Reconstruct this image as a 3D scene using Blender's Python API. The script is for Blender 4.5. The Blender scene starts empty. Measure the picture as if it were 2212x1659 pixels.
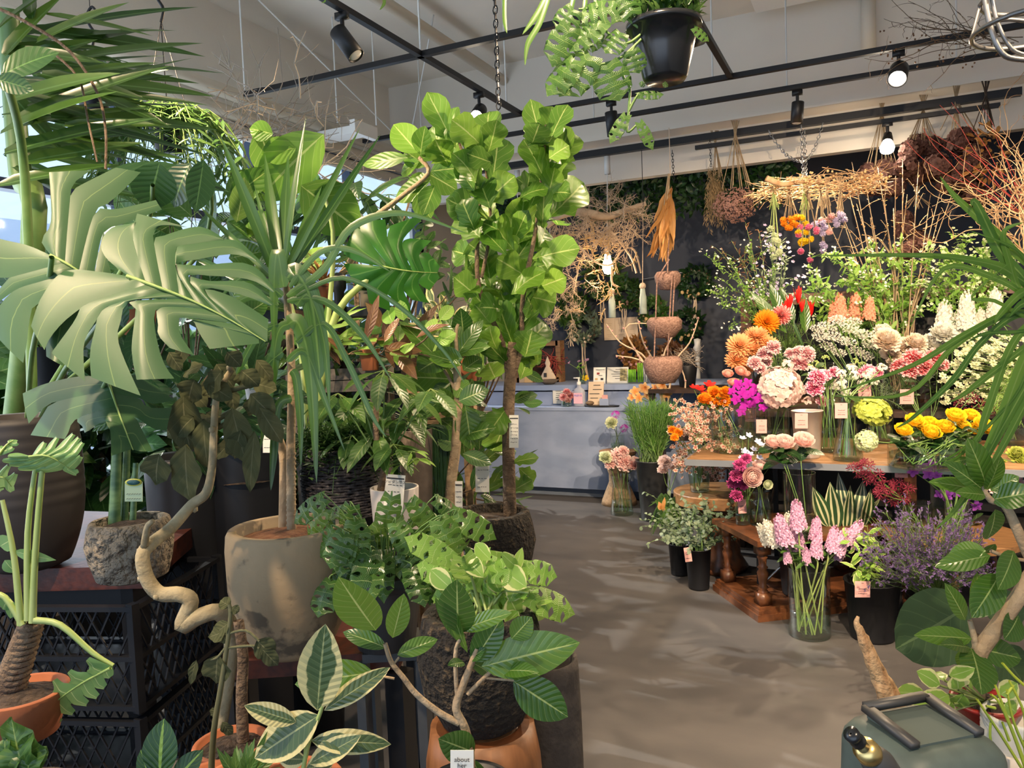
import bpy, math, random
import numpy as np
from math import sin, cos, pi, radians

# ---------------------------------------------------------------- camera, world, sun, lights
SC = bpy.context.scene
F = 1660.0; CX, CY = 1106.0, 829.5; EYE = np.array([0.0, 0.0, 1.5])
def nz(v):
    v = np.asarray(v, float); l = np.linalg.norm(v)
    return v / l if l > 1e-9 else np.array([0, 0, 1.0])
_B = nz([784, -129.5, F]); _A = np.array([3506, -40, -F]); _A = nz(_A - _A.dot(_B) * _B); _U = np.cross(_A, _B)
RIGHT = np.array([_A[0], _B[0], _U[0]]); DOWN = np.array([_A[1], _B[1], _U[1]]); FWD = np.array([_A[2], _B[2], _U[2]])
def ray(px, py): return FWD + RIGHT * ((px - CX) / F) + DOWN * ((py - CY) / F)
def at(px, py, d): return EYE + ray(px, py) * d
def on(px, py, z=0.0):
    r = ray(px, py); return EYE + r * ((z - 1.5) / r[2])
def ony(px, py, y):
    r = ray(px, py); return EYE + r * (y / r[1])
def onx(px, py, x):
    r = ray(px, py); return EYE + r * (x / r[0])
def dep(p): return float(np.dot(np.asarray(p) - EYE, FWD))
def S(px, d): return px * d / F
cam = bpy.data.objects.new('camera', bpy.data.cameras.new('camera'))
SC.collection.objects.link(cam); SC.camera = cam
from mathutils import Matrix, Vector
cam.matrix_world = Matrix([[RIGHT[i], -DOWN[i], -FWD[i], EYE[i]] for i in range(3)] + [[0, 0, 0, 1]])
cam.data.sensor_width = 36; cam.data.lens = 36 * F / 2212; cam.data.clip_start = 0.05; cam.data.clip_end = 200
SC.view_settings.view_transform = 'Standard'; SC.view_settings.look = 'None'
SC.view_settings.gamma = 1.0; SC.view_settings.use_curve_mapping = False
SC.view_settings.exposure = 0.35
SC.cycles.max_bounces = 7; SC.cycles.diffuse_bounces = 3; SC.cycles.glossy_bounces = 2
SC.cycles.transmission_bounces = 3; SC.cycles.transparent_max_bounces = 14
SC.cycles.caustics_reflective = False; SC.cycles.caustics_refractive = False
SC.cycles.sample_clamp_indirect = 4.0
W = bpy.data.worlds.new('daylight'); SC.world = W; W.use_nodes = True
bg = W.node_tree.nodes['Background']; bg.inputs[0].default_value = (0.56, 0.74, 1.0, 1); bg.inputs[1].default_value = 1.35
def light(name, kind, loc, energy, col, aim=None, **k):
    l = bpy.data.lights.new(name, kind); l.energy = energy; l.color = col
    for a, b in k.items(): setattr(l, a, b)
    o = bpy.data.objects.new(name, l); o.location = loc; SC.collection.objects.link(o)
    if aim is not None:
        o.rotation_euler = Vector(np.asarray(aim, float)).to_track_quat('-Z', 'Y').to_euler()
    return o
WARM = (1.0, 0.74, 0.48)
light('sun', 'SUN', (-8, 1, 6), 4.0, (1.0, 0.93, 0.8), aim=(0.80, -0.10, -0.60), angle=0.012)
# added fill lamps: inside the windows tilted up for the ceiling, and behind camera
light('window_daylight', 'AREA', (-4.05, 2.6, 1.9), 100, (0.78, 0.87, 1.0), aim=(1, 0.25, 0.85), shape='RECTANGLE', size=5.5, size_y=2.4)
light('shopfront_daylight', 'AREA', (-0.8, -3.2, 1.9), 22, (0.80, 0.88, 1.0), aim=(0.0, 1, -0.05), shape='RECTANGLE', size=5.0, size_y=2.4)

# ---------------------------------------------------------------- materials
def mat(name, base=(0.5, 0.5, 0.5), rough=0.5, metal=0.0, spec=0.5, noise=None, bump=None, trans=0.0, emis=None):
    m = bpy.data.materials.new(name); m.use_nodes = True; nt = m.node_tree; N = nt.nodes; L = nt.links
    p = N['Principled BSDF']; p.inputs['Base Color'].default_value = (*base, 1)
    p.inputs['Roughness'].default_value = rough; p.inputs['Metallic'].default_value = metal
    p.inputs['Specular IOR Level'].default_value = spec
    tc = None
    if noise or bump:
        tc = N.new('ShaderNodeTexCoord')
    if noise:      # (scale, colour2, lo, hi, detail, stretch)
        sc, c2, lo, hi = noise[:4]; stretch = noise[4] if len(noise) > 4 else (1, 1, 1)
        mp = N.new('ShaderNodeMapping'); mp.inputs['Scale'].default_value = stretch
        L.new(tc.outputs['Object'], mp.inputs[0])
        nn = N.new('ShaderNodeTexNoise'); nn.inputs['Scale'].default_value = sc; nn.inputs['Detail'].default_value = 5
        L.new(mp.outputs[0], nn.inputs['Vector'])
        cr = N.new('ShaderNodeValToRGB'); cr.color_ramp.elements[0].position = lo; cr.color_ramp.elements[1].position = hi
        cr.color_ramp.elements[0].color = (*base, 1); cr.color_ramp.elements[1].color = (*c2, 1)
        L.new(nn.outputs['Fac'], cr.inputs[0]); L.new(cr.outputs[0], p.inputs['Base Color'])
    if bump:       # (scale, strength, distance)
        nb = N.new('ShaderNodeTexNoise'); nb.inputs['Scale'].default_value = bump[0]; nb.inputs['Detail'].default_value = 4
        L.new(tc.outputs['Object'], nb.inputs['Vector'])
        bp = N.new('ShaderNodeBump'); bp.inputs['Strength'].default_value = bump[1]; bp.inputs['Distance'].default_value = bump[2]
        L.new(nb.outputs['Fac'], bp.inputs['Height']); L.new(bp.outputs[0], p.inputs['Normal'])
    if trans:
        mix_translucent(nt, p, trans)
    if emis:
        p.inputs['Emission Color'].default_value = (*emis[0], 1); p.inputs['Emission Strength'].default_value = emis[1]
    return m
def mix_translucent(nt, p, fac, src=None):
    N = nt.nodes; L = nt.links; out = N['Material Output']
    tr = N.new('ShaderNodeBsdfTranslucent'); mx = N.new('ShaderNodeMixShader'); mx.inputs[0].default_value = fac
    s = p.inputs['Base Color']
    if s.is_linked:
        gm = N.new('ShaderNodeGamma'); gm.inputs[1].default_value = 0.68
        L.new(s.links[0].from_socket, gm.inputs[0]); L.new(gm.outputs[0], tr.inputs[0])
    else: tr.inputs[0].default_value = s.default_value
    L.new(p.outputs[0], mx.inputs[1]); L.new(tr.outputs[0], mx.inputs[2]); L.new(mx.outputs[0], out.inputs[0])
def mathn(nt, op, a, b=None, c=None):
    n = nt.nodes.new('ShaderNodeMath'); n.operation = op
    for i, x in enumerate((a, b, c)):
        if x is None: continue
        if isinstance(x, (int, float)): n.inputs[i].default_value = x
        else: nt.links.new(x, n.inputs[i])
    return n.outputs[0]
def mixc(nt, f, a, b):
    n = nt.nodes.new('ShaderNodeMix'); n.data_type = 'RGBA'
    for i, x in ((0, f), (6, a), (7, b)):
        if isinstance(x, tuple): n.inputs[i].default_value = (*x, 1)
        elif isinstance(x, (int, float)): n.inputs[i].default_value = x
        else: nt.links.new(x, n.inputs[i])
    return n.outputs[2]
# every foliage / petal vertex carries "A": u across, v along, random, spare
def leafmat(name, c1, c2, vein=None, rough=0.38, tr=0.3, nv=9, slant=3.0, midw=0.022, varieg=None, spec=0.5, stripes=None, under=None):
    k_ = .85 if any(w in name for w in ('fiddle', 'lime', 'pothos', 'grass', 'eucal', 'dried', 'varieg', 'philo', 'striped', 'red')) else .60
    c1, c2 = tuple(x*k_ for x in c1), tuple(x*k_ for x in c2); vein = tuple(x*(k_+.1) for x in vein) if vein else None
    m = bpy.data.materials.new(name); m.use_nodes = True; nt = m.node_tree; N = nt.nodes; L = nt.links
    p = N['Principled BSDF']; p.inputs['Roughness'].default_value = rough; p.inputs['Specular IOR Level'].default_value = spec
    a = N.new('ShaderNodeAttribute'); a.attribute_name = 'A'; sp = N.new('ShaderNodeSeparateColor'); L.new(a.outputs['Color'], sp.inputs[0])
    u, v, r = sp.outputs
    col = mixc(nt, r, c1, c2)
    au = mathn(nt, 'ABSOLUTE', mathn(nt, 'SUBTRACT', u, 0.5))
    if varieg:       # (cream, edge threshold, patch colour)
        tc = N.new('ShaderNodeTexCoord'); nn = N.new('ShaderNodeTexNoise'); nn.inputs['Scale'].default_value = varieg[2]; nn.inputs['Detail'].default_value = 6
        L.new(tc.outputs['Object'], nn.inputs['Vector'])
        e = mathn(nt, 'ADD', au, mathn(nt, 'MULTIPLY', mathn(nt, 'SUBTRACT', nn.outputs['Fac'], 0.5), 0.9))
        k = mathn(nt, 'MULTIPLY', mathn(nt, 'SUBTRACT', e, varieg[1]), 30); k = mathn(nt, 'MAXIMUM', mathn(nt, 'MINIMUM', k, 1.0), 0.0)
        col = mixc(nt, k, col, varieg[0])
    if stripes:      # (n, colour) lengthwise bands
        w = mathn(nt, 'SINE', mathn(nt, 'MULTIPLY', u, stripes[0] * 6.283)); w = mathn(nt, 'GREATER_THAN', w, stripes[2])
        col = mixc(nt, w, col, stripes[1])
    if vein:
        mid = mathn(nt, 'LESS_THAN', au, midw)
        col = mixc(nt, mid, col, vein)
        if nv:
            q = mathn(nt, 'FRACT', mathn(nt, 'SUBTRACT', mathn(nt, 'MULTIPLY', v, nv), mathn(nt, 'MULTIPLY', au, slant)))
            sv = mathn(nt, 'LESS_THAN', mathn(nt, 'ABSOLUTE', mathn(nt, 'SUBTRACT', q, 0.5)), 0.035)
            col = mixc(nt, mathn(nt, 'MULTIPLY', sv, 0.33), col, vein)
            bp = N.new('ShaderNodeBump'); bp.inputs['Strength'].default_value = 0.35; bp.inputs['Distance'].default_value = 0.004
            L.new(mathn(nt, 'ABSOLUTE', mathn(nt, 'SUBTRACT', q, 0.5)), bp.inputs['Height']); L.new(bp.outputs[0], p.inputs['Normal'])
    L.new(col, p.inputs['Base Color'])
    if tr: mix_translucent(nt, p, tr)
    return m
def petalmat(name, base, tip, edge=None, rough=0.6, tr=0.3):
    m = bpy.data.materials.new(name); m.use_nodes = True; nt = m.node_tree; N = nt.nodes; L = nt.links
    p = N['Principled BSDF']; p.inputs['Roughness'].default_value = rough; p.inputs['Specular IOR Level'].default_value = 0.25
    a = N.new('ShaderNodeAttribute'); a.attribute_name = 'A'; sp = N.new('ShaderNodeSeparateColor'); L.new(a.outputs['Color'], sp.inputs[0])
    u, v, r = sp.outputs
    col = mixc(nt, v, base, tip)
    if edge:
        col = mixc(nt, mathn(nt, 'MULTIPLY', mathn(nt, 'GREATER_THAN', v, edge[1]), 1.0), col, edge[0])
    col = mixc(nt, mathn(nt, 'MULTIPLY', r, 0.22), col, tuple(x * 0.6 for x in base))
    L.new(col, p.inputs['Base Color']); mix_translucent(nt, p, tr)
    return m
def woodmat(name, c1, c2, sc=6, stretch=(1, 12, 12), rough=0.45):
    return mat(name, c1, rough, noise=(sc, c2, 0.35, 0.68, stretch), bump=(60, 0.15, 0.004))
def thinglass(name, tint=(0.93, 0.97, 0.95), gloss=0.12, body=None):
    m = bpy.data.materials.new(name); m.use_nodes = True; nt = m.node_tree; N = nt.nodes; L = nt.links
    N.remove(N['Principled BSDF']); out = N['Material Output']
    t = N.new('ShaderNodeBsdfTransparent'); t.inputs[0].default_value = (*tint, 1)
    g = N.new('ShaderNodeBsdfGlossy'); g.inputs['Roughness'].default_value = 0.04
    lw = N.new('ShaderNodeLayerWeight'); lw.inputs[0].default_value = 0.25
    f = mathn(nt, 'ADD', mathn(nt, 'MULTIPLY', lw.outputs['Facing'], 0.55), gloss * 0.4)
    mx = N.new('ShaderNodeMixShader'); L.new(f, mx.inputs[0]); L.new(t.outputs[0], mx.inputs[1]); L.new(g.outputs[0], mx.inputs[2])
    L.new(mx.outputs[0], out.inputs[0]); return m
def emitmat(name, col, s): return mat(name, col, 0.4, emis=(col, s))

G = {}
G['leaf_mid'] = leafmat('green_leaf', (0.045, 0.14, 0.022), (0.10, 0.25, 0.035), (0.28, 0.42, 0.10))
G['leaf_dark'] = leafmat('dark_green_leaf', (0.012, 0.055, 0.014), (0.03, 0.10, 0.022), (0.10, 0.22, 0.06), rough=0.3)
G['leaf_fiddle'] = leafmat('fiddle_leaf', (0.04, 0.14, 0.012), (0.13, 0.30, 0.02), (0.34, 0.46, 0.12), rough=0.36, tr=0.5, nv=6, slant=4)
G['leaf_lime'] = leafmat('lime_leaf', (0.18, 0.42, 0.05), (0.30, 0.52, 0.08), (0.45, 0.6, 0.2), tr=0.4)
G['leaf_monstera'] = leafmat('monstera_leaf', (0.05, 0.14, 0.045), (0.065, 0.17, 0.055), (0.16, 0.26, 0.08), rough=0.42, nv=0, midw=0.014, tr=0.10, spec=0.45)
G['leaf_backlit'] = leafmat('backlit_monstera_leaf', (0.03, 0.20, 0.015), (0.05, 0.26, 0.02), (0.12, 0.34, 0.05), rough=0.36, nv=0, midw=0.03, tr=0.55)
G['leaf_altissima'] = leafmat('rubber_leaf', (0.035, 0.13, 0.018), (0.13, 0.30, 0.03), (0.38, 0.52, 0.16), rough=0.24, nv=10, slant=4, tr=0.28, spec=0.6)
G['leaf_varieg'] = leafmat('variegated_leaf', (0.06, 0.11, 0.04), (0.09, 0.15, 0.06), (0.32, 0.36, 0.15), rough=0.3, nv=12, tr=0.2, varieg=((0.62, 0.56, 0.26), 0.27, 14))
G['leaf_pothos'] = leafmat('pothos_leaf', (0.20, 0.40, 0.06), (0.30, 0.50, 0.08), (0.4, 0.55, 0.2), rough=0.32, nv=0, tr=0.35, varieg=((0.60, 0.62, 0.28), 0.40, 22))
G['leaf_strap'] = leafmat('strap_leaf', (0.03, 0.12, 0.015), (0.14, 0.30, 0.03), (0.16, 0.30, 0.06), rough=0.3, nv=0, midw=0.06, tr=0.3, stripes=(11, (0.05, 0.15, 0.02), 0.55))
G['leaf_strap_dark'] = leafmat('dark_strap_leaf', (0.025, 0.085, 0.014), (0.09, 0.20, 0.025), (0.12, 0.25, 0.06), rough=0.28, nv=0, midw=0.05, tr=0.25)
G['leaf_felt'] = leafmat('felt_leaf', (0.085, 0.10, 0.05), (0.14, 0.15, 0.07), (0.2, 0.2, 0.11), rough=0.95, nv=5, tr=0.1, spec=0.1)
G['leaf_dragon'] = leafmat('dragon_tree_leaf', (0.02, 0.085, 0.012), (0.08, 0.20, 0.02), (0.10, 0.22, 0.04), rough=0.28, nv=0, midw=0.05, tr=0.25, spec=.6, stripes=(9, (0.03, 0.10, 0.015), 0.6))
G['leaf_stripe'] = leafmat('striped_leaf', (0.02, 0.06, 0.02), (0.03, 0.09, 0.03), None, nv=0, stripes=(3, (0.55, 0.56, 0.33), 0.35), tr=0.2)
G['leaf_calathea'] = leafmat('calathea_leaf', (0.012, 0.06, 0.012), (0.02, 0.09, 0.018), (0.22, 0.42, 0.06), nv=7, slant=5, midw=0.05)
G['leaf_euca'] = leafmat('eucalyptus_leaf', (0.12, 0.18, 0.10), (0.26, 0.33, 0.22), None, nv=0, rough=0.6, tr=0.25)
G['leaf_philo'] = leafmat('philodendron_leaf', (0.10, 0.24, 0.07), (0.16, 0.33, 0.10), (0.38, 0.5, 0.2), rough=0.34, nv=0, tr=0.3)
G['leaf_ficusbig'] = leafmat('umbrella_fig_leaf', (0.05, 0.12, 0.045), (0.08, 0.17, 0.06), (0.15, 0.26, 0.10), rough=0.5, nv=6, slant=4, tr=0.25)
G['leaf_red'] = leafmat('red_brown_leaf', (0.10, 0.035, 0.02), (0.22, 0.10, 0.04), (0.3, 0.16, 0.05), tr=0.3)
G['leaf_dry'] = leafmat('dried_leaf', (0.42, 0.17, 0.035), (0.55, 0.28, 0.08), (0.3, 0.12, 0.04), nv=8, tr=0.25, rough=0.6)
G['needle'] = leafmat('needle_grass', (0.07, 0.20, 0.03), (0.16, 0.36, 0.05), None, nv=0, tr=0.25, rough=0.5)
G['fern'] = leafmat('fern_leaf', (0.03, 0.10, 0.02), (0.08, 0.19, 0.035), None, nv=0, tr=0.3)
G['stem'] = mat('green_stem', (0.10, 0.20, 0.045), 0.45, noise=(20, (0.16, 0.26, 0.07), 0.3, 0.7))
G['stem_lime'] = mat('pale_green_stem', (0.27, 0.37, 0.09), 0.4, noise=(12, (0.36, 0.44, 0.16), 0.3, 0.7))
G['midrib'] = mat('leaf_midrib', (0.33, 0.46, 0.13), 0.45, trans=0.2)
G['bark_pale'] = mat('pale_bark', (0.30, 0.21, 0.12), 0.85, noise=(22, (0.42, 0.32, 0.20), 0.35, 0.7), bump=(90, 0.5, 0.01))
G['bark_brown'] = mat('brown_bark', (0.10, 0.065, 0.04), 0.9, noise=(18, (0.22, 0.15, 0.09), 0.35, 0.7), bump=(70, 0.8, 0.015))
G['bark_dark'] = mat('dark_bark', (0.035, 0.025, 0.02), 0.9, noise=(25, (0.09, 0.06, 0.04), 0.4, 0.7), bump=(70, 0.8, 0.015))
G['bark_felt'] = mat('felt_plant_bark', (0.26, 0.21, 0.12), 0.9, noise=(20, (0.40, 0.34, 0.21), 0.35, 0.7), bump=(60, 0.5, 0.01))
G['driftwood'] = mat('driftwood', (0.36, 0.19, 0.08), 0.75, noise=(8, (0.62, 0.40, 0.20), 0.4, 0.62, (6, 6, 1)), bump=(35, 0.9, 0.02))
G['soil'] = mat('potting_soil', (0.03, 0.02, 0.014), 0.95, noise=(60, (0.09, 0.06, 0.04), 0.4, 0.7), bump=(90, 1.0, 0.02))
G['black_plastic'] = mat('black_plastic', (0.009, 0.010, 0.013), 0.42, spec=0.3)
G['grey_plastic'] = mat('dark_grey_plastic', (0.05, 0.055, 0.06), 0.35, noise=(9, (0.075, 0.08, 0.085), 0.4, 0.7))
G['black_metal'] = mat('black_metal', (0.014, 0.014, 0.016), 0.42, metal=0.3)
G['steel'] = mat('brushed_steel', (0.5, 0.5, 0.5), 0.3, metal=1.0)
G['brass'] = mat('brass', (0.75, 0.55, 0.22), 0.3, metal=1.0)
G['white_plastic'] = mat('white_plastic', (0.8, 0.79, 0.76), 0.4)
G['paper'] = mat('white_paper', (0.78, 0.77, 0.70), 0.8)
G['pink_card'] = mat('pink_card', (0.62, 0.33, 0.31), 0.8)
G['cream_card'] = mat('cream_card', (0.66, 0.52, 0.38), 0.8)
G['kraft'] = mat('kraft_paper', (0.48, 0.36, 0.24), 0.85)
G['ink'] = mat('black_ink', (0.03, 0.03, 0.035), 0.7)
G['terracotta'] = mat('terracotta', (0.34, 0.105, 0.04), 0.85, noise=(7, (0.24, 0.08, 0.035), 0.4, 0.7), bump=(60, 0.2, 0.004))
G['red_pot'] = mat('red_glaze', (0.30, 0.02, 0.015), 0.35)
G['beige_pot'] = mat('mottled_clay', (0.36, 0.265, 0.155), 0.85, noise=(13, (0.13, 0.10, 0.065), 0.53, 0.60), bump=(40, 0.3, 0.006))
G['stone_pot'] = mat('coral_stone', (0.24, 0.20, 0.145), 0.95, noise=(45, (0.07, 0.055, 0.04), 0.50, 0.72), bump=(42, 1.0, 0.05))
G['bark_pot'] = mat('charred_rough_clay', (0.022, 0.018, 0.014), 0.95, noise=(55, (0.16, 0.11, 0.06), 0.56, 0.75), bump=(55, 1.0, 0.04))
G['brown_pot'] = mat('dark_brown_clay', (0.042, 0.035, 0.031), 0.9, noise=(30, (0.07, 0.058, 0.05), 0.4, 0.7), bump=(60, 0.5, 0.008))
G['stone_tall'] = mat('grey_brown_clay', (0.17, 0.13, 0.10), 0.9, noise=(9, (0.10, 0.08, 0.065), 0.4, 0.65), bump=(40, 0.3, 0.006))
G['white_pot'] = mat('white_ceramic', (0.62, 0.57, 0.53), 0.5, noise=(9, (0.54, 0.50, 0.46), 0.4, 0.7))
G['ribbed'] = mat('matt_black_clay', (0.022, 0.018, 0.016), 0.6)
G['stump'] = woodmat('stump_wood', (0.25, 0.105, 0.038), (0.15, 0.06, 0.022), 5, (10, 10, 0.8))
G['redwood'] = woodmat('red_brown_wood', (0.095, 0.022, 0.010), (0.045, 0.012, 0.007), 5, (12, 1, 12), 0.35)
G['darkwood'] = woodmat('dark_wood', (0.055, 0.026, 0.015), (0.03, 0.015, 0.01), 5, (2, 12, 12))
G['oak'] = woodmat('warm_oak', (0.30, 0.16, 0.07), (0.17, 0.085, 0.035), 4, (2, 14, 14))
G['walnut'] = woodmat('carved_walnut', (0.16, 0.058, 0.022), (0.07, 0.026, 0.012), 6, (3, 3, 3), 0.35)
G['greywood'] = woodmat('weathered_grey_wood', (0.16, 0.135, 0.115), (0.09, 0.078, 0.068), 4, (14, 1, 14), 0.8)
G['plank'] = woodmat('pale_plank', (0.46, 0.30, 0.17), (0.30, 0.185, 0.10), 4, (14, 1, 14), 0.7)
G['wicker'] = mat('dark_wicker', (0.03, 0.026, 0.03), 0.7, noise=(60, (0.09, 0.08, 0.085), 0.45, 0.7), bump=(90, 0.8, 0.01))
G['glass'] = thinglass('clear_glass')
G['greenglass'] = thinglass('green_tinted_glass', (0.80, 0.90, 0.84))
G['pane'] = thinglass('window_glass', (0.96, 0.98, 1.0), 0.05)
G['water'] = thinglass('water', (0.86, 0.93, 0.84), 0.15)
G['zinc'] = mat('galvanised_zinc', (0.62, 0.58, 0.55), 0.4, metal=0.6, noise=(7, (0.5, 0.47, 0.45), 0.4, 0.6))
# ---------------------------------------------------------------- mesh helpers
RR = random.Random(11)
def rnd(a=0.0, b=1.0): return a + (b - a) * RR.random()
def rvec():
    v = np.array([RR.gauss(0, 1) for _ in range(3)]); return nz(v)
UP = np.array([0, 0, 1.0])
def V(*a): return np.array(a, float)
def cross(a, b): return np.array([a[1]*b[2]-a[2]*b[1], a[2]*b[0]-a[0]*b[2], a[0]*b[1]-a[1]*b[0]])
def rot(v, k, a):
    v = np.asarray(v, float); k = nz(k); return v*cos(a) + cross(k, v)*sin(a) + k*np.dot(k, v)*(1-cos(a))
class M:
    """collects quads, strips and polygons of ONE mesh"""
    def __init__(s): s.v = []; s.a = []; s.f = []; s.n = 0
    def add(s, P, faces, attr=None):
        P = np.asarray(P, float).reshape(-1, 3); k = len(P)
        s.v.append(P); s.a.append(np.zeros((k, 4)) if attr is None else np.asarray(attr, float).reshape(-1, 4))
        s.f.append(np.asarray(faces, int) + s.n); s.n += k; return s
    def grid(s, P, attr=None, wrap=False):
        n, m = P.shape[:2]; i, j = np.meshgrid(np.arange(n-1), np.arange(m if wrap else m-1), indexing='ij')
        j2 = (j+1) % m
        f = np.stack([i*m+j, i*m+j2, (i+1)*m+j2, (i+1)*m+j], -1).reshape(-1, 4)
        return s.add(P, f, attr)
    def box(s, c, size, ax=None):
        c = np.asarray(c, float); h = np.asarray(size, float)/2
        ax = np.eye(3) if ax is None else ax
        P = [c + ax[0]*h[0]*x + ax[1]*h[1]*y + ax[2]*h[2]*z for z in (-1, 1) for x, y in ((-1, -1), (1, -1), (1, 1), (-1, 1))]
        return s.add(P, [(0, 3, 2, 1), (4, 5, 6, 7), (0, 1, 5, 4), (1, 2, 6, 5), (2, 3, 7, 6), (3, 0, 4, 7)])
    def slab(s, pts, th):      # quad outline (top), thickness downwards
        T = [np.asarray(p, float) for p in pts]; Bm = [p - V(0, 0, th) for p in T]
        return s.add(Bm + T, [(0, 3, 2, 1), (4, 5, 6, 7), (0, 1, 5, 4), (1, 2, 6, 5), (2, 3, 7, 6), (3, 0, 4, 7)])
    def bar(s, a, b, w, h=None, up=UP):
        a = np.asarray(a, float); b = np.asarray(b, float); d = nz(b-a); x = nz(cross(d, up if abs(np.dot(d, up)) < .98 else V(1, 0, 0))); y = cross(x, d)
        return s.box((a+b)/2, (np.linalg.norm(b-a), w, h or w), (d, x, y))
    def tube(s, pts, r, n=6, cap=False):
        pts = [np.asarray(p, float) for p in pts]; k = len(pts)
        if isinstance(r, (int, float)): r = [r]*k
        elif len(r) != k: r = list(np.interp(np.linspace(0, 1, k), np.linspace(0, 1, len(r)), r))
        t = [nz(pts[min(i+1, k-1)] - pts[max(i-1, 0)]) for i in range(k)]
        x = nz(cross(t[0], UP if abs(t[0][2]) < .9 else V(1, 0, 0))); rows = []
        th = np.arange(n)*2*pi/n
        for i in range(k):
            x = nz(x - t[i]*np.dot(x, t[i])); y = cross(t[i], x)
            rows.append(pts[i] + r[i]*(np.cos(th)[:, None]*x + np.sin(th)[:, None]*y))
        if cap:
            rows = [np.repeat(pts[0][None], n, 0)+ (rows[0]-pts[0])*.02] + rows + [np.repeat(pts[-1][None], n, 0)+(rows[-1]-pts[-1])*.02]
        P = np.array(rows); A = np.zeros(P.shape[:2]+(4,)); A[..., 0] = .5; A[..., 1] = np.linspace(0, 1, len(rows))[:, None]
        return s.grid(P, A, wrap=True)
    def lathe(s, prof, c, n=24, ax=None, wob=0, squash=None):
        c = np.asarray(c, float); th = np.arange(n)*2*pi/n; ax = np.eye(3) if ax is None else ax
        rows = []
        for r, z in prof:
            rr = r*(1 + (wob*(np.sin(3*th+z*31)+np.sin(7*th+z*57)*.6) if wob else 0))
            rows.append(c + (rr*np.cos(th))[:, None]*ax[0] + (rr*np.sin(th))[:, None]*ax[1] + z*ax[2])
        return s.grid(np.array(rows), None, wrap=True)
    def ball(s, c, r, n=8, sq=(1, 1, 1)):
        return s.lathe([(r*sq[0]*max(sin(a), .02), -r*sq[2]*cos(a)) for a in np.linspace(0, pi, max(4, n//2+1))], c, n)
    def poly(s, P):
        k = len(P); c = np.mean(P, 0); return s.add(list(P)+[c], [(i, (i+1) % k, k, k) for i in range(k)])
def smooth_pts(pts, k=4):
    p = [np.asarray(x, float) for x in pts]; out = []
    for i in range(len(p)-1):
        a, b, c, d = p[max(i-1, 0)], p[i], p[i+1], p[min(i+2, len(p)-1)]
        for j in range(k):
            t = j/k; out.append(.5*((2*b)+(c-a)*t+(2*a-5*b+4*c-d)*t*t+(3*b-a-3*c+d)*t**3))
    return out + [p[-1]]
MESHES = {}
def mesh_of(m, name, mt, smooth=True):
    me = bpy.data.meshes.new(name)
    if m.n:
        Vt = np.concatenate(m.v); A = np.concatenate(m.a); Fs = np.concatenate([f.reshape(-1, 4) for f in m.f])
        tri = Fs[:, 2] == Fs[:, 3]; cnt = np.where(tri, 3, 4)
        mask = np.ones_like(Fs, bool); mask[tri, 3] = False
        loops = Fs[mask]; st = np.concatenate([[0], np.cumsum(cnt)[:-1]])
        me.vertices.add(len(Vt)); me.loops.add(len(loops)); me.polygons.add(len(Fs))
        me.vertices.foreach_set('co', Vt.ravel()); me.loops.foreach_set('vertex_index', loops.astype('i'))
        me.polygons.foreach_set('loop_start', st.astype('i')); me.polygons.foreach_set('loop_total', cnt.astype('i'))
        me.polygons.foreach_set('use_smooth', np.full(len(Fs), bool(smooth)))
        me.update(calc_edges=True)
        at_ = me.attributes.new('A', 'FLOAT_COLOR', 'POINT'); at_.data.foreach_set('color', A.ravel())
    me.materials.append(mt if not isinstance(mt, str) else G[mt]); return me
class Thing:
    def __init__(s, name, label, cat, loc, group=None, kind=None, mesh=None):
        s.loc = np.asarray(loc, float)
        o = bpy.data.objects.new(name, mesh); o.location = s.loc; SC.collection.objects.link(o); s.o = o
        if label: o['label'] = label
        if cat: o['category'] = cat
        if group: o['group'] = group
        o['kind'] = kind or 'thing'
    def part(s, name, m, mt, smooth=True, parent=None, label=None):
        if isinstance(m, M):
            if m.n == 0: return None
            q = M(); q.v = [a - s.loc for a in m.v]; q.a = m.a; q.f = m.f; q.n = m.n
            me = mesh_of(q, name, mt, smooth)
        else: me = m
        o = bpy.data.objects.new(name, me); SC.collection.objects.link(o); o.parent = parent or s.o
        if label: o['label'] = label
        return o
def single(name, label, cat, m, mt, loc=None, group=None, kind=None, smooth=True):
    loc = np.concatenate(m.v).mean(0)*V(1, 1, 0) + V(0, 0, np.concatenate(m.v)[:, 2].min()) if loc is None else np.asarray(loc, float)
    q = M(); q.v = [a-loc for a in m.v]; q.a = m.a; q.f = m.f; q.n = m.n
    t = Thing(name, label, cat, loc, group, kind, mesh_of(q, name, mt, smooth)); return t
def struct(name, m, mt, smooth=False, parent=None):
    me = mesh_of(m, name, mt, smooth); o = bpy.data.objects.new(name, me); SC.collection.objects.link(o)
    if parent: o.parent = parent
    else: o['kind'] = 'structure'
    return o
def text(s_, body, loc, size, right, up, mt='ink', parent=None, name='lettering'):
    c = bpy.data.curves.new(name, 'FONT'); c.body = body; c.size = size; c.align_x = 'CENTER'; c.align_y = 'CENTER'; c.extrude = size*.01
    c.materials.append(G[mt]); o = bpy.data.objects.new(name, c); SC.collection.objects.link(o)
    r = nz(right); u = nz(np.asarray(up)-r*np.dot(up, r)); n = cross(r, u); base = s_.loc if s_ else V(0, 0, 0)
    p = np.asarray(loc, float) - base
    o.matrix_world = Matrix([[r[i], u[i], n[i], p[i]] for i in range(3)] + [[0, 0, 0, 1]])
    bpy.context.view_layer.update(); dg = bpy.context.evaluated_depsgraph_get(); me = bpy.data.meshes.new_from_object(o.evaluated_get(dg)); mw = o.matrix_world.copy()
    bpy.data.objects.remove(o); o = bpy.data.objects.new(name, me); SC.collection.objects.link(o); o.matrix_world = mw
    o.parent = s_.o; return o

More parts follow.
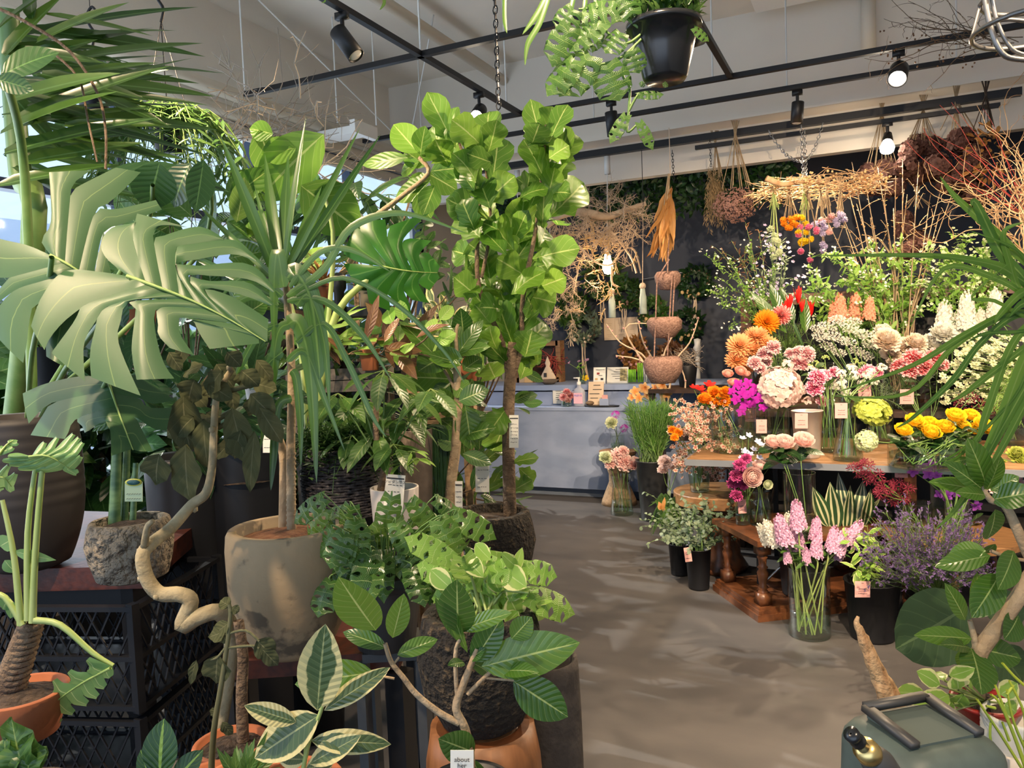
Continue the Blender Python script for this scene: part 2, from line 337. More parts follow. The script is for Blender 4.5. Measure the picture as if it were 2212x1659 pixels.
# ---------------------------------------------------------------- leaves
_T = {}
def prof(shape, n):
    k = (shape, n)
    if k in _T: return _T[k]
    t = np.linspace(0, 1, n+1)
    if shape == 'oval': w = np.sin(pi*t**.92)**.75
    elif shape == 'lance': w = np.sin(pi*t**.8)**.95
    elif shape == 'fiddle': w = .45*np.sin(pi*np.clip(t/.55, 0, 1))**.8*(t < .4) + np.where(t >= .28, np.sin(pi*np.clip((t-.0)/1.0, 0, 1)**1.9)**.75, 0); w = np.maximum(w, np.sin(pi*t)**.7*.5)
    elif shape == 'strap': w = np.clip(t/.06+.45, 0, 1)*np.clip((1-t)/.45, 0, 1)**.8
    elif shape == 'heart': w = np.where(t < .14, .55+t*2.2, np.sin(pi*(.32+.68*(t-.0)))**.8); w = np.clip(w, 0, 1)*np.where(t > .97, .0, 1)
    elif shape == 'round': w = np.sin(pi*t**.95)**.55
    elif shape == 'petal': w = np.sin(pi*(.06+.80*t**1.1))**.8
    elif shape == 'spoon': w = .15+.85*np.sin(pi*np.clip(t, 0, 1)**1.7)**.8
    else: w = np.sin(pi*t)**.6
    w = np.clip(np.nan_to_num(w), 0.0, 1); w[-1] = min(w[-1], .02 if shape != 'petal' else .6); _T[k] = (t, w); return _T[k]
def leaf(m, b, d, n, L, Wd, shape='oval', bend=.35, fold=.12, wav=0.0, ns=7, nc=4, r=None, cup=0.0, twist=0.0, vlo=0.0):
    t, w = prof(shape, ns); s = np.linspace(-1, 1, nc+1); d = nz(d); n = np.asarray(n, float); n = n - d*np.dot(n, d)
    n = nz(n) if np.linalg.norm(n) > 1e-6 else nz(cross(d, V(.3, .5, .8))); side = cross(d, n)
    ph = bend*t; st = 1/ns
    cx = np.concatenate([[0], np.cumsum(np.cos(ph[:-1]+bend/ns/2))])*st*L; cz = -np.concatenate([[0], np.cumsum(np.sin(ph[:-1]+bend/ns/2))])*st*L
    lat = np.outer(w, s)*Wd/2; h = (fold*np.abs(lat) - cup*lat**2/max(Wd, 1e-4)*2)
    if wav: h = h + wav*Wd*np.sin(t*13+rnd(0, 6))[:, None]*np.abs(s)[None]**1.5*np.sign(s)[None]**0
    nd = n[None]*np.cos(ph)[:, None] + d[None]*np.sin(ph)[:, None]
    sd = np.repeat(side[None], len(t), 0)
    if twist:
        a = twist*t; sd, nd = sd*np.cos(a)[:, None]+nd*np.sin(a)[:, None], nd*np.cos(a)[:, None]-sd*np.sin(a)[:, None]
    P = np.asarray(b)[None, None] + cx[:, None, None]*d + cz[:, None, None]*n + sd[:, None]*lat[..., None] + nd[:, None]*h[..., None]
    A = np.zeros(P.shape[:2]+(4,)); A[..., 0] = (s*.5+.5)[None]; A[..., 1] = vlo+(1-vlo)*t[:, None]; A[..., 2] = rnd() if r is None else r
    m.grid(P, A)
TOCAM = -FWD
def pleaf(m, b, t, wpx, d, dt=0.0, shape='oval', tilt=0.0, side=0.0, **k):
    """a leaf whose base and tip are given by view ray and distance; tilt/side lean its face away from the viewer"""
    P = at(b[0], b[1], d); Q = at(t[0], t[1], d+dt); D = Q-P; L = np.linalg.norm(D)
    n = TOCAM + UP*tilt + RIGHT*side
    leaf(m, P, D, n, L*1.03, S(wpx, d), shape, **k)
def lobed(m, rib, left, right, pos, hole=.0, r=None, ns=9, nc=4, rm=None, ribw=.0):
    """split leaf. rib: 2-D points; left/right: per lobe (tipA, tipB, sinus); pos maps 2-D to 3-D"""
    rib = [V(*p) for p in rib]; r = rnd() if r is None else r
    for lobes in (left, right):
        n = len(lobes); ts = np.linspace(0, 1, n+1)*(len(rib)-1)
        R_ = [rib[min(int(x), len(rib)-2)]*(1-(x-min(int(x), len(rib)-2)))+rib[min(int(x), len(rib)-2)+1]*(x-min(int(x), len(rib)-2)) for x in ts]
        prevS = None
        for i, lb in enumerate(lobes):
            Ta, Tb, Sn = V(*lb[0]), V(*lb[1]), (V(*lb[2]) if lb[2] is not None else None)
            a = [R_[i]] + ([prevS] if prevS is not None else []) + ([V(*q) for q in lb[3]] if len(lb) > 3 else []) + [Ta]
            b = [R_[i+1]] + ([Sn] if Sn is not None else []) + ([V(*q) for q in lb[4]] if len(lb) > 4 else []) + [Tb]
            def res(pl):
                seg = [np.linalg.norm(pl[j+1]-pl[j]) for j in range(len(pl)-1)]; cum = np.concatenate([[0], np.cumsum(seg)]); 
                sm = smooth_pts([np.append(q, 0) for q in pl], 5); sm = np.array(sm)[:, :2]
                dd = np.concatenate([[0], np.cumsum(np.linalg.norm(np.diff(sm, axis=0), axis=1))]); x = np.linspace(0, dd[-1], ns+1)
                return np.stack([np.interp(x, dd, sm[:, 0]), np.interp(x, dd, sm[:, 1])], 1), cum
            ea, ca = res(a); eb, cb = res(b)
            tt = np.linspace(0, 1, ns+1)
            if hole:
                for e, has, o in ((ea, prevS, eb), (eb, Sn, ea)):
                    if has is None: continue
                    k = np.linalg.norm(V(*has)-e[0])/max(np.sum(np.linalg.norm(np.diff(e, axis=0), axis=1)), 1e-6)
                    g = np.clip(1-np.abs(tt-k*.55)/(k*.32+1e-6), 0, 1)**.6*hole
                    e += (o-e)*g[:, None]
            s = np.linspace(0, 1, nc+1)
            P2 = ea[:, None]*(1-s)[None, :, None] + eb[:, None]*s[None, :, None]
            P2[-1] += (eb[-1]-ea[-1])*0
            P = np.array([[pos(P2[x, y, 0], P2[x, y, 1], s[y]) for y in range(nc+1)] for x in range(ns+1)])
            A = np.zeros(P.shape[:2]+(4,)); A[..., 0] = s[None]; A[..., 1] = tt[:, None]; A[..., 2] = r
            m.grid(P, A); prevS = Sn
    if rm is not None:
        c = smooth_pts([pos(p[0], p[1], .5)+TOCAM*.002 for p in rib], 4); rm.tube(c, [ribw, ribw*.25], 5)
def split_leaf(m, b, d, n, L, Wd, nl=6, cut=.5, rm=None, r=None, bend=.5, hole=0.0, droop=.25):
    """generic monstera / split leaf, free in space"""
    d = nz(d); n = nz(np.asarray(n)-d*np.dot(n, d)); side = cross(d, n)
    rib = [(0, 0), (.5, 0), (1, 0)]; L_, R_ = [], []
    for sg, out in ((1, L_), (-1, R_)):
        for i in range(nl):
            u = (i+.5)/nl; w = .5*Wd/L*sin(pi*min(.16+.80*u, 1))**.6; f = .10-.05*u
            xa = (i/nl)*1.0-.12*(1-u)+.10*u; xb = ((i+1)/nl)-.12*(1-u)+.10*u
            if i == 0: xa = -.16
            g = .03
            ta = (xa+g, sg*w*(1.0 if i else .75)); tb = (xb-g, sg*w)
            sn = None if i == nl-1 else ((xb*.8+((i+1)/nl)*.2), sg*w*(1-cut))
            if i == nl-1: tb = (1.06, 0.0); ta = (xa+g, sg*w)
            out.append((ta, tb, sn))
    def pos(x, y, s):
        a = bend*x; q = b + d*(L*x*cos(a*.5)) - n*(L*x*sin(a*.5)) + side*(y*L) - n*(droop*abs(y)**1.6*L*1.3)
        return q + n*(sin(s*pi)*.012*L)
    lobed(m, rib, L_, R_, pos, hole, r, ns=7, nc=3, rm=rm, ribw=L*.012)
def holey_leaf(m, b, d, n, L, Wd, r=None, bend=.5):
    split_leaf(m, b, d, n, L, Wd, nl=4, cut=.02, r=r, bend=bend, hole=.24, droop=.4)
def lobed_part(t, mt, *a, **k):
    m = M(); rm = M(); k['rm'] = rm; lobed(m, *a, **k); o = t.part('split_leaf', m, mt); t.part('midrib', rm, 'midrib', parent=o)
def stalk(m, a, b, r0, r1=None, sag=0.0, n=6, k=6):
    a = np.asarray(a, float); b = np.asarray(b, float); pts = [a+(b-a)*t - UP*sag*sin(pi*t) for t in np.linspace(0, 1, k)]
    m.tube(pts, [r0, r1 if r1 is not None else r0], n)
def ptube(m, pts, d, r, n=8, k=4, cap=False):
    """tube through (px, py[, distance]) points; r in px"""
    P = [at(p[0], p[1], p[2] if len(p) > 2 else d) for p in pts]; P = smooth_pts(P, k); D = d
    rr = [S(x, D) for x in (r if isinstance(r, (list, tuple)) else [r])]; rr = rr if len(rr) > 1 else rr*2
    m.tube(P, rr, n, cap); return P
def cloud(m, n, c, rad, L, Wd, shape='oval', kind='out', rng=None, **k):
    """n leaves through an ellipsoid about c (world), pointing outwards and drooping"""
    c = np.asarray(c, float)
    for i in range(n):
        v = rvec(); q = c + v*np.asarray(rad)*rnd(.35, 1)**.6
        d = nz(v*V(1, 1, .5) + UP*rnd(-.5, .7) + rvec()*.5); nn = nz(UP*rnd(.2, 1)+TOCAM*rnd(0, .9)+rvec()*.5); s = rnd(.7, 1.15)
        leaf(m, q, d, nn, L*s, Wd*s, shape, bend=rnd(.1, .9), ns=k.get('ns', 5), nc=k.get('nc', 2), fold=rnd(.05, .3))

# ---------------------------------------------------------------- pots
def pot(t, mt, c, r, h, r0=None, style='plain', soil=True, n=32, lip=None, soilmat='soil', rim_in=.86, name='pot', fill=.9):
    r0 = r*.75 if r0 is None else r0; c = np.asarray(c, float); m = M(); pr = []
    if style == 'plain': pr = [(.001, 0), (r0*.96, 0), (r0, h*.02), (r0+(r-r0)*.5, h*.5), (r, h*.985), (r*.99, h)]
    elif style == 'belly': pr = [(.001, 0), (r0*.9, 0), (r0, h*.04), (r0*.4+r*.62, h*.25), (r*1.03, h*.55), (r*1.02, h*.85), (r*.985, h*.97), (r*.95, h)]
    elif style == 'egg': pr = [(.001, 0), (r0*.8, 0), (r0, h*.05), (r*1.0, h*.35), (r*1.08, h*.6), (r*1.03, h*.85), (r*.97, h*.98), (r*.93, h)]
    elif style == 'ribbed':
        pr = [(.001, 0), (r0*.8, 0)]
        for z in np.linspace(.03, .97, 60):
            b = r0+(r*1.08-r0)*sin(pi*.5*min(z/.5, 1))**.8*(1 if z < .6 else 1-(z-.6)**2*.9); pr.append((b+(.012*r*abs(sin(z*44)) if z > .42 else 0), z*h))
        pr.append((r*.96, h))
    elif style == 'rimmed': pr = [(.001, 0), (r0, 0), (r*.93, h*.82), (r*.94, h*.83), (r*1.02, h*.84), (r*1.02, h)]
    ri = pr[-1][0]*rim_in if lip is None else pr[-1][0]-lip
    pr += [(ri, h*.995), (ri*.97, h*.8), (ri*.9, h*fill*.93)]
    m.lathe(pr, c, n, wob=.012 if style in ('belly', 'egg') else 0); o = t.part(name, m, mt)
    if soil:
        q = M(); q.lathe([(ri*.985, h*fill-.004), (ri*.5, h*fill+.006), (.001, h*fill+.01)], c, 16, wob=.02); t.part('soil', q, soilmat)
    return o
def tag_card(t, c, w, h, mt='paper', ax=None, lines=4, name='price_label', band=True, title=None, price=None):
    """hanging or stuck card, facing the viewer side; writing is its sub-part"""
    r, u = (RIGHT, -DOWN) if ax is None else ax; r = nz(r); u = nz(u-r*np.dot(u, r)); n = cross(r, u); c = np.asarray(c, float)
    m = M(); m.box(c, (w, h, .0012), (r, u, n)); o = t.part(name, m, mt, smooth=False)
    q = M(); f = c+n*.0012
    if band: q.box(f+u*h*.40, (w*.9, h*.035, .0008), (r, u, n))
    for i in range(lines):
        y = .22-.5*i/max(lines-1, 1)*1.1; x = -.35
        while x < .3:
            L = rnd(.06, .2); q.bar(f+u*h*y+r*w*x, f+u*h*(y+rnd(-.01, .01))+r*w*(x+L), h*.016, .0006, up=n); x += L+.06
    t.part('lettering', q, 'ink', smooth=False, parent=o)
    if title: text(t, title, f+u*h*.30+n*.001, w*.19, r, u, parent=o)
    if price: text(t, price, f-u*h*.28+n*.001, w*.2, r, u, parent=o)
    return o
def pink_card(t, px, py, wpx, hpx, d, word=None, mt='pink_card', tiltdeg=0):
    a = radians(tiltdeg); r = RIGHT*cos(a)+DOWN*sin(a); u = -DOWN*cos(a)+RIGHT*sin(a)
    c = at(px, py, d); w, h = S(wpx, d), S(hpx, d)
    m = M(); m.box(c, (w, h, .0012), (r, u, cross(r, u))); o = t.part('price_card', m, mt, smooth=False)
    q = M(); n = cross(r, u); f = c+n*.0012
    q.bar(f+u*h*.38-r*w*.08, f+u*h*.38+r*w*.08, h*.02, .0005, up=n)
    for y, x0, x1 in ((.02, -.25, .25), (-.26, -.28, .0), (-.26, .05, .3)):
        x = x0
        while x < x1:
            q.bar(f+u*h*(y-.025)+r*w*x, f+u*h*(y+rnd(0, .05))+r*w*(x+.035), h*.02, .0005, up=n); x += .055
    q.bar(f-u*h*.12-r*w*.3, f-u*h*.12+r*w*.3, h*.008, .0005, up=n)
    t.part('lettering', q, 'ink', smooth=False, parent=o)
# ---------------------------------------------------------------- the room
G['plaster'] = mat('warm_white_plaster', (0.80, 0.735, 0.64), 0.9, noise=(1.3, (0.74, 0.68, 0.60), 0.4, 0.65), bump=(14, 0.12, 0.01))
G['floor'] = mat('grey_concrete_floor', (0.064, 0.061, 0.062), 0.5, noise=(2.2, (0.090, 0.084, 0.083), 0.35, 0.68, (1, 2.2, 1)), bump=(50, 0.06, 0.003))
G['darkpaint'] = mat('blue_black_paint', (0.040, 0.050, 0.076), 0.7, noise=(1.5, (0.050, 0.060, 0.088), 0.4, 0.7))
G['cement'] = mat('trowelled_cement', (0.31, 0.38, 0.56), 0.55, noise=(3.0, (0.25, 0.32, 0.49), 0.42, 0.6, (1, 1, 2.0)), bump=(5, 0.12, 0.01))
G['kick'] = mat('blue_grey_plinth', (0.17, 0.21, 0.28), 0.6)
G['blueframe'] = mat('blue_black_frame', (0.03, 0.045, 0.08), 0.4)
G['pipe'] = mat('cream_painted_pipe', (0.66, 0.60, 0.50), 0.6)
XL, XR, YB = -4.3, 2.3, 8.2
m = M(); m.box((-1.0, 2.6, -.05), (6.8, 12.4, .1)); struct('floor', m, 'floor')
m = M(); m.box((-1.0, 1.95, 4.06), (6.8, 11.1, .12)); struct('ceiling', m, 'plaster')
m = M(); m.box(((XL+XR)/2, YB+.06, 1.6), (XR-XL+.2, .12, 3.3)); struct('wall_back', m, 'darkpaint')
m = M(); m.box(((XL+XR)/2, 7.52, 3.28), (XR-XL, 1.5, .1)); struct('ceiling_alcove', m, 'darkpaint')
m = M(); m.box(((XL+XR)/2, 6.62, 3.60), (XR-XL, .24, .82)); struct('beam', m, 'plaster')
m = M(); m.box(((XL+XR)/2, 6.79, 3.04), (XR-XL, .1, .33)); struct('beam_header', m, 'plaster')
m = M(); m.box((XR+.06, 2.6, 2.0), (.12, 12.4, 4.2)); struct('wall_right', m, 'plaster')
m = M(); m.box((XL-.06, 2.6, 3.65), (.12, 12.4, .9)); m.box((XL-.06, 2.6, .2), (.12, 12.4, .4)); m.box((XL-.06, 7.6, 1.9), (.12, 1.3, 2.8)); struct('wall_left', m, 'plaster')
m = M(); m.box((-4.0, 8.05, 1.4), (.62, .3, 2.8)); struct('pillar', m, 'plaster')
for i, (y0, y1) in enumerate(((-2.6, -.2), (-.2, 2.2), (2.2, 4.6), (4.6, 6.95))):
    e = bpy.data.objects.new(f'window_{i+1}', None); e.location = (XL, (y0+y1)/2, .4); e['kind'] = 'structure'; SC.collection.objects.link(e)
    m = M(); o = V(XL, (y0+y1)/2, .4); h = (y1-y0)/2
    for y in (-h+.03, 0, h-.03): m.box((0, y, 1.4), (.09, .06, 2.8))
    for z in (.03, 2.05, 2.77): m.box((0, 0, z), (.09, 2*h, .06))
    struct('window_frame', m, 'blueframe', parent=e)
    m = M(); m.box((0, 0, 1.4), (.008, 2*h-.05, 2.7)); struct('pane', m, 'pane', parent=e)
# outside
G['paving'] = mat('pale_paving', (0.55, 0.55, 0.56), 0.9); G['facade'] = mat('pale_facade', (0.60, 0.66, 0.74), 0.9)
m = M(); m.box((-12, 3, -.1), (15, 30, .1)); struct('exterior_ground', m, 'paving')
m = M(); m.box((-17, 6, 2.2), (.3, 34, 4.6)); struct('exterior_wall', m, 'facade')
for y in (-1.5, 1.2, 3.6, 6.2, 8.8):
    m = M(); cloud(m, 260, (-8.2+rnd(-.6, .6), y, 1.2), (.9, 1.1, 1.1), .3, .16, 'lance', ns=3)
    t = Thing('garden_shrub', 'leafy shrub growing outside the shop windows', 'shrub', (-8.2, y, 0), 'shrubs outside the windows')
    t.part('foliage', m, 'leaf_mid'); q = M(); q.tube([(-8.2, y, 0), (-8.2, y, 1.2)], .05); t.part('trunk', q, 'bark_brown')
# ---------------------------------------------------------------- ceiling services
def rail(name, a, b, w, label, mt='black_metal'):
    m = M(); m.bar(a, b, w, w*.9); return single(name, label, 'track', m, mt, loc=(np.asarray(a, float)+b)/2, smooth=False)
rail('lighting_track', (-2.42, -.5, 3.2), (-2.42, 5.44, 3.2), .036, 'black lighting track running away from the viewer with the white-edged spotlight')
rail('lighting_track', (-3.80, 4.02, 3.2), (-.86, 4.02, 3.2), .036, 'black cross track hung nearest to the viewer over the big leafy plants')
rail('lighting_track', (-.86, 4.02, 3.2), (-.86, 5.44, 3.2), .036, 'short black track behind the hanging black basket')
rail('lighting_track', (-3.87, 5.44, 3.2), (1.7, 5.44, 3.2), .036, 'black cross track carrying the blazing spotlight over the dried branches')
rail('lighting_track', (-3.81, 5.93, 3.2), (1.7, 5.93, 3.2), .036, 'black cross track close in front of the beam')
rail('hanging_pipe', (-3.3, 6.42, 3.06), (.93, 6.42, 3.06), .06, 'thick black pipe under the beam from which dried flowers hang')
rail('lighting_track', (-1.3, 6.38, 2.98), (.8, 6.38, 2.98), .034, 'thin black track just below the thick black pipe')
def pipe(a, b, r, label, name='ceiling_pipe', mt='pipe'):
    m = M(); m.tube([a, b], r, 12, True); single(name, label, 'pipe', m, mt, loc=(np.asarray(a, float)+b)/2)
pipe((-3.04, 1.0, 3.85), (-3.04, 6.49, 3.85), .045, 'cream pipe running along under the ceiling to the beam')
pipe((-.02, 6.4, 3.52), (-.02, 6.4, 3.99), .05, 'short upright cream pipe in front of the beam')
for i, (z, x) in enumerate(((3.26, -4.0), (3.15, -4.06), (3.05, -4.1))):
    pipe((x, 1.0, z), (x, 6.49, z), .05, ('topmost', 'middle', 'lowest')[i]+' of the three cream pipes above the windows')
m = M(); m.box((-3.85, 5.1, 3.18), (.5, .16, .06)); m.box((-3.62, 5.1, 3.18), (.05, .3, .1)); single('pipe_bracket', 'pale metal bracket carrying the pipes above the windows', 'bracket', m, 'white_plastic', smooth=False)
m = M()
a, b = on(1632, 22, 3.9), on(1760, -6, 3.9)
m.box((a[0]+.45, a[1]-.42, 3.938), (.9, .84, .12)); t = Thing('air_conditioner', 'white ceiling air conditioner cassette above the black tracks', 'air conditioner', (a[0]+.45, a[1]-.42, 3.88)); t.part('casing', m, 'white_plastic', smooth=False)
q = M(); q.box((a[0]+.45, a[1]-.42, 3.876), (.5, .5, .012)); t.part('grille', q, 'grey_plastic', smooth=False)
G['rodm'] = mat('white_rod', (0.72, 0.72, 0.70), 0.5)
for k, (x, y, zb, z1) in enumerate(((-3.8, 4.02, 3.2, 4.0), (-2.42, 4.02, 3.2, 4.0), (-3.72, 4.9, 3.2, 4.0), (-3.5, 5.1, 3.2, 4.0), (-3.6, 5.93, 3.2, 4.0), (-2.42, 5.2, 3.2, 4.0), (-.98, 5.44, 3.2, 4.0), (-.55, 5.93, 3.2, 4.0), (.5, 5.93, 3.2, 4.0), (-2.0, 5.93, 3.2, 4.0))):
    m = M(); m.tube([(x, y, zb), (x, y, z1)], .006, 6); single('suspension_rod', 'thin white rod holding the black tracks up to the ceiling', 'rod', m, 'rodm', group='suspension rods of the tracks')
for a, b in (((-3.85, 4.1, 3.97), (-3.72, 5.9, 3.22)), ((-3.0, 5.2, 3.97), (-3.75, 5.95, 3.25))):
    m = M(); m.tube([a, b], .006, 6); single('brace_rod', 'thin white rod slanting across under the ceiling', 'rod', m, 'rodm', group='slanting brace rods')
def spot(px, py, plane, L, Dm, aim, lit, label, power=0, coneang=70, bulb=False):
    """track spotlight whose joint is at the pixel on the track"""
    top = (onx if plane[0] == 'x' else ony)(px, py, plane[1]); top[2] = plane[2]-.02
    aim = nz(aim); t = Thing('track_spotlight', label, 'spotlight', top)
    m = M(); m.box(top-V(0, 0, .02), (.07, .03, .035)); m.tube([top-V(0, 0, .02), top-V(0, 0, .13)], .011, 8); t.part('mount', m, 'black_metal')
    x = nz(cross(aim, UP if abs(aim[2]) < .95 else V(1, 0, 0))); y = cross(aim, x); ax = np.array([x, y, aim]); c = top-V(0, 0, .13)-aim*L*.3
    m = M()
    if bulb: m.lathe([(.001, 0), (Dm*.28, 0), (Dm*.36, L*.3), (Dm*.4, L*.5)], c, 20, ax)
    else: m.lathe([(.001, 0), (Dm*.47, 0), (Dm*.5, L*.03), (Dm*.5, L), (Dm*.46, L), (Dm*.44, L*.75), (.001, L*.7)], c, 24, ax)
    t.part('lamp_head', m, 'black_metal')
    q = M()
    if bulb: q.lathe([(Dm*.3, L*.45), (Dm*.5, L*.8), (Dm*.46, L*.98), (.001, L*1.05)], c, 20, ax)
    else: q.lathe([(Dm*.43, L*.95), (Dm*.3, L*1.0), (.001, L*1.02)], c, 20, ax)
    t.part('lamp_lens', q, 'lamp_on' if lit else 'lamp_off')
    if power:
        light('spot', 'SPOT', c+aim*(L*1.12), power, WARM, aim, spot_size=radians(coneang), spot_blend=.7, shadow_soft_size=.035)
    return t
G['lamp_on'] = emitmat('lit_lamp', (1.0, 0.86, 0.66), 60.0); G['lamp_off'] = mat('lamp_lens', (0.5, 0.5, 0.48), 0.2)
spot(738, 26, ('x', -2.42, 3.2), .17, .09, (.55, .1, -.8), False, 'black spotlight with a white inner rim on the track running away', 60, 80)
spot(1034, 200, ('x', -2.42, 3.2), .14, .09, (.15, -.8, -.55), True, 'lit spotlight half hidden behind the tallest fiddle-leaf', 45, 90)
spot(1320, 217, ('y', 5.44, 3.2), .17, .09, (.05, .12, -1), False, 'black spotlight pointing down above the white pendant cap', 90, 75)
spot(1722, 186, ('y', 5.93, 3.2), .15, .085, (-.08, .0, -1), False, 'black spotlight pointing down between the pale beam and dried bundles', 130, 85)
spot(1941, 112, ('y', 5.44, 3.2), .14, .11, (-.1, -.75, -.65), True, 'blazing spotlight hanging from the track near the curly dry twigs', 200, 95)
spot(1917, 262, ('y', 6.38, 3.0), .15, .10, (-.05, -.45, -.9), True, 'lit bare reflector bulb under the thick black pipe', 150, 110, bulb=True)
# spotlights of the same tracks outside the frame
spot(2600, 60, ('y', 5.44, 3.2), .15, .1, (-.5, -.35, -.75), True, 'spotlight at the far end of the track past the steel chandelier', 160, 100)
def spotw(p, aim, power, ang, label):
    t = Thing('track_spotlight', label, 'spotlight', p); p = V(*p); aim = nz(aim)
    m = M(); m.tube([p, p-V(0, 0, .12)], .011, 8); t.part('mount', m, 'black_metal')
    x = nz(cross(aim, V(.3, 1, .1))); ax = np.array([x, cross(aim, x), aim]); m = M(); m.lathe([(.001, 0), (.045, 0), (.045, .15), (.04, .15), (.001, .12)], p-V(0, 0, .12)-aim*.05, 20, ax); t.part('lamp_head', m, 'black_metal')
    light('spot', 'SPOT', p-V(0, 0, .12)+aim*.12, power, WARM, aim, spot_size=radians(ang), spot_blend=.6, shadow_soft_size=.03)
m = M(); m.bar((-.7, 1.6, 3.2), (1.7, 1.6, 3.2), .036); single('lighting_track', 'black track above the viewer lighting the flower tables', 'track', m, 'black_metal')
spotw((.2, 1.6, 3.2), (-.1, .86, -.46), 620, 64, 'overhead spotlight aimed at the cut flowers')
spotw((1.2, 1.6, 3.2), (-.35, .78, -.50), 520, 64, 'overhead spotlight aimed at the flower tables from the side wall')
spotw((-.5, 1.6, 3.2), (-.18, .55, -.85), 110, 75, 'overhead spotlight aimed down the concrete aisle')
# hanging black chain in the middle
def chain(a, b, sz, label, mt='black_metal', group=None, sag=0):
    a = np.asarray(a, float); b = np.asarray(b, float); L = np.linalg.norm(b-a); n = max(3, int(L/(sz*1.45))); m = M()
    pts = [a+(b-a)*i/n - UP*sag*sin(pi*i/n) for i in range(n+1)]
    for i in range(n):
        c = (pts[i]+pts[i+1])/2; d = nz(pts[i+1]-pts[i]); x = nz(cross(d, V(.2, 1, .1))); y = cross(d, x); w = x if i % 2 else nz(x*.5+y)
        ring = [c + d*cos(q)*sz + w*sin(q)*sz*.6 for q in np.linspace(0, 2*pi, 9)]; m.tube(ring, sz*.16, 4)
    return single('chain', label, 'chain', m, mt, group=group, loc=b)
chain(at(1068, -30, 3.3), at(1077, 235, 3.3), .020, 'black chain hanging above the tall fiddle-leaf fig')
# ---------------------------------------------------------------- counter
t = Thing('counter', 'blue-grey trowelled cement service counter with a lower front ledge', 'counter', (-2.6, 7.0, 0))
m = M(); m.box((-2.6, 6.73, .455), (2.9, .26, .73)); t.part('front_panel', m, 'cement', smooth=False)
m = M(); m.box((-2.6, 6.725, .83), (2.92, .27, .03)); t.part('ledge', m, 'cement', smooth=False)
m = M(); m.box((-2.6, 7.2, .53), (2.9, .68, .88)); m.box((-2.6, 7.19, 1.01), (2.92, .72, .05)); t.part('worktop', m, 'cement', smooth=False)
m = M(); m.box((-2.6, 7.12, .045), (2.84, .84, .09)); t.part('plinth', m, 'kick', smooth=False)
m = M(); m.bar((-3.6, .1, 3.2), (1.2, .1, 3.2), .036); single('lighting_track', 'black track above the viewer lighting the leafy plants', 'track', m, 'black_metal')
spotw((-2.6, .1, 3.2), (.42, .42, -.72), 125, 70, 'overhead spotlight aimed at the giant split leaves')
spotw((-1.2, .1, 3.2), (-.12, .50, -.8), 210, 70, 'overhead spotlight aimed at the rough charred pot')
spotw((-2.42, 1.8, 3.2), (.3, .62, -.75), 230, 75, 'spotlight of the long track aimed at the fiddle-leaf fig')
spotw((-.86, 4.3, 3.2), (-.35, -.8, -.35), 220, 90, 'spotlight at the back of the short track shining through the fig leaves')  # extra spot added behind the fig so its leaves glow
spotw((.6, .1, 3.2), (-.05, .5, -.8), 150, 60, 'overhead spotlight aimed at the rubber fig by the hose reel')
# ---------------------------------------------------------------- leafy plants, window side
def table(name, label, corners, z, th, mt, legz=0.0, legmt='black_metal', legw=.05, board='tabletop', cat='table', inset=.06, shelves=()):
    C = [V(p[0], p[1], z) for p in corners]; c = sum(C)/4; t = Thing(name, label, cat, (c[0], c[1], legz))
    m = M(); m.slab(C, th); t.part(board, m, mt, smooth=False)
    for p in C:
        q = p+nz(c-p)*inset*1.4; m = M(); m.box((q[0], q[1], (z-th+legz)/2), (legw, legw, z-th-legz)); t.part('leg', m, legmt, smooth=False)
    m = M()
    for i in range(4):
        a, b = C[i]+nz(c-C[i])*inset*1.4, C[(i+1) % 4]+nz(c-C[(i+1) % 4])*inset*1.4; m.bar(a-V(0, 0, th+.03), b-V(0, 0, th+.03), .03, .05)
    t.part('frame', m, legmt, smooth=False)
    for sz in shelves:
        m = M(); m.slab([V(*(p+(c-p)*.05)[:2], sz) for p in C], .02); t.part('shelf', m, mt, smooth=False)
    return t
def floor_xy(px, py, z): p = on(px, py, z); return p
# red-brown bench carrying the ribbed planter
c = [on(-150, 1236, .95), on(312, 1222, .95), on(450, 1112, .95), on(60, 1100, .95)]
table('plant_bench', 'red-brown wooden bench on a black frame under the ribbed black planter', c, .95, .06, 'redwood')
# crates
def crate(c, L, Wd, H, ax, label):
    t = Thing('plastic_crate', label, 'crate', c, 'black lattice crates under the bench'); x, y = ax; z = UP; c = np.asarray(c, float); m = M(); r = M()
    for (u, v, w, l) in ((x, y, Wd/2, L), (x, -y, Wd/2, L), (y, x, L/2, Wd), (y, -x, L/2, Wd)):
        o = c+v*w; n = int(l/.035)
        for i in range(n+1):
            for sg in (1, -1):
                a = -l/2+l*i/n; b = a+sg*H*.45
                a2 = o+u*a+z*.02; b2 = o+u*np.clip(b, -l/2, l/2)+z*(.02+(H-.04)*(abs(np.clip(b, -l/2, l/2)-a)/(H*.45)))
                m.bar(a2, b2, .005, .004)
        for h in (.0, .5, 1): r.bar(o-u*l/2+z*(.012+h*(H-.024)), o+u*l/2+z*(.012+h*(H-.024)), .022, .012)
    for i in (-1, 1):
        for j in (-1, 1): q = c+x*i*L/2+y*j*Wd/2; r.bar(q, q+z*H, .022, .022)
    r.box(c+z*.006, (L, Wd, .008), (x, y, z))
    t.part('lattice_walls', m, 'black_plastic', smooth=False); t.part('rim', r, 'black_plastic', smooth=False)
cx_ = nz(on(330, 1300, 0)-on(-100, 1300, 0)); cx_[2] = 0; cy_ = cross(UP, cx_)
c0 = at(170, 1400, 2.15)
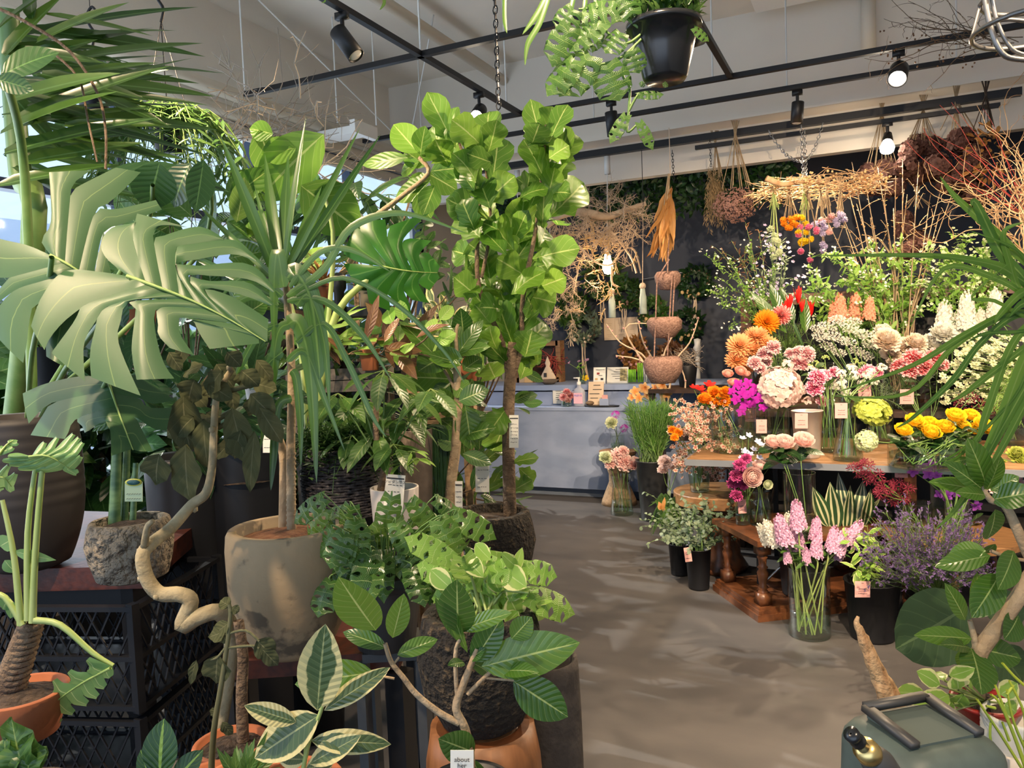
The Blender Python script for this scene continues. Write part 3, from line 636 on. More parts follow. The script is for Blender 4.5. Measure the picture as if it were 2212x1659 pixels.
for k, lab in enumerate(('lowest of the black lattice crates under the red-brown bench', 'middle black lattice crate under the red-brown bench', 'topmost black lattice crate right beneath the red-brown bench')):
    crate((c0[0], c0[1], .03+.29*k), .62, .42, .275, (cx_, cy_), lab)
# lower frame where the clay pots stand
def px_box(t, name, pts, mt): m = M(); m.slab([V(*p) for p in pts], .03); t.part(name, m, mt, smooth=False)
t = Thing('plant_stand', 'dark wooden bench on black legs carrying the mottled clay pot', 'bench', on(700, 1420, .0)*V(1, 1, 0)+V(0, 0, 0))
zc = at(640, 1402, 1.9)[2]
cc = [on(500, 1428, zc), on(860, 1405, zc), on(900, 1330, zc), on(520, 1345, zc)]
m = M(); m.slab([V(p[0], p[1], zc-.002) for p in cc], .045); t.part('seat_board', m, 'redwood', smooth=False)
for p in cc:
    m = M(); m.box((p[0], p[1], (zc-.05)/2), (.05, .05, zc-.05)); t.part('leg', m, 'black_metal', smooth=False)
m = M(); m.bar(cc[0]-V(0, 0, .35), cc[1]-V(0, 0, .35), .03, .04); m.bar(cc[1]-V(0, 0, .35), cc[2]-V(0, 0, .35), .03, .04); t.part('stretcher', m, 'black_metal', smooth=False)

# ---- giant monstera in the ribbed planter
base = at(62, 1195, 2.02); base[2] = .952
t = Thing('monstera_plant', 'giant monstera with huge split leaves in a ribbed matt black planter on the bench', 'potted plant', base)
pot(t, 'ribbed', base, S(108, 2.0), S(330, 2.0), S(75, 2.0), 'ribbed', name='planter')
m = M()
for pts, r in (([(60, 900, 2.0), (70, 760, 1.8), (100, 640, 1.55), (112, 556, 1.45)], 5), ([(90, 900, 2.0), (140, 800, 1.8), (230, 680, 1.55), (284, 601, 1.42)], 5), ([(110, 900, 2.0), (190, 880, 1.75), (233, 817, 1.5)], 4), ([(70, 880, 2.0), (60, 500, 1.9), (45, 300, 1.8), (10, 165, 1.6)], 9), ([(80, 880, 2.0), (300, 520, 1.9), (330, 400, 1.7)], 5), ([(85, 880, 2.0), (420, 560, 2.1), (455, 370, 1.9)], 5)):
    ptube(m, pts, 1.6, [r*1.5, r], 8)
t.part('leaf_stalks', m, 'stem')
m = M(); rm = M()
def P1(x, y, s): return at(x, y, 1.42 - (y-600)*.00055 + abs(x-300)*.00025 + .00000045*(y-600)**2) + TOCAM*sin(s*pi)*.0025
lobed_part(t, 'leaf_monstera', [(277, 597), (330, 616), (380, 635), (430, 656), (500, 692), (575, 738)],
 [((291, 482), (294, 480), (288, 520), [(228, 556), (219, 521), (243, 491)]),
  ((296, 461), (405, 491), (332, 521), [(292, 480)], [(334, 500), (352, 487)]),
  ((484, 516), (484, 519), (379, 540), [(345, 512), (430, 489)], [(410, 529)]),
  ((556, 561), (553, 566), (378, 576), [(420, 525), (506, 518)], [(430, 560), (506, 549)]),
  ((596, 628), (590, 632), (404, 600), [(430, 574), (540, 570)], [(456, 596), (540, 604)]),
  ((592, 658), (585, 660), (440, 628), [(450, 607), (540, 611)], [(482, 627), (540, 643)]),
  ((580, 690), (578, 737), None, [(500, 640)], [])],
 [((67, 704), (96, 756), (185, 657), [(215, 587), (137, 586), (89, 643)], [(177, 664), (142, 691), (109, 728)]),
  ((111, 762), (184, 824), (229, 663), [(162, 692)], [(215, 683), (187, 724), (180, 760)]),
  ((197, 815), (304, 855), (282, 650), [(203, 721), (194, 767)], [(262, 690), (254, 718), (262, 760)]),
  ((295, 820), (377, 818), (346, 664), [(293, 668), (284, 754)], [(334, 704), (352, 780)]),
  ((367, 752), (420, 768), (394, 686), [(342, 699), (342, 724)], [(387, 700), (390, 724)]),
  ((453, 754), (560, 742), None, [(415, 688), (430, 719)], [(560, 728)])],
 P1, 0, .6, ns=14, nc=6, ribw=.0042)
def P2(x, y, s): return at(x, y, 1.5 - (y-555)*.0004 + abs(x-120)*.0004) + TOCAM*sin(s*pi)*.002
lobed_part(t, 'leaf_monstera', [(111, 552), (150, 572), (190, 600), (230, 640)],
 [((106, 372), (197, 368), (152, 425), [(89, 520), (109, 485), (109, 420)], [(160, 395)]),
  ((250, 362), (304, 372), (204, 460), [(165, 405)], [(222, 448), (262, 415)]),
  ((337, 432), (350, 453), (223, 501), [(253, 452)], [(253, 489), (294, 473)]),
  ((225, 520), (240, 590), None)],
 [((-40, 500), (-30, 590), (20, 600), [(60, 530), (0, 516)]),
  ((-25, 650), (-20, 665), (50, 619), [(10, 612)], [(20, 636)]),
  ((0, 735), (50, 784), (82, 655), [(16, 640), (-10, 680)], [(64, 691), (58, 742)]),
  ((100, 770), (135, 790), None, [(95, 680)], [])],
 P2, 0, .3, ns=11, nc=5, ribw=.004)
def P3(x, y, s): return at(x, y, 1.56 - (y-830)*.0007 + abs(x-235)*.0005) + TOCAM*sin(s*pi)*.0025
lobed_part(t, 'leaf_monstera', [(235, 818), (245, 850), (262, 900), (290, 972)],
 [((340, 835), (378, 865), (300, 860), [(290, 812)], [(330, 872)]), ((372, 880), (360, 930), (290, 900), [(320, 880)], [(330, 925)]), ((330, 975), (302, 975), None, [(305, 925)])],
 [((49, 850), (62, 915), (120, 868), [(180, 812), (100, 828)], [(95, 880)]), ((66, 940), (140, 948), (165, 905), [(90, 900)], [(150, 930)]), ((183, 935), (193, 930), (226, 910), [(175, 915)]), ((240, 985), (285, 970), None, [(238, 930)])],
 P3, 0, .2, ns=9, nc=4, ribw=.003)
m = M()
pleaf(m, (0, 165), (112, 100), 90, 1.6, shape='oval', tilt=.5, bend=.3, r=.9); pleaf(m, (-10, 170), (64, 190), 46, 1.58, shape='oval', r=.9)
pleaf(m, (345, 352), (318, 452), 95, 1.75, shape='oval', side=.5, bend=.6); pleaf(m, (412, 352), (362, 440), 90, 1.8, shape='oval', side=-.4, bend=.4)
pleaf(m, (440, 345), (425, 455), 62, 1.7, shape='oval', side=.8, bend=.2, r=.8); pleaf(m, (230, 368), (480, 360), 80, 1.9, tilt=1.0, bend=.5)
t.part('upper_leaves', m, 'leaf_dark')
# ---- long-bladed palm, top corner
base = V(*at(-40, 1230, 3.1)[:2], .0)
t = Thing('palm_plant', 'tall palm with stiff spreading sword leaves behind the giant monstera', 'potted plant', base)
pot(t, 'brown_pot', base, .2, .5, .15, 'belly')
m = M(); m.tube(smooth_pts([base+V(0, 0, .4), at(70, 560, 2.25), at(45, 380, 2.25), at(30, 210, 2.25), at(18, 20, 2.2)]), [.035, .028], 10); t.part('trunk', m, 'stem')
m = M()
for (b, e, w, dt) in (((30, 260), (345, 128), 26, -.1), ((80, 90), (262, -4), 22, -.1), ((100, 30), (320, 65), 12, .0), ((110, 135), (427, 78), 24, .1), ((100, 170), (330, 125), 20, 0), ((60, 230), (400, 108), 20, .1), ((20, 215), (235, 145), 30, -.2), ((90, 160), (315, 208), 26, .0), ((150, 175), (455, 196), 26, .1), ((200, 200), (360, 264), 22, 0), ((110, 250), (465, 268), 30, .2), ((60, 300), (400, 330), 26, .1), ((140, 270), (360, 262), 18, 0), ((10, 330), (320, 240), 30, -.1), ((0, 290), (230, 180), 32, -.2), ((30, 140), (200, 80), 30, 0), ((10, 120), (130, -20), 34, 0), ((50, 350), (300, 300), 26, 0), ((0, 400), (240, 345), 28, 0), ((20, 200), (140, 330), 26, .1), ((0, 60), (150, -60), 30, 0), ((70, 40), (60, -80), 26, .1), ((120, 290), (395, 345), 20, .1), ((60, 210), (250, 262), 22, 0)):
    pleaf(m, b, e, w*1.25, 2.1, dt, 'strap', tilt=rnd(.2, 1), side=rnd(-.4, .4), bend=.12, ns=8, nc=2, fold=.35)
for i in range(46):
    a = rnd(-.75, .7); L = rnd(180, 430); b = (rnd(0, 50), rnd(60, 380)); pleaf(m, b, (b[0]+L*cos(a), b[1]-L*sin(a)*.55), rnd(18, 30), rnd(2.1, 2.5), rnd(-.1, .4), 'strap', tilt=rnd(0, 1.2), side=rnd(-.5, .5), bend=.2, ns=7, nc=2, fold=.3)
t.part('blades', m, 'leaf_strap_dark')
m = M(); ptube(m, [(0, 20), (60, 50), (150, 110), (210, 200), (228, 280), (228, 365)], 2.0, [4, 2.5], 5); ptube(m, [(110, 110), (170, 170), (190, 260), (210, 350)], 2.0, [3, 2], 5); t.part('aerial_roots', m, 'bark_brown')
# ---- coral stone pot with cylinder sansevieria
base = at(284, 1198, 1.88); base[2] = .952
t = Thing('sansevieria', 'cylindrical snake plant in a pale pitted stone pot with a plant tag', 'potted plant', base)
pot(t, 'stone_pot', base, S(82, 1.88), S(128, 1.88), S(72, 1.88), 'egg', n=48)
m = M()
for x, w, y, d in ((250, 12, 940, 1.9), (272, 9, 950, 1.93), (290, 7, 1000, 1.9)):
    m.tube([base+V(0, 0, .12)+(at(x, 1100, d)-at(284, 1100, 1.88))*V(1, 1, 0), at(x+3, y, d)], [S(w, 1.9), S(w*.8, 1.9)], 12)
t.part('leaves', m, G.setdefault('sans', mat('snake_plant_skin', (0.05, 0.12, 0.045), .4, noise=(18, (0.11, 0.20, 0.08), .4, .6, (1, 1, 3)))))
c = at(289, 1062, 1.78); m = M(); m.box(c, (S(38, 1.8), .0015, S(42, 1.8)), (RIGHT, TOCAM, -DOWN)); o = t.part('plant_tag', m, mat('tag_green', (0.45, 0.55, 0.33), .5), smooth=False)
q = M(); q.lathe([(.001, .0), (S(18, 1.8), .0005), (S(18, 1.8), -.001)], c-DOWN*S(20, 1.8)+TOCAM*.0015, 20, np.array([RIGHT, -DOWN*.45, TOCAM])); t.part('tag_emblem', q, mat('tag_yellow', (0.55, 0.55, 0.08), .5), parent=o)
q = M(); q.lathe([(.001, .0), (S(14, 1.8), .0005), (S(14, 1.8), -.001)], c-DOWN*S(20, 1.8)+TOCAM*.0025, 20, np.array([RIGHT, -DOWN*.42, TOCAM])); t.part('tag_picture', q, mat('tag_blue', (0.02, 0.09, 0.09), .5), parent=o)
q = M()
for k in range(2):
    for i in range(6): x = -.4+.14*i; q.bar(c+TOCAM*.002+RIGHT*S(38*x, 1.8)+DOWN*S(6+10*k, 1.8), c+TOCAM*.002+RIGHT*S(38*x+4, 1.8)+DOWN*S(4+10*k, 1.8), .0008, .0005, up=TOCAM)
t.part('lettering', q, 'ink', smooth=False, parent=o)
# ---- hanging fern basket
def hang_basket(px, py, d, rpx, hpx, hook, label, fol, mt='black_plastic', name='hanging_basket'):
    c = at(px, py, d); r, h = S(rpx, d), S(hpx, d); t = Thing(name, label, 'hanging plant', c); m = M()
    m.lathe([(.001, 0), (r*.55, 0), (r*.62, .01), (r*.8, h*.5), (r*.95, h*.9), (r*1.06, h*.9), (r*1.06, h), (r*.95, h), (r*.9, h*.85)], c, 36); t.part('pot', m, mt)
    q = M(); q.lathe([(r*.93, h*.84), (.001, h*.87)], c, 16); t.part('soil', q, 'soil')
    hk = at(*hook, d); w = M()
    for a in (.3, 2.4, 4.5): w.tube([c+V(r*cos(a), r*sin(a), h), hk], .0025, 5)
    t.part('hanger_wires', w, 'black_metal'); w = M(); w.tube(smooth_pts([hk, hk+UP*.05+RIGHT*.012, hk+UP*.09-RIGHT*.008, hk+UP*.13-RIGHT*.012, hk+UP*.16+RIGHT*.01, hk+UP*.13+RIGHT*.03]), .006, 6); t.part('hook', w, 'black_metal')
    w = M(); w.tube([hk+UP*.155, V(hk[0], hk[1], 3.99)], .002, 4); t.part('cord', w, 'black_metal'); return t, c, r, h
t, c, r, h = hang_basket(367, 330, 3.0, 46, 85, (348, 48), 'fern hanging in a black pot on three wires in front of the cream pipes', None)
m = M()
for i in range(90):
    a = rnd(0, 2*pi); o = c+V(r*.7*cos(a), r*.7*sin(a), h*.9); d = nz(V(cos(a), sin(a), rnd(.3, 1.4))); L = rnd(.18, .42); pts = [o+d*L*k-UP*L*1.5*k*k for k in np.linspace(0, 1, 7)]
    m.tube(pts, .002, 3)
    for k in range(1, 7):
        for sg in (-1, 1): leaf(m, pts[k], nz(cross(d, UP)*sg+d*.3-UP*rnd(.2, .9)), UP+rvec()*.4, rnd(.05, .1), .018, 'lance', ns=3, nc=2)
t.part('fronds', m, 'leaf_mid')
# ---- velvet kalanchoe: crooked trunk and felt leaves
base = at(440, 1370, 1.62)
t = Thing('velvet_kalanchoe', 'old velvet-leaved succulent with a long crooked pale trunk arching past the stone pot', 'potted plant', V(*at(452, 1600, 1.7)[:2], .0))
bz = t.loc
pot(t, 'brown_pot', bz, .085, .5, .07, 'belly')
m = M(); P = ptube(m, [(452, 1700, 1.7), (500, 1400, 1.72), (478, 1326, 1.62), (430, 1332, 1.6), (394, 1352, 1.6), (412, 1300, 1.6), (388, 1284, 1.6), (345, 1282, 1.6), (318, 1250, 1.6), (308, 1200, 1.6), (330, 1172, 1.62), (370, 1140, 1.66), (415, 1090, 1.7), (445, 1065, 1.7), (458, 1010, 1.7), (462, 930, 1.7), (470, 850, 1.72), (500, 800, 1.75)], 1.6, [17, 18, 17, 15, 13, 9, 7], 12, 5)
ptube(m, [(312, 1180, 1.6), (318, 1140, 1.58), (330, 1125, 1.57)], 1.6, [9, 5], 8, cap=True)
for i in range(0, len(P), 5):
    m.ball(P[i]+rvec()*.012, .008, 6)
t.part('trunk', m, 'bark_felt')
m = M()
for (b, e, w, tl) in (((395, 855), (400, 985), 78, .2), ((400, 960), (400, 1085), 72, 0), ((345, 980), (325, 1050), 70, .1), ((440, 905), (440, 1015), 55, .1), ((420, 820), (400, 870), 60, .6), ((500, 880), (530, 1000), 60, .1), ((550, 930), (535, 1070), 38, .1), ((480, 800), (440, 850), 50, .8), ((540, 850), (590, 900), 55, .5), ((440, 790), (385, 800), 40, 1), ((520, 800), (560, 830), 45, .8), ((365, 760), (390, 800), 32, .5), ((400, 740), (380, 790), 30, .4), ((450, 830), (500, 860), 46, .7), ((490, 760), (520, 790), 40, .8), ((520, 930), (500, 1000), 50, .1), ((560, 880), (610, 960), 45, .2), ((420, 900), (370, 940), 50, .5)):
    pleaf(m, b, e, w, 1.7, shape='oval', tilt=tl, side=rnd(-.3, .3), wav=.10, bend=rnd(.2, .8), ns=8, nc=6)
for i in range(14):
    b = (rnd(400, 560), rnd(770, 960)); pleaf(m, b, (b[0]+rnd(-60, 60), b[1]+rnd(10, 60)), rnd(30, 50), 1.8, shape='oval', tilt=rnd(0, .8), wav=.1, bend=.4)
for i in range(10): b = (rnd(420, 560), rnd(800, 950)); m.tube([at(470, b[1]+20, 1.72), at(b[0], b[1], 1.74)], .006, 5)
t.part('leaves', m, 'leaf_felt')
# small velvet seedling
base = at(455, 1690, 1.35)
t = Thing('velvet_kalanchoe', 'young velvet-leaved succulent with a bare curving stem and a torn olive leaf', 'potted plant', base-V(0, 0, .06))
pot(t, 'terracotta', base-V(0, 0, .12), .075, .12, .055, 'rimmed')
m = M(); ptube(m, [(455, 1690), (462, 1580), (478, 1480), (490, 1400), (498, 1330), (495, 1305)], 1.35, [7, 4], 8); ptube(m, [(490, 1395), (470, 1420), (455, 1425)], 1.35, 3); ptube(m, [(490, 1370), (530, 1362), (560, 1385)], 1.35, 3); ptube(m, [(490, 1400), (540, 1395), (560, 1400)], 1.35, 3)
t.part('stem', m, 'leaf_felt')
m = M()
for (b, e, w) in (((472, 1415), (460, 1482), 66), ((425, 1425), (405, 1482), 22), ((555, 1382), (590, 1420), 50), ((496, 1345), (460, 1370), 34), ((488, 1365), (448, 1375), 36), ((497, 1310), (475, 1296), 30), ((500, 1312), (516, 1322), 22), ((480, 1560), (500, 1590), 26), ((474, 1530), (452, 1548), 22), ((480, 1370), (490, 1390), 26), ((565, 1400), (600, 1440), 34)):
    pleaf(m, b, e, w, 1.35, shape='oval', tilt=rnd(0, .6), wav=.1, bend=.4, ns=7, nc=5)
t.part('leaves', m, 'leaf_felt')
# ---- split-leaf philodendron in terracotta, bottom corner
base = at(50, 1585, 1.25)
t = Thing('philodendron', 'split-leaf philodendron with a scarred brown trunk in a terracotta pot', 'potted plant', base)
pot(t, 'terracotta', base, S(95, 1.25), S(95, 1.25), S(70, 1.25), 'plain', n=36)
m = M(); ptube(m, [(20, 1540), (20, 1470), (45, 1400), (70, 1340)], 1.25, [26, 24], 12); 
for i in range(14): m.lathe([(S(25, 1.25), -.004), (S(28, 1.25), 0), (S(25, 1.25), .004)], at(20+i*3.6, 1520-i*13, 1.25), 12)
m.tube([at(48, 1530, 1.25), at(35, 1450, 1.25)], .012, 8); t.part('trunk', m, 'bark_brown')
m = M()
for pts in ([(70, 1345), (76, 1200), (92, 1010), (100, 975)], [(60, 1340), (60, 1150), (78, 1000)], [(45, 1350), (30, 1200), (5, 1080)], [(75, 1340), (130, 1350), (200, 1410), (245, 1438)], [(50, 1350), (10, 1290), (-30, 1280)]): ptube(m, pts, 1.22, [8, 4.5], 8)
t.part('leaf_stalks', m, 'stem_lime')
m = M(); rm = M()
def P4(x, y, s): return at(x, y, 1.2+abs(y-985)*.0006)+TOCAM*sin(s*pi)*.004
def fan(rib, tips, w, pos, wn=.5):       # finger-lobed leaf: list of finger tips per side
    out = []
    for side in tips:
        L = []
        for i, (tx, ty) in enumerate(side):
            k = (i+.5)/len(side); bx = rib[0][0]+(rib[-1][0]-rib[0][0])*k; by = rib[0][1]+(rib[-1][1]-rib[0][1])*k
            d = V(tx-bx, ty-by); n = nz(np.append(d, 0))[:2]; pr = V(-n[1], n[0]); rd = V(rib[-1][0]-rib[0][0], rib[-1][1]-rib[0][1]); pr = pr*(1 if pr@rd > 0 else -1)
            sn = None
            if i < len(side)-1:
                k2 = (i+1)/len(side); b2 = V(rib[0][0]+(rib[-1][0]-rib[0][0])*k2, rib[0][1]+(rib[-1][1]-rib[0][1])*k2); mid = (V(tx, ty)+V(*side[i+1]))/2; sn = tuple(b2+(mid-b2)*wn)
            T = V(tx, ty); L.append((tuple(T-pr*w*.5), tuple(T+pr*w*.5), sn, [tuple(T-d*.35-pr*w*.9)], [tuple(T-d*.35+pr*w*.9)]))
        out.append(L)
    lobed_part(t, 'leaf_philo', rib, out[0], out[1], pos, 0, .7, ns=8, nc=4, ribw=.0025)
fan([(68, 986), (110, 985), (160, 1015)], ([(98, 955), (125, 945), (160, 937), (172, 945), (180, 955), (176, 985)], [(20, 985), (8, 995), (22, 1003), (42, 1012), (80, 1016), (168, 1024)]), 9, P4)
def P5(x, y, s): return at(x, y, 1.22+(y-1450)*.0004)+TOCAM*sin(s*pi)*.004
fan([(243, 1440), (170, 1480), (82, 1545)], ([(190, 1424), (150, 1450), (118, 1468), (82, 1510)], [(240, 1462), (228, 1484), (212, 1505), (190, 1520), (160, 1540), (132, 1560)]), 13, P5)
fan([(-20, 1040), (10, 1030), (30, 1050)], ([(20, 1005), (35, 1022)], [(5, 1060), (28, 1062)]), 9, P4)
fan([(0, 985), (20, 960), (35, 950)], ([(0, 965), (20, 952)], [(30, 965), (40, 955)]), 8, P4)
for (b, e, w) in (((30, 1190), (110, 1215), 26), ((0, 1180), (25, 1165), 40), ((10, 1210), (30, 1240), 30), ((20, 1290), (0, 1320), 34), ((30, 1300), (15, 1340), 26)): pleaf(m, b, e, w, 1.22, shape='lance', bend=.5)
t.part('leaves', m, 'leaf_philo')
# grey-green oak-leaved plant in the bottom corner and calathea, small ferns
base = at(60, 1760, 1.15)
t = Thing('lobed_houseplant', 'grey-green plant with jagged lobed leaves at the foot of the terracotta pot', 'potted plant', base)
pot(t, 'brown_pot', base-V(0, 0, .04), .06, .08, .045)
m = M(); m.tube([base, at(40, 1640, 1.13)], .004, 5); t.part('stem', m, 'stem')
m = M()
for (b, e, w) in (((60, 1690), (10, 1560), 60), ((60, 1690), (60, 1590), 50), ((30, 1700), (90, 1620), 40), ((20, 1690), (0, 1600), 50)): pleaf(m, b, e, w*1.4, 1.13, shape='oval', wav=.18, ns=10, nc=6)
t.part('leaves', m, 'leaf_mid')
base = at(345, 1750, 1.2)
t = Thing('calathea', 'calathea with a dark leaf feathered in lime green beside the crates', 'potted plant', base); pot(t, 'black_plastic', base-V(0, 0, .03), .06, .08, .045)
m = M(); m.tube([base, at(345, 1665, 1.2)], .003, 5); m.tube([base, at(370, 1680, 1.2)], .003, 5); t.part('stem', m, 'stem')
m = M(); pleaf(m, (345, 1680), (345, 1562), 78, 1.2, shape='oval', tilt=.3, ns=10, nc=6); pleaf(m, (375, 1690), (430, 1625), 50, 1.2, tilt=.4); pleaf(m, (330, 1690), (300, 1625), 40, 1.2, tilt=.4); t.part('leaves', m, 'leaf_calathea')
base = at(525, 1750, 1.15)
t = Thing('glossy_houseplant', 'small glossy dark plant with pointed leaves under the variegated rubber plant', 'potted plant', base); pot(t, 'terracotta', base-V(0, 0, .03), .06, .08, .045)
m = M(); m.tube([base, at(525, 1665, 1.15)], .004, 5); t.part('stem', m, 'stem')
m = M()
for i in range(22):
    a = radians(rnd(15, 165)); b = (525+rnd(-15, 15), 1690); L = rnd(50, 100); pleaf(m, b, (b[0]+L*cos(a), b[1]-L*sin(a)), 20, 1.15, rnd(-.05, .05), shape='lance', tilt=rnd(0, 1), bend=.4)
t.part('leaves', m, 'leaf_mid')
# terracotta bowl behind seedling
base = at(505, 1690, 1.5); t = Thing('terracotta_pot', 'terracotta pot with a bare brown stem behind the velvet seedling', 'potted plant', base)
pot(t, 'terracotta', base, S(80, 1.5), S(90, 1.5), S(58, 1.5), 'plain'); m = M(); ptube(m, [(525, 1600), (522, 1500), (525, 1420), (515, 1340)], 1.5, [13, 11], 10); t.part('stem', m, 'bark_brown')
# ---- dragon tree in the mottled clay pot
base = at(637, 1400, 1.9)
t = Thing('dragon_tree', 'dragon tree with two bare canes and long arching blades in a big mottled clay pot', 'potted plant', base)
pot(t, 'beige_pot', base, S(127, 1.9), S(268, 1.9), S(82, 1.9), 'belly', n=48, soilmat=G.setdefault('rust_soil', mat('rusty_soil', (0.16, 0.06, 0.025), .95, noise=(30, (0.24, 0.11, 0.05), .4, .6), bump=(90, 1, .01))), fill=.93)
m = M(); ptube(m, [(630, 1150), (628, 980), (630, 820), (620, 640), (610, 560)], 1.9, [10, 9, 7], 10); ptube(m, [(612, 1150, 1.95), (614, 1000, 1.95), (606, 960, 1.95), (590, 925, 1.95), (574, 880, 1.95), (580, 800, 1.95)], 1.95, [11, 10, 12], 10)
for y in range(980, 1150, 11): m.lathe([(S(10, 1.9), -.003), (S(10.8, 1.9), 0), (S(10, 1.9), .003)], at(629, y, 1.9), 10)
t.part('canes', m, 'bark_pale')
m = M()
for (b, e, w, dt, bd) in (((612, 600), (652, 255), 15, 0, .1), ((615, 590), (775, 280), 17, 0, .1), ((618, 600), (822, 285), 20, .1, .15), ((605, 590), (570, 330), 26, .1, .1), ((600, 600), (480, 300), 26, -.1, .15), ((600, 610), (425, 440), 15, .0, .1), ((605, 590), (545, 400), 15, .1, .1), ((612, 580), (618, 330), 26, .15, .1), ((625, 585), (690, 400), 22, .1, .1), ((590, 640), (370, 530), 17, 0, .1)):
    pleaf(m, b, e, w*.95, 1.9, dt, 'strap', tilt=.1, side=rnd(-.5, .5), bend=bd, ns=9, nc=2, fold=.3)
def arch(m, pts, w, d, sh='strap', dd=0, **k):    # blade following a bent path through pixels
    P = smooth_pts([at(p[0], p[1], d+dd*i/len(pts)) for i, p in enumerate(pts)], 5); n = len(P); rows = []
    for i, p in enumerate(P):
        tt = i/(n-1); ww = S(w, d)/2*(min(tt/.08+.5, 1))*min((1-tt)/.4, 1)**.8; tg = nz(P[min(i+1, n-1)]-P[max(i-1, 0)]); sd = nz(cross(tg, TOCAM+k.get('lean', 0)*UP)); nn = cross(sd, tg)
        rows.append([p-sd*ww-nn*ww*.25, p, p+sd*ww-nn*ww*.25])
    P = np.array(rows); A = np.zeros(P.shape[:2]+(4,)); A[..., 0] = [0, .5, 1]; A[..., 1] = np.linspace(0, 1, n)[:, None]; A[..., 2] = rnd(); m.grid(P, A)
for pts, w in (([(612, 620), (600, 545), (592, 600), (592, 780)], 34), ([(620, 600), (640, 590), (672, 650), (688, 780), (690, 820)], 52), ([(622, 700), (645, 700), (670, 800), (684, 1045)], 42), ([(620, 640), (700, 580), (760, 490), (870, 460), (1010, 505)], 20), ([(625, 620), (690, 545), (760, 540), (845, 588)], 16), ([(620, 650), (700, 650), (780, 720), (845, 820)], 18), ([(640, 740), (700, 700), (750, 780), (805, 900), (835, 945)], 16), ([(620, 780), (660, 760), (700, 860), (745, 975)], 18), ([(630, 800), (640, 820), (648, 900), (650, 1010)], 22), ([(600, 700), (560, 720), (520, 790), (490, 860)], 18), ([(600, 660), (540, 640), (480, 680), (440, 740)], 20), ([(610, 760), (570, 800), (560, 880)], 22), ([(640, 640), (740, 600), (860, 660), (960, 760), (1005, 830)], 12), ([(630, 860), (600, 880), (590, 990), (585, 1060)], 22), ([(625, 700), (600, 720), (585, 830), (560, 980)], 26), ([(610, 640), (570, 610), (520, 600), (470, 650)], 20), ([(640, 660), (668, 640), (700, 740), (712, 880)], 26)):
    arch(m, pts, w*.85, 1.86)
t.part('blades', m, 'leaf_dragon')
# ---- trailing swiss-cheese vine in the dark grey pot
base = at(835, 1390, 1.85)
t = Thing('cheese_vine', 'trailing swiss-cheese vine spilling over a dark grey plastic pot', 'potted plant', base)
pot(t, 'grey_plastic', base, S(88, 1.85), S(158, 1.85), S(62, 1.85), 'rimmed', n=36)
m = M(); s_ = M()
for i in range(80):
    x, y = rnd(690, 985), rnd(1065, 1300)
    if y > 1240 and 760 < x < 900: continue
    q = at(x, y, rnd(1.68, 1.95)); a = nz(q-(base+V(0, 0, .2))); s_.tube(smooth_pts([base+V(0, 0, .17)+a*V(1, 1, 0)*.05, base*.45+q*.55+V(0, 0, .10), q+UP*.012, q], 3), .0018, 4)
    holey_leaf(m, q, nz(a*V(1, 1, .1)+RIGHT*rnd(-.5, .5)-UP*rnd(.4, 1.3)), TOCAM+UP*rnd(.2, 1)+rvec()*.4, rnd(.07, .12), rnd(.05, .075), bend=.6)
for k in range(24): cx0 = rnd(780, 890); s_.tube([at(cx0, 1245, 1.85), at(cx0+rnd(-25, 25), 1160, 1.85)], .0025, 4)
t.part('vines', s_, 'stem'); t.part('leaves', m, 'leaf_altissima')
# stand boxes
t = Thing('black_plant_stand', 'matt black metal frame stand below the dark grey pot', 'stand', V(*base[:2], 0)); m = M(); z = base[2]-.004
cc = [on(782, 1415, z), on(912, 1408, z), on(905, 1355, z), on(800, 1360, z)]; m.slab([V(p[0], p[1], z) for p in cc], .02)
t.part('top_plate', m, 'grey_plastic', smooth=False)
for p in cc: m = M(); m.box((p[0], p[1], (z-.02)/2), (.025, .025, z-.02)); t.part('leg', m, 'grey_plastic', smooth=False)
# ---- rough charred pot with young golden pothos
base = at(1043, 1562, 1.55)
t = Thing('golden_pothos', 'golden pothos and cheese vine cuttings in a rough charred black clay pot', 'potted plant', base)
pot(t, 'bark_pot', base, S(124, 1.55), S(248, 1.55), S(88, 1.55), 'egg', n=56, lip=.022)
m = M(); s_ = M()
for i in range(26):
    a = radians(rnd(20, 160)); q = at(1035+rnd(-90, 110), 1300-rnd(0, 110), rnd(1.45, 1.65)); s_.tube([base+V(rnd(-.05, .05), rnd(-.05, .05), .22), (q+base+V(0, 0, .22))/2+V(0, 0, .03), q], .003, 5)
    holey_leaf(m, q, nz(RIGHT*cos(a)*1.3-UP*rnd(-.3, .7)+rvec()*.3), TOCAM+UP*rnd(.3, 1), rnd(.06, .11), rnd(.045, .065))
t.part('vine_leaves', m, 'leaf_lime'); m = M()
for (b, e, w) in (((1120, 1230), (1090, 1200), 26), ((1110, 1240), (1126, 1190), 24), ((1085, 1230), (1130, 1265), 56), ((1100, 1300), (1125, 1250), 38), ((1100, 1290), (1125, 1340), 52), ((1160, 1300), (1165, 1355), 38), ((1150, 1300), (1185, 1320), 34), ((1080, 1280), (1060, 1240), 34), ((1060, 1210), (1020, 1170), 34), ((1000, 1200), (1040, 1240), 40), ((1120, 1320), (1090, 1350), 36), ((930, 1230), (970, 1270), 44), ((1160, 1305), (1186, 1296), 12)):
    pleaf(m, b, e, w, 1.5, rnd(-.05, .05), 'oval', tilt=rnd(.1, .7), bend=.4)
t.part('leaves', m, 'leaf_pothos'); t.part('stems', s_, 'stem_lime')
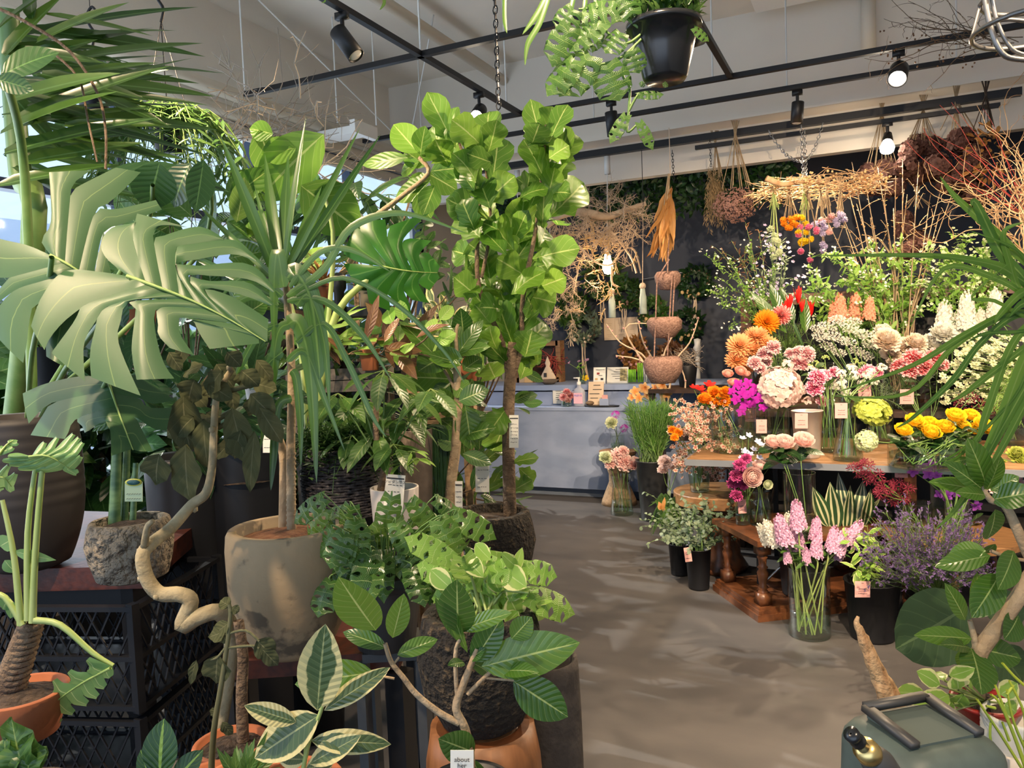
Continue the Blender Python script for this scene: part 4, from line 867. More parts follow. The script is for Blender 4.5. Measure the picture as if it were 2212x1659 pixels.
# turned wooden stump holding it
base2 = V(base[0], base[1], 0)
t = Thing('wooden_stump', 'orange-brown wooden stump under the rough charred pot', 'stump', base2); m = M(); z = base[2]-.002; c = base2
m.lathe([(.001, 0), (S(150, 1.55), 0), (S(146, 1.55), z*.4), (S(122, 1.55), z*.92), (S(112, 1.55), z), (.001, z)], c+RIGHT*V(1, 1, 0)*.0, 32, wob=.02); t.part('block', m, 'stump')
q = M(); q.lathe([(S(112, 1.55)*k, z+.0005) for k in (.9, .7)], c, 32); t.part('growth_ring', q, 'walnut')
# dark round pot beside
base = at(1190, 1700, 1.72); 
t = Thing('tall_clay_planter', 'tall dark brown clay planter standing at the edge of the aisle', 'planter', V(base[0], base[1], 0)); hh = at(1190, 1412, 1.72)[2]
pot(t, 'brown_pot', V(base[0], base[1], 0), S(70, 1.72), hh, S(48, 1.72), 'belly', n=40, fill=.86); m = M(); ptube(m, [(1185, 1480), (1175, 1440), (1160, 1425)], 1.7, 1.5); t.part('dry_stem', m, 'bark_pale')
# ---- rubber plant with glossy veined leaves in front
base = at(1015, 1760, 1.2)
t = Thing('rubber_plant', 'glossy rubber plant with pale-veined leaves on thin branches in front of the charred pot', 'potted plant', base)
pot(t, 'black_plastic', base-V(0, 0, .05), .07, .1, .05)
m = M(); ptube(m, [(1015, 1750), (1016, 1640), (1005, 1575), (985, 1530), (1000, 1480), (1020, 1430), (1030, 1400)], 1.2, [11, 9, 6], 10); ptube(m, [(992, 1562), (950, 1540), (900, 1500), (870, 1462), (845, 1430), (832, 1390)], 1.2, [8, 5], 8)
ptube(m, [(852, 1466), (800, 1456)], 1.2, 3); ptube(m, [(990, 1530), (985, 1470), (985, 1400), (1005, 1370)], 1.2, [5, 4]); ptube(m, [(1010, 1500), (1050, 1460), (1085, 1430)], 1.2, [5, 4]); ptube(m, [(1050, 1465), (1110, 1470)], 1.2, 2.5); ptube(m, [(846, 1440), (862, 1420)], 1.2, 2.5); t.part('branches', m, 'bark_pale')
m = M()
for (b, e, w, tl, sd, bd) in (((808, 1452), (632, 1478), 76, .4, 0, .3), ((812, 1362), (732, 1255), 96, .0, -.2, .1), ((848, 1378), (872, 1288), 50, 0, .2, .1), ((835, 1400), (740, 1358), 40, .9, 0, .4), ((858, 1415), (942, 1378), 40, .8, .2, .3), ((990, 1368), (985, 1260), 84, .1, -.2, .1), ((1000, 1360), (1095, 1320), 44, 1, 0, .2), ((1022, 1430), (1082, 1340), 62, .1, 0, .2), ((1040, 1440), (1246, 1388), 96, .5, 0, .15), ((1085, 1450), (1150, 1440), 40, 1.2, 0, .4), ((1108, 1470), (1225, 1548), 84, .3, .1, .1), ((1010, 1410), (955, 1290), 40, .0, -1, .3), ((1003, 1432), (975, 1428), 26, 1.2, 0, .5), ((1015, 1430), (1068, 1450), 34, 1.0, 0, .7), ((1015, 1425), (1045, 1400), 30, 1.2, .2, .2), ((1025, 1625), (955, 1600), 68, .3, .2, .2), ((1022, 1640), (1045, 1700), 34, 0, 0, .2), ((1105, 1380), (1148, 1335), 52, .3, .2, .2), ((940, 1290), (990, 1390), 24, .4, -.4, .1)):
    pleaf(m, b, e, w, 1.2, rnd(-.06, .03), 'oval', tilt=tl, side=sd, bend=bd, ns=10, nc=6, fold=.18)
t.part('leaves', m, 'leaf_altissima')
c = at(998, 1648, 1.15); tag_card(t, c, S(50, 1.15), S(55, 1.15), lines=0, band=False); text(t, 'about', c+TOCAM*.003-DOWN*.006, .010, RIGHT, -DOWN); text(t, 'her', c+TOCAM*.003+DOWN*.003, .010, RIGHT, -DOWN)
# ---- cream variegated rubber plant
base = at(640, 1760, 1.12)
t = Thing('variegated_rubber_plant', 'cream-edged variegated rubber plant in front of the mottled clay pot', 'potted plant', base)
pot(t, 'terracotta', base-V(0, 0, .05), .07, .1, .05)
m = M(); ptube(m, [(645, 1750), (652, 1680), (668, 1600), (690, 1545), (710, 1480)], 1.12, [6, 4], 8); ptube(m, [(655, 1680), (660, 1610), (650, 1580)], 1.12, 4); t.part('stem', m, 'stem_lime')
m = M()
for (b, e, w, tl, sd, bd) in (((685, 1535), (700, 1358), 98, .0, 0, .1), ((700, 1535), (836, 1442), 46, .6, .2, .3), ((690, 1545), (545, 1638), 90, .5, 0, .2), ((640, 1560), (532, 1526), 46, .5, 0, .2), ((672, 1600), (832, 1602), 52, .6, 0, .7), ((668, 1650), (770, 1592), 50, .5, 0, .2), ((660, 1660), (720, 1650), 50, .5, 0, .5), ((660, 1640), (600, 1640), 40, .3, 0, .2), ((650, 1600), (630, 1560), 24, 0, 0, .1)):
    pleaf(m, b, e, w, 1.12, rnd(-.05, .03), 'oval', tilt=tl, side=sd, bend=bd, ns=10, nc=6, fold=.15)
t.part('leaves', m, 'leaf_varieg')
# ---- tall fiddle-leaf fig
D = 3.3; base = at(1063, 1262, D)
t = Thing('fiddle_leaf_fig', 'tall fiddle-leaf fig with glowing leaves in a rough black clay pot by the aisle', 'potted plant', base)
pot(t, 'bark_pot', base, S(90, D), S(160, D), S(68, D), 'egg', n=48, lip=.03)
m = M(); ptube(m, [(1104, 1190), (1100, 1050), (1098, 900), (1105, 780), (1110, 740)], D, [15, 13, 12], 12); ptube(m, [(1102, 830), (1125, 750), (1130, 640), (1160, 480), (1175, 330), (1180, 270)], D, [7, 5, 3], 8); ptube(m, [(1100, 830), (1085, 740), (1040, 640), (1030, 560), (1035, 420), (1005, 350), (985, 280)], D, [7, 5, 3], 8); ptube(m, [(1040, 600), (1060, 480), (1045, 330)], D, [4, 3], 8)
t.part('trunk', m, 'bark_brown')
m = M()
FL = [((985, 320), (925, 200), 62), ((990, 300), (955, 235), 70), ((1000, 290), (960, 345), 60), ((1052, 320), (1050, 232), 70), ((1055, 330), (1075, 265), 60), ((1060, 400), (1090, 275), 80), ((1178, 340), (1145, 212), 56), ((1182, 290), (1195, 225), 60), ((1180, 380), (1170, 265), 66), ((1190, 370), (1245, 260), 84), ((1180, 400), (1140, 290), 60), ((1200, 400), (1215, 245), 62), ((960, 350), (930, 270), 60), ((970, 360), (940, 310), 70), ((1185, 470), (1284, 378), 84), ((1175, 450), (1120, 360), 74), ((1180, 440), (1200, 360), 52), ((1170, 500), (1178, 400), 40), ((1040, 430), (1000, 340), 64), ((1045, 440), (1110, 380), 70), ((1040, 470), (975, 430), 74), ((1120, 530), (1130, 420), 80), ((1110, 540), (1050, 470), 74), ((1150, 560), (1240, 530), 74), ((1150, 580), (1215, 560), 60), ((1140, 640), (1200, 650), 84), ((1140, 600), (1080, 560), 70), ((1060, 620), (1050, 530), 66), ((1040, 560), (975, 540), 66), ((1110, 680), (1060, 600), 80), ((1130, 740), (1125, 630), 90), ((1110, 750), (1070, 650), 76), ((1120, 760), (1190, 690), 70), ((1125, 770), (1168, 745), 50), ((1100, 790), (1030, 720), 60), ((1115, 780), (1160, 760), 40), ((1030, 640), (985, 600), 66), ((1060, 700), (1030, 660), 60), ((1165, 620), (1220, 600), 60), ((1120, 1010), (1160, 1045), 44), ((1104, 1000), (1155, 985), 28), ((1108, 1060), (1150, 1035), 40), ((1095, 880), (1060, 930), 60), ((1095, 900), (1065, 990), 70)]
for b, e, w in FL: pleaf(m, b, e, w*.98, D, rnd(-.12, .12), 'fiddle', tilt=rnd(-.5, .5), side=rnd(-.5, .5), bend=rnd(.1, .7), wav=.05, ns=9, nc=6, fold=.15)
for i in range(100):
    y = rnd(260, 790); xc = 1100+(450-y)*.06; hw = 125 if y < 560 else 88; x = xc+rnd(-hw, hw)*.7
    if y < 330 and 1070 < x < 1130: continue
    a = radians(rnd(-20, 130)) * (1 if x > xc else 1); dx = (1 if x > xc else -1); L = rnd(70, 105); pleaf(m, (x, y+30), (x+dx*L*.6*rnd(.2, 1), y+30-L*rnd(.1, 1)), rnd(48, 78), D+rnd(-.15, .3), rnd(-.12, .12), 'fiddle', tilt=rnd(-.8, .8), side=rnd(-.9, .9), bend=rnd(.1, .9), wav=.05, ns=7, nc=4)
t.part('leaves', m, 'leaf_fiddle')
tag_card(t, at(1110, 932, D-.03), S(20, D), S(70, D), lines=6)
t2 = Thing('log_stand', 'cut log holding up the rough black pot of the fiddle-leaf fig', 'stand', V(base[0], base[1], 0)); m = M(); m.lathe([(.001, 0), (S(78, D), 0), (S(74, D), base[2]*.5), (S(72, D), base[2]-.003), (.001, base[2]-.003)], V(base[0], base[1], 0), 24, wob=.02); t2.part('log', m, 'stump'); m = M(); m.lathe([(S(50, D), base[2]-.002), (S(46, D), base[2]-.002)], V(base[0], base[1], 0), 20); t2.part('growth_ring', m, 'walnut')
# ---- rubber fig with smooth pale trunk left of it
D = 3.0; base = at(985, 1300, D)
t = Thing('rubber_fig', 'rubber fig with a bare wavy pale trunk next to the fiddle-leaf fig', 'potted plant', base)
pot(t, 'black_plastic', base-V(0, 0, .02), S(50, D), S(110, D), S(38, D))
m = M(); ptube(m, [(998, 1245), (985, 1180), (972, 1120), (975, 1040), (985, 960), (990, 860), (985, 770)], D, [14, 12, 11, 8], 12); ptube(m, [(988, 850), (960, 800), (930, 770)], D, [4, 3]); ptube(m, [(988, 790), (985, 720), (990, 700)], D, [5, 3]); t.part('trunk', m, 'bark_pale')
m = M()
for (b, e, w) in (((960, 770), (905, 795), 70), ((985, 775), (980, 690), 66), ((985, 770), (1040, 690), 34), ((960, 790), (870, 690), 40), ((985, 820), (870, 810), 70), ((985, 830), (1010, 850), 44), ((975, 850), (925, 880), 60), ((985, 860), (885, 900), 34), ((1005, 875), (1020, 970), 58), ((985, 930), (948, 900), 34), ((990, 960), (945, 945), 44), ((1000, 980), (1060, 1000), 34), ((990, 985), (960, 1015), 40), ((970, 830), (940, 860), 40), ((1000, 800), (1040, 770), 40), ((990, 900), (1035, 880), 40)):
    pleaf(m, b, e, w*1.05, D, rnd(-.1, .1), 'oval', tilt=rnd(0, .8), side=rnd(-.4, .4), bend=.25, ns=9, nc=6)
for i in range(16):
    y = rnd(720, 960); b = (988+rnd(-15, 15), y); a = rnd(0, 6.28); pleaf(m, b, (b[0]+70*cos(a), b[1]-60*abs(sin(a))), rnd(34, 50), D+rnd(-.1, .2), rnd(-.1, .1), 'oval', tilt=rnd(0, 1), bend=.3)
t.part('leaves', m, 'leaf_altissima'); tag_card(t, at(991, 1080, D-.05), S(16, D), S(80, D), lines=5)
# ---- umbrella tree with price tag, white pot
D = 2.5; base = at(858, 1180, D)
t = Thing('umbrella_tree', 'umbrella tree in a white cylinder pot with a long paper price tag', 'potted plant', base)
pot(t, 'white_pot', base, S(52, D), S(130, D), S(46, D), 'plain', lip=.008)
m = M(); ptube(m, [(822, 1060), (830, 1000), (812, 940), (815, 850)], D, [8, 6], 8); t.part('trunk', m, 'bark_brown')
m = M()
def whorl(m, px, py, d, n, L, w, drop=.5, col=None, shape='lance'):
    c = at(px, py, d); ph = rnd(0, 6)
    for i in range(n):
        a = ph+i*2*pi/n; dd = V(cos(a), sin(a), -drop+rnd(-.2, .3)); leaf(m, c+nz(dd)*L*.2, nz(dd), UP+rvec()*.25, L*rnd(.85, 1.1), w, shape, bend=.5, ns=6, nc=4, fold=.2); m.tube([c, c+nz(dd)*L*.22], .002, 4)
for (x, y, n, L) in ((815, 930, 8, .17), (780, 860, 7, .15), (880, 850, 7, .16), (830, 800, 7, .16), (930, 840, 6, .13), (760, 940, 6, .13), (850, 960, 6, .12), (730, 850, 6, .14), (870, 900, 7, .14)): whorl(m, x, y, D+rnd(-.1, .15), n, L, .055); 
t.part('leaves', m, 'leaf_mid'); m = M()
for x, y in ((890, 975), (870, 1000), (900, 990)): whorl(m, x, y, D-.05, 5, .06, .025, .2)
t.part('young_leaves', m, 'leaf_lime')
s_ = M(); 
for (x, y) in ((815, 930), (780, 860), (880, 850), (830, 800), (930, 840), (760, 940), (850, 960), (730, 850), (890, 975), (870, 1000)): stalk(s_, at(828, 1010, D), at(x, y, D), .003, .002)
t.part('leaf_stalks', s_, 'stem')
tag_card(t, at(852, 1065, D-.1), S(40, D), S(76, D), lines=4, title='ツピダンサス', price='5,500', ax=(RIGHT+DOWN*.08, -DOWN+RIGHT*.08))
# wicker basket with fern
D = 2.75; base = at(748, 1105, D)
t = Thing('fern_basket', 'feathery fern in a dark wicker basket behind the mottled clay pot', 'potted plant', base)
m = M(); 
for k in range(26):
    z = S(140, D)*k/25; r = S(80, D)*(1+.12*sin(k/25*pi)); m.tube([base+V(r*cos(a), r*sin(a), z+.003*sin(a*14+k*pi)) for a in np.linspace(0, 2*pi, 41)], .0055, 5)
t.part('basket', m, 'wicker'); q = M(); q.lathe([(.001, .02), (S(76, D), .02), (S(82, D), S(135, D)), (.001, S(130, D))], base, 20); t.part('liner', q, 'soil')
m = M()
for i in range(170):
    a = rnd(0, 6.28); o = base+V(0, 0, S(140, D)); d = nz(V(cos(a), sin(a), rnd(.2, 2))); L = rnd(.15, .32); pts = [o+d*L*k-UP*L*.7*k*k for k in np.linspace(.1, 1, 7)]; m.tube(pts, .0015, 3)
    for k in range(1, 7):
        for sg in (-1, 1):
            for w in range(2): leaf(m, pts[k]+rvec()*.008, nz(cross(d, UP)*sg+d*.4+rvec()*.4), UP+rvec()*.5, rnd(.02, .045), .008, 'lance', ns=2, nc=2)
t.part('fronds', m, 'fern')
# tall stone planter
D = 3.0; base = at(905, 1130, D)
t = Thing('tall_stone_planter', 'tall grey-brown clay planter with trailing string plant beside the umbrella tree', 'potted plant', base)
pot(t, 'stone_tall', base, S(38, D), S(205, D), S(30, D), 'plain'); m = M()
for i in range(40):
    x = 940+rnd(-12, 30); m.tube(smooth_pts([at(905, 930, D), at(x-10, 920, D), at(x, 980, D), at(x+rnd(-6, 12), rnd(1060, 1230), D)]), .003, 4)
for i in range(60): a = rnd(0, 6.28); leaf(m, base+V(0, 0, S(205, D)), nz(V(cos(a), sin(a), rnd(.2, 1.5))), UP, rnd(.1, .22), .008, 'strap', bend=.8, ns=4, nc=2)
t.part('strings', m, 'fern')
for (x, y, w, h, d, lab) in ((540, 1180, 110, 230, 2.6, 'broad matt black square planter behind the dragon tree'), (410, 1180, 80, 200, 2.5, 'dark cylinder planter behind the crooked velvet trunk')):
    base = V(*at(x, y, d)[:2], 0); t = Thing('black_planter', lab, 'planter', base); hh = at(x, y-h, d)[2]; pot(t, 'black_plastic', base, S(w, d), hh, S(w*.85, d), 'plain', n=4 if 'square' in lab else 28)
    m = M(); cloud(m, 40, base+V(0, 0, hh+.12), (.16, .16, .14), .16, .05, 'lance'); t.part('leaves', m, 'leaf_dark')
# ---------------------------------------------------------------- plants further back, by the windows
def bgplant(name, label, px, pbase, d, potmt, pw, ph, fol, matn, group=None, stand=True, trunk=(2.5, 'bark_brown'), style='plain'):
    """fol: list of whorls / leaves builders run on one mesh"""
    base = at(px, pbase, d); t = Thing(name, label, 'potted plant', base, group)
    pot(t, potmt, base, S(pw/2, d), S(ph, d), S(pw/2*.75, d), style, n=24)
    m = M(); s_ = M(); top = base+V(0, 0, S(ph, d)*.9); pts = fol(m, top, d, s_)
    for p in pts or []: s_.tube(smooth_pts([top, (top+p)/2+rvec()*.02, p], 3), [S(trunk[0], d), S(trunk[0]*.4, d)], 6)
    t.part('stems', s_, trunk[1]); t.part('leaves', m, matn); return t
def F_leaves(region, n, L, w, shape='oval', up=.3, dd=.25, bend=.4, nc=4, wav=0, core=None):
    x0, y0, x1, y1 = region
    def f(m, top, d, s_):
        cx0 = (x0+x1)/2 if core is None else core; pts = []
        for i in range(n):
            x, y = rnd(x0, x1), rnd(y0, y1); q = at(x, y, d+rnd(-dd, dd)); out = nz(RIGHT*(x-cx0)/max(x1-x0, 1)*2 + UP*rnd(up-.8, up+.8) + TOCAM*rnd(-.4, .6) + rvec()*.3)
            leaf(m, q, out, nz(UP*rnd(.2, 1)+TOCAM*rnd(.1, 1)+rvec()*.5), L*rnd(.65, 1.15), w*rnd(.7, 1.1), shape, bend=bend*rnd(.3, 1.6), ns=6, nc=nc, fold=.15, wav=wav)
            if i % 4 == 0: pts.append(q)
        return pts
    return f
# shelf unit with black post
D = 3.2
t = Thing('shelf_rack', 'black shelving with a round-topped post holding small pots', 'shelf', V(*at(735, 800, D)[:2], 0))
xx = nz(RIGHT*V(1, 1, 0)); yy = cross(UP, xx)
zt = at(690, 690, D)[2]; m = M(); c = at(690, 676, D); m.box(c+yy*.14, (S(310, D), .30, S(20, D)), (xx, yy, UP)); t.part('shelf_board', m, 'black_metal', smooth=False)
m = M(); pt = at(735, 592, D); m.lathe([(.001, 0), (S(11, D), 0), (S(11, D), pt[2]-S(40, D)), (S(16, D), pt[2]-S(32, D)), (S(16, D), pt[2]-S(6, D)), (S(8, D), pt[2]), (.001, pt[2])], V(pt[0], pt[1], 0)-yy*.04, 16); t.part('post', m, 'black_metal')
for px in (560, 838): q = at(px, 676, D)+yy*.25; m = M(); m.box((q[0], q[1], c[2]/2), (.04, .04, c[2])); t.part('post', m, 'black_metal', smooth=False)
for (px, w, h, mt, lab, shp) in ((692, 36, 56, 'terracotta', 'square terracotta pot of thin dry-leaved plant on the black shelf', 'needle'), (784, 34, 40, 'kraft', 'sand-coloured square pot on the black shelf', 'strap'), (820, 26, 28, 'terracotta', 'small rusty pot half behind the backlit monstera leaf', 'lance'), (612, 34, 46, 'white_pot', 'pale pot on the black shelf behind the dragon tree blades', 'lance'), (655, 24, 36, 'grey_plastic', 'small grey pot on the black shelf', 'strap')):
    base = at(px, 666, D)+yy*.08; t = Thing('small_potted_plant', lab, 'potted plant', base); pot(t, mt, base, S(w/2, D)*1.15, S(h, D), S(w/2, D), 'plain', n=4 if 'square' in lab else 20)
    m = M()
    for i in range(36): a = rnd(0, 6.28); leaf(m, base+V(0, 0, S(h, D)*.9), nz(V(cos(a), sin(a), rnd(.7, 2.5))), UP, rnd(.1, .24), .012 if shp != 'lance' else .03, 'strap', bend=.9, ns=5, nc=2)
    t.part('leaves', m, 'leaf_mid' if shp != 'needle' else 'leaf_dry')
# backlit monstera
D = 2.9; base = at(700, 1100, D)
t = Thing('monstera_plant', 'younger monstera with a bright backlit leaf full of holes beside the black shelf post', 'potted plant', V(base[0]-.1, base[1], 0))
pot(t, 'black_plastic', t.loc, .14, .5, .11)
m = M(); ptube(m, [(680, 1010), (690, 850), (728, 675), (822, 583)], D, [7, 9, 6], 8); ptube(m, [(670, 1010), (640, 700), (560, 480)], D, [6, 4], 8); ptube(m, [(675, 1010), (720, 560), (700, 420)], D, [6, 4], 8); t.part('leaf_stalks', m, 'stem_lime')
m = M(); rm = M()
def P6(x, y, s): return at(x, y, 2.88+((x-830)**2+(y-575)**2)*.000006)+TOCAM*sin(s*pi)*.008
lobed_part(t, 'leaf_backlit', [(821, 575), (860, 583), (900, 588), (945, 590)],
 [((742, 548), (768, 488), (790, 512), [(770, 565)], [(782, 500)]), ((778, 480), (832, 474), (838, 518), [(778, 500)], [(836, 500)]), ((842, 488), (928, 460), (868, 528), [(840, 500)], [(895, 490)]), ((885, 515), (932, 520), (905, 552)), ((925, 545), (950, 575), None)],
 [((742, 570), (772, 622), (796, 612), [(770, 570)], [(785, 618)]), ((798, 655), (842, 672), (838, 632), [(794, 635)], [(842, 655)]), ((848, 648), (888, 676), (872, 622), [(844, 640)], [(884, 655)]), ((890, 648), (927, 655), (904, 610)), ((928, 628), (950, 600), None)], P6, 0, .5, ns=12, nc=5, ribw=.004)
m = M()
for (b, e, w, sh, dt) in (((700, 290), (545, 425), 120, 'oval', 0), ((650, 400), (778, 500), 120, 'oval', .1), ((560, 280), (600, 400), 80, 'oval', .1), ((590, 290), (535, 275), 46, 'oval', 0), ((640, 320), (560, 330), 60, 'oval', 0), ((700, 430), (620, 400), 100, 'oval', .2), ((500, 430), (580, 360), 60, 'oval', 0), ((560, 500), (470, 470), 60, 'oval', .1)): pleaf(m, b, e, w, 2.9, dt, sh, tilt=-.1, bend=.4, ns=9, nc=6)
t.part('broad_leaves', m, 'leaf_fiddle')
# pale-branched rubber tree reaching up to the fiddle fig
D = 3.3
def f(m, top, d, s_):
    P = ptube(s_, [(690, 660), (760, 560), (800, 480), (860, 430), (925, 375), (905, 340)], d, [8, 6, 4], 8); s_.tube([top, P[0]], .015, 8)
    for (b, e, w) in (((903, 330), (846, 262), 66), ((908, 335), (915, 275), 50), ((880, 340), (779, 352), 38), ((925, 375), (990, 410), 60), ((905, 345), (960, 320), 40), ((930, 390), (870, 400), 50), ((920, 400), (850, 428), 50), ((940, 400), (915, 460), 50), ((920, 360), (870, 320), 50), ((930, 370), (1000, 360), 50), ((900, 420), (930, 470), 50), ((905, 350), (860, 372), 40)): pleaf(m, b, e, w, d, rnd(-.1, .1), 'oval', tilt=rnd(-.3, .4), side=rnd(-.3, .3), bend=.25, ns=9, nc=6)
    return []
bgplant('rubber_tree', 'pale-branched rubber tree slanting up towards the fiddle-leaf fig', 660, 930, D, 'stone_tall', 80, 110, f, 'leaf_fiddle', trunk=(6, 'bark_pale'))
# umbrella tree behind with toothed dark fingers
def f(m, top, d, s_):
    for (x, y, n, L) in ((766, 395, 7, .34), (900, 380, 6, .26), (740, 450, 6, .25), (840, 420, 6, .25), (690, 420, 6, .24)): whorl(m, x, y, d+rnd(-.2, .2), n, L, .075, .4)
    return [at(766, 395, d), at(900, 380, d), at(740, 450, d)]
bgplant('umbrella_tree', 'tall umbrella tree with drooping finger leaves under the window pipes', 780, 900, 3.8, 'black_plastic', 80, 120, f, 'leaf_dark', trunk=(4, 'bark_brown'))
specs = [('rubber_plant', 'bushy rubber plant filling the gap behind the giant split leaves', 420, 940, 3.0, 'black_plastic', 90, 90, (360, 420, 540, 700), 34, .20, .10, 'oval', 'leaf_altissima'),
 ('croton', 'red and brown leaved croton beneath the black shelf', 800, 800, 3.0, 'terracotta', 46, 46, (700, 695, 900, 790), 26, .17, .05, 'lance', 'leaf_red'),
 ('peperomia', 'small round-leaved plant beneath the black shelf', 870, 800, 3.0, 'brown_pot', 40, 40, (800, 690, 960, 800), 30, .10, .07, 'round', 'leaf_lime'),
 ('dwarf_palm', 'spiky yellow-green plant under the black shelf', 690, 805, 3.1, 'white_pot', 44, 50, (650, 690, 740, 760), 50, .14, .018, 'strap', 'leaf_lime'),
 ('philodendron', 'dark leafy plant behind the crooked velvet trunk', 330, 900, 3.2, 'black_plastic', 80, 90, (180, 600, 420, 860), 34, .22, .11, 'oval', 'leaf_dark'),
 ('pothos_plant', 'light green pothos glowing between the dragon tree blades', 560, 880, 3.4, 'white_pot', 60, 70, (470, 560, 660, 830), 46, .13, .08, 'oval', 'leaf_lime'),
 ('bamboo_palm', 'feathery palm beyond the black shelf', 900, 800, 4.0, 'stone_tall', 70, 80, (820, 600, 1040, 800), 70, .20, .022, 'strap', 'fern'),
 ('weeping_fig', 'weeping fig standing behind the fiddle-leaf trunk', 1040, 960, 4.1, 'white_pot', 60, 70, (950, 560, 1130, 900), 70, .13, .07, 'oval', 'leaf_mid'),
 ('croton', 'dark blotched croton behind the smooth pale trunk', 930, 920, 3.7, 'terracotta', 50, 60, (830, 760, 1010, 900), 36, .15, .06, 'lance', 'leaf_dark'),
 ('fern_plant', 'airy fern on the weathered planter', 720, 860, 3.3, 'grey_plastic', 60, 50, (620, 770, 820, 880), 90, .14, .016, 'strap', 'fern'),
 ('rubber_plant', 'broad-leaved plant at the windows above the velvet plant', 300, 760, 3.6, 'terracotta', 80, 90, (240, 430, 520, 640), 30, .24, .12, 'oval', 'leaf_mid'),
 ('monstera_seedling', 'low bushy plant beside the brown price tags', 950, 1130, 3.5, 'black_plastic', 60, 70, (900, 960, 1090, 1090), 36, .13, .06, 'oval', 'leaf_altissima'),
 ('lady_palm', 'small palm in front of the far left window pane', 620, 760, 4.6, 'black_plastic', 70, 90, (560, 430, 720, 620), 50, .24, .025, 'strap', 'leaf_mid'),
 ('jade_plant', 'green and cream leaved plant behind the rubber fig', 1010, 830, 3.9, 'terracotta', 50, 56, (900, 640, 1060, 780), 50, .11, .055, 'oval', 'leaf_varieg'),
 ('tree_philodendron', 'dark leafy plant at the window behind the palm blades', 100, 860, 3.4, 'black_plastic', 100, 110, (0, 560, 190, 830), 30, .22, .09, 'oval', 'leaf_dark'),
 ('citrus_tree', 'small-leaved tree behind the backlit monstera leaf', 870, 800, 4.4, 'terracotta', 60, 70, (720, 480, 960, 660), 90, .10, .05, 'oval', 'leaf_mid'),
 ('shade_plant', 'bushy dark plant between the mottled clay pot and the wicker basket', 690, 1080, 3.1, 'black_plastic', 60, 70, (560, 860, 760, 1010), 44, .14, .05, 'lance', 'leaf_dark'),
 ('ribbon_plant', 'thin-leaved plant at the foot of the rubber fig', 1000, 1140, 3.9, 'brown_pot', 60, 80, (940, 1000, 1110, 1110), 60, .14, .016, 'strap', 'leaf_mid')]
for (nm, lab, px, pb, d, pm, pw, ph, reg, n, L, w, sh, mt) in specs:
    bgplant(nm, lab, px, pb, d, pm, pw, ph, F_leaves(reg, n, L, w, sh, nc=4 if w > .05 else 2), mt)
# weathered planter box and plank crates
def plank_box(px, py, w, h, d, mt, label, dep_=.3, n=3, yaw=0):
    c = at(px, py, d); x = rot(xx, UP, yaw); y = cross(UP, x); t = Thing('wooden_planter_box', label, 'planter box', V(c[0], c[1], 0)); H = S(h, d)
    for i in range(n):
        m = M(); z = c[2]-H/2+H*(i+.5)/n
        for s in (-1, 1): m.box(V(c[0], c[1], z)+y*dep_/2*(s+1), (S(w, d), .018, H/n*.93), (x, y, UP))
        for s in (-1, 1): m.box(V(c[0], c[1], z)+y*dep_/2+x*s*S(w, d)*.5, (.018, dep_, H/n*.93), (x, y, UP))
        t.part('plank', m, mt, smooth=False)
    m = M()
    for a in (-1, 1):
        for b in (.03, dep_-.03): q = V(c[0], c[1], 0)+x*a*(S(w, d)/2-.03)+y*b; m.box(q+UP*(c[2]-H/2)/2, (.035, .035, c[2]-H/2), (x, y, UP))
    t.part('posts', m, mt, smooth=False)
    m = M(); m.box(V(c[0], c[1], c[2]+H*.3)+y*dep_/2, (S(w, d)-.02, dep_-.02, .02), (x, y, UP)); t.part('soil', m, 'soil', smooth=False); return t
plank_box(722, 822, 200, 52, 3.05, 'greywood', 'weathered grey wooden planter box under the black shelf', n=2)
plank_box(935, 905, 170, 120, 3.6, 'plank', 'pale plank crate stand behind the rubber fig trunk', n=4)
plank_box(965, 1200, 150, 110, 3.9, 'plank', 'low pale plank crate behind the charred pot stand', n=4)
for (x, y, w, h, d, lab) in ((952, 845, 50, 56, 3.2, 'square brown kraft card standing on the plank crate'), (1042, 1030, 30, 66, 3.1, 'white card with a black bar tied near the fiddle-leaf trunk'), (577, 945, 18, 66, 2.4, 'narrow white tag hanging by the dragon tree canes')):
    t = Thing('hanging_card', lab, 'card', at(x, y, d)); tag_card(t, at(x, y, d), S(w, d), S(h, d), mt='kraft' if 'kraft' in lab else 'paper', lines=0 if 'kraft' in lab else 3, band='kraft' not in lab, name='card')
# dried twig tangle near the fern basket
def tangle(m, c, rad, n, L, r, ups=.3, branch=3, n_=4):
    for i in range(n):
        p = np.asarray(c)+rvec()*np.asarray(rad)*rnd(.2, .9); d = nz(rvec()+UP*ups); pts = [p]
        for k in range(5): d = nz(d+rvec()*.45); p = p+d*L/5; pts.append(p)
        m.tube(pts, [r, r*.4], n_)
        for b in range(branch):
            q = pts[RR.randrange(1, 5)]; dd = nz(d+rvec()*.9); m.tube([q, q+dd*L*.18, q+nz(dd+rvec()*.5)*L*.34], [r*.6, r*.25], 3)
m = M(); tangle(m, at(580, 270, 4.0), (.35, .35, .22), 40, .45, .004, -.2); tangle(m, at(700, 390, 4.0), (.25, .3, .14), 16, .4, .004, -.2)
q = M(); q.tube([at(580, 260, 4.0), at(610, 180, 4.0), at(600, 60, 4.6)], .003, 4)
G['twig_grey'] = mat('grey_twig', (0.33, 0.28, 0.23), .8); t = Thing('dried_branch', 'grey dried twigs hanging tangled beside the hanging fern', 'dried branches', at(580, 300, 4.0)); t.part('twigs', m, 'twig_grey'); t.part('cord', q, 'twig_grey')
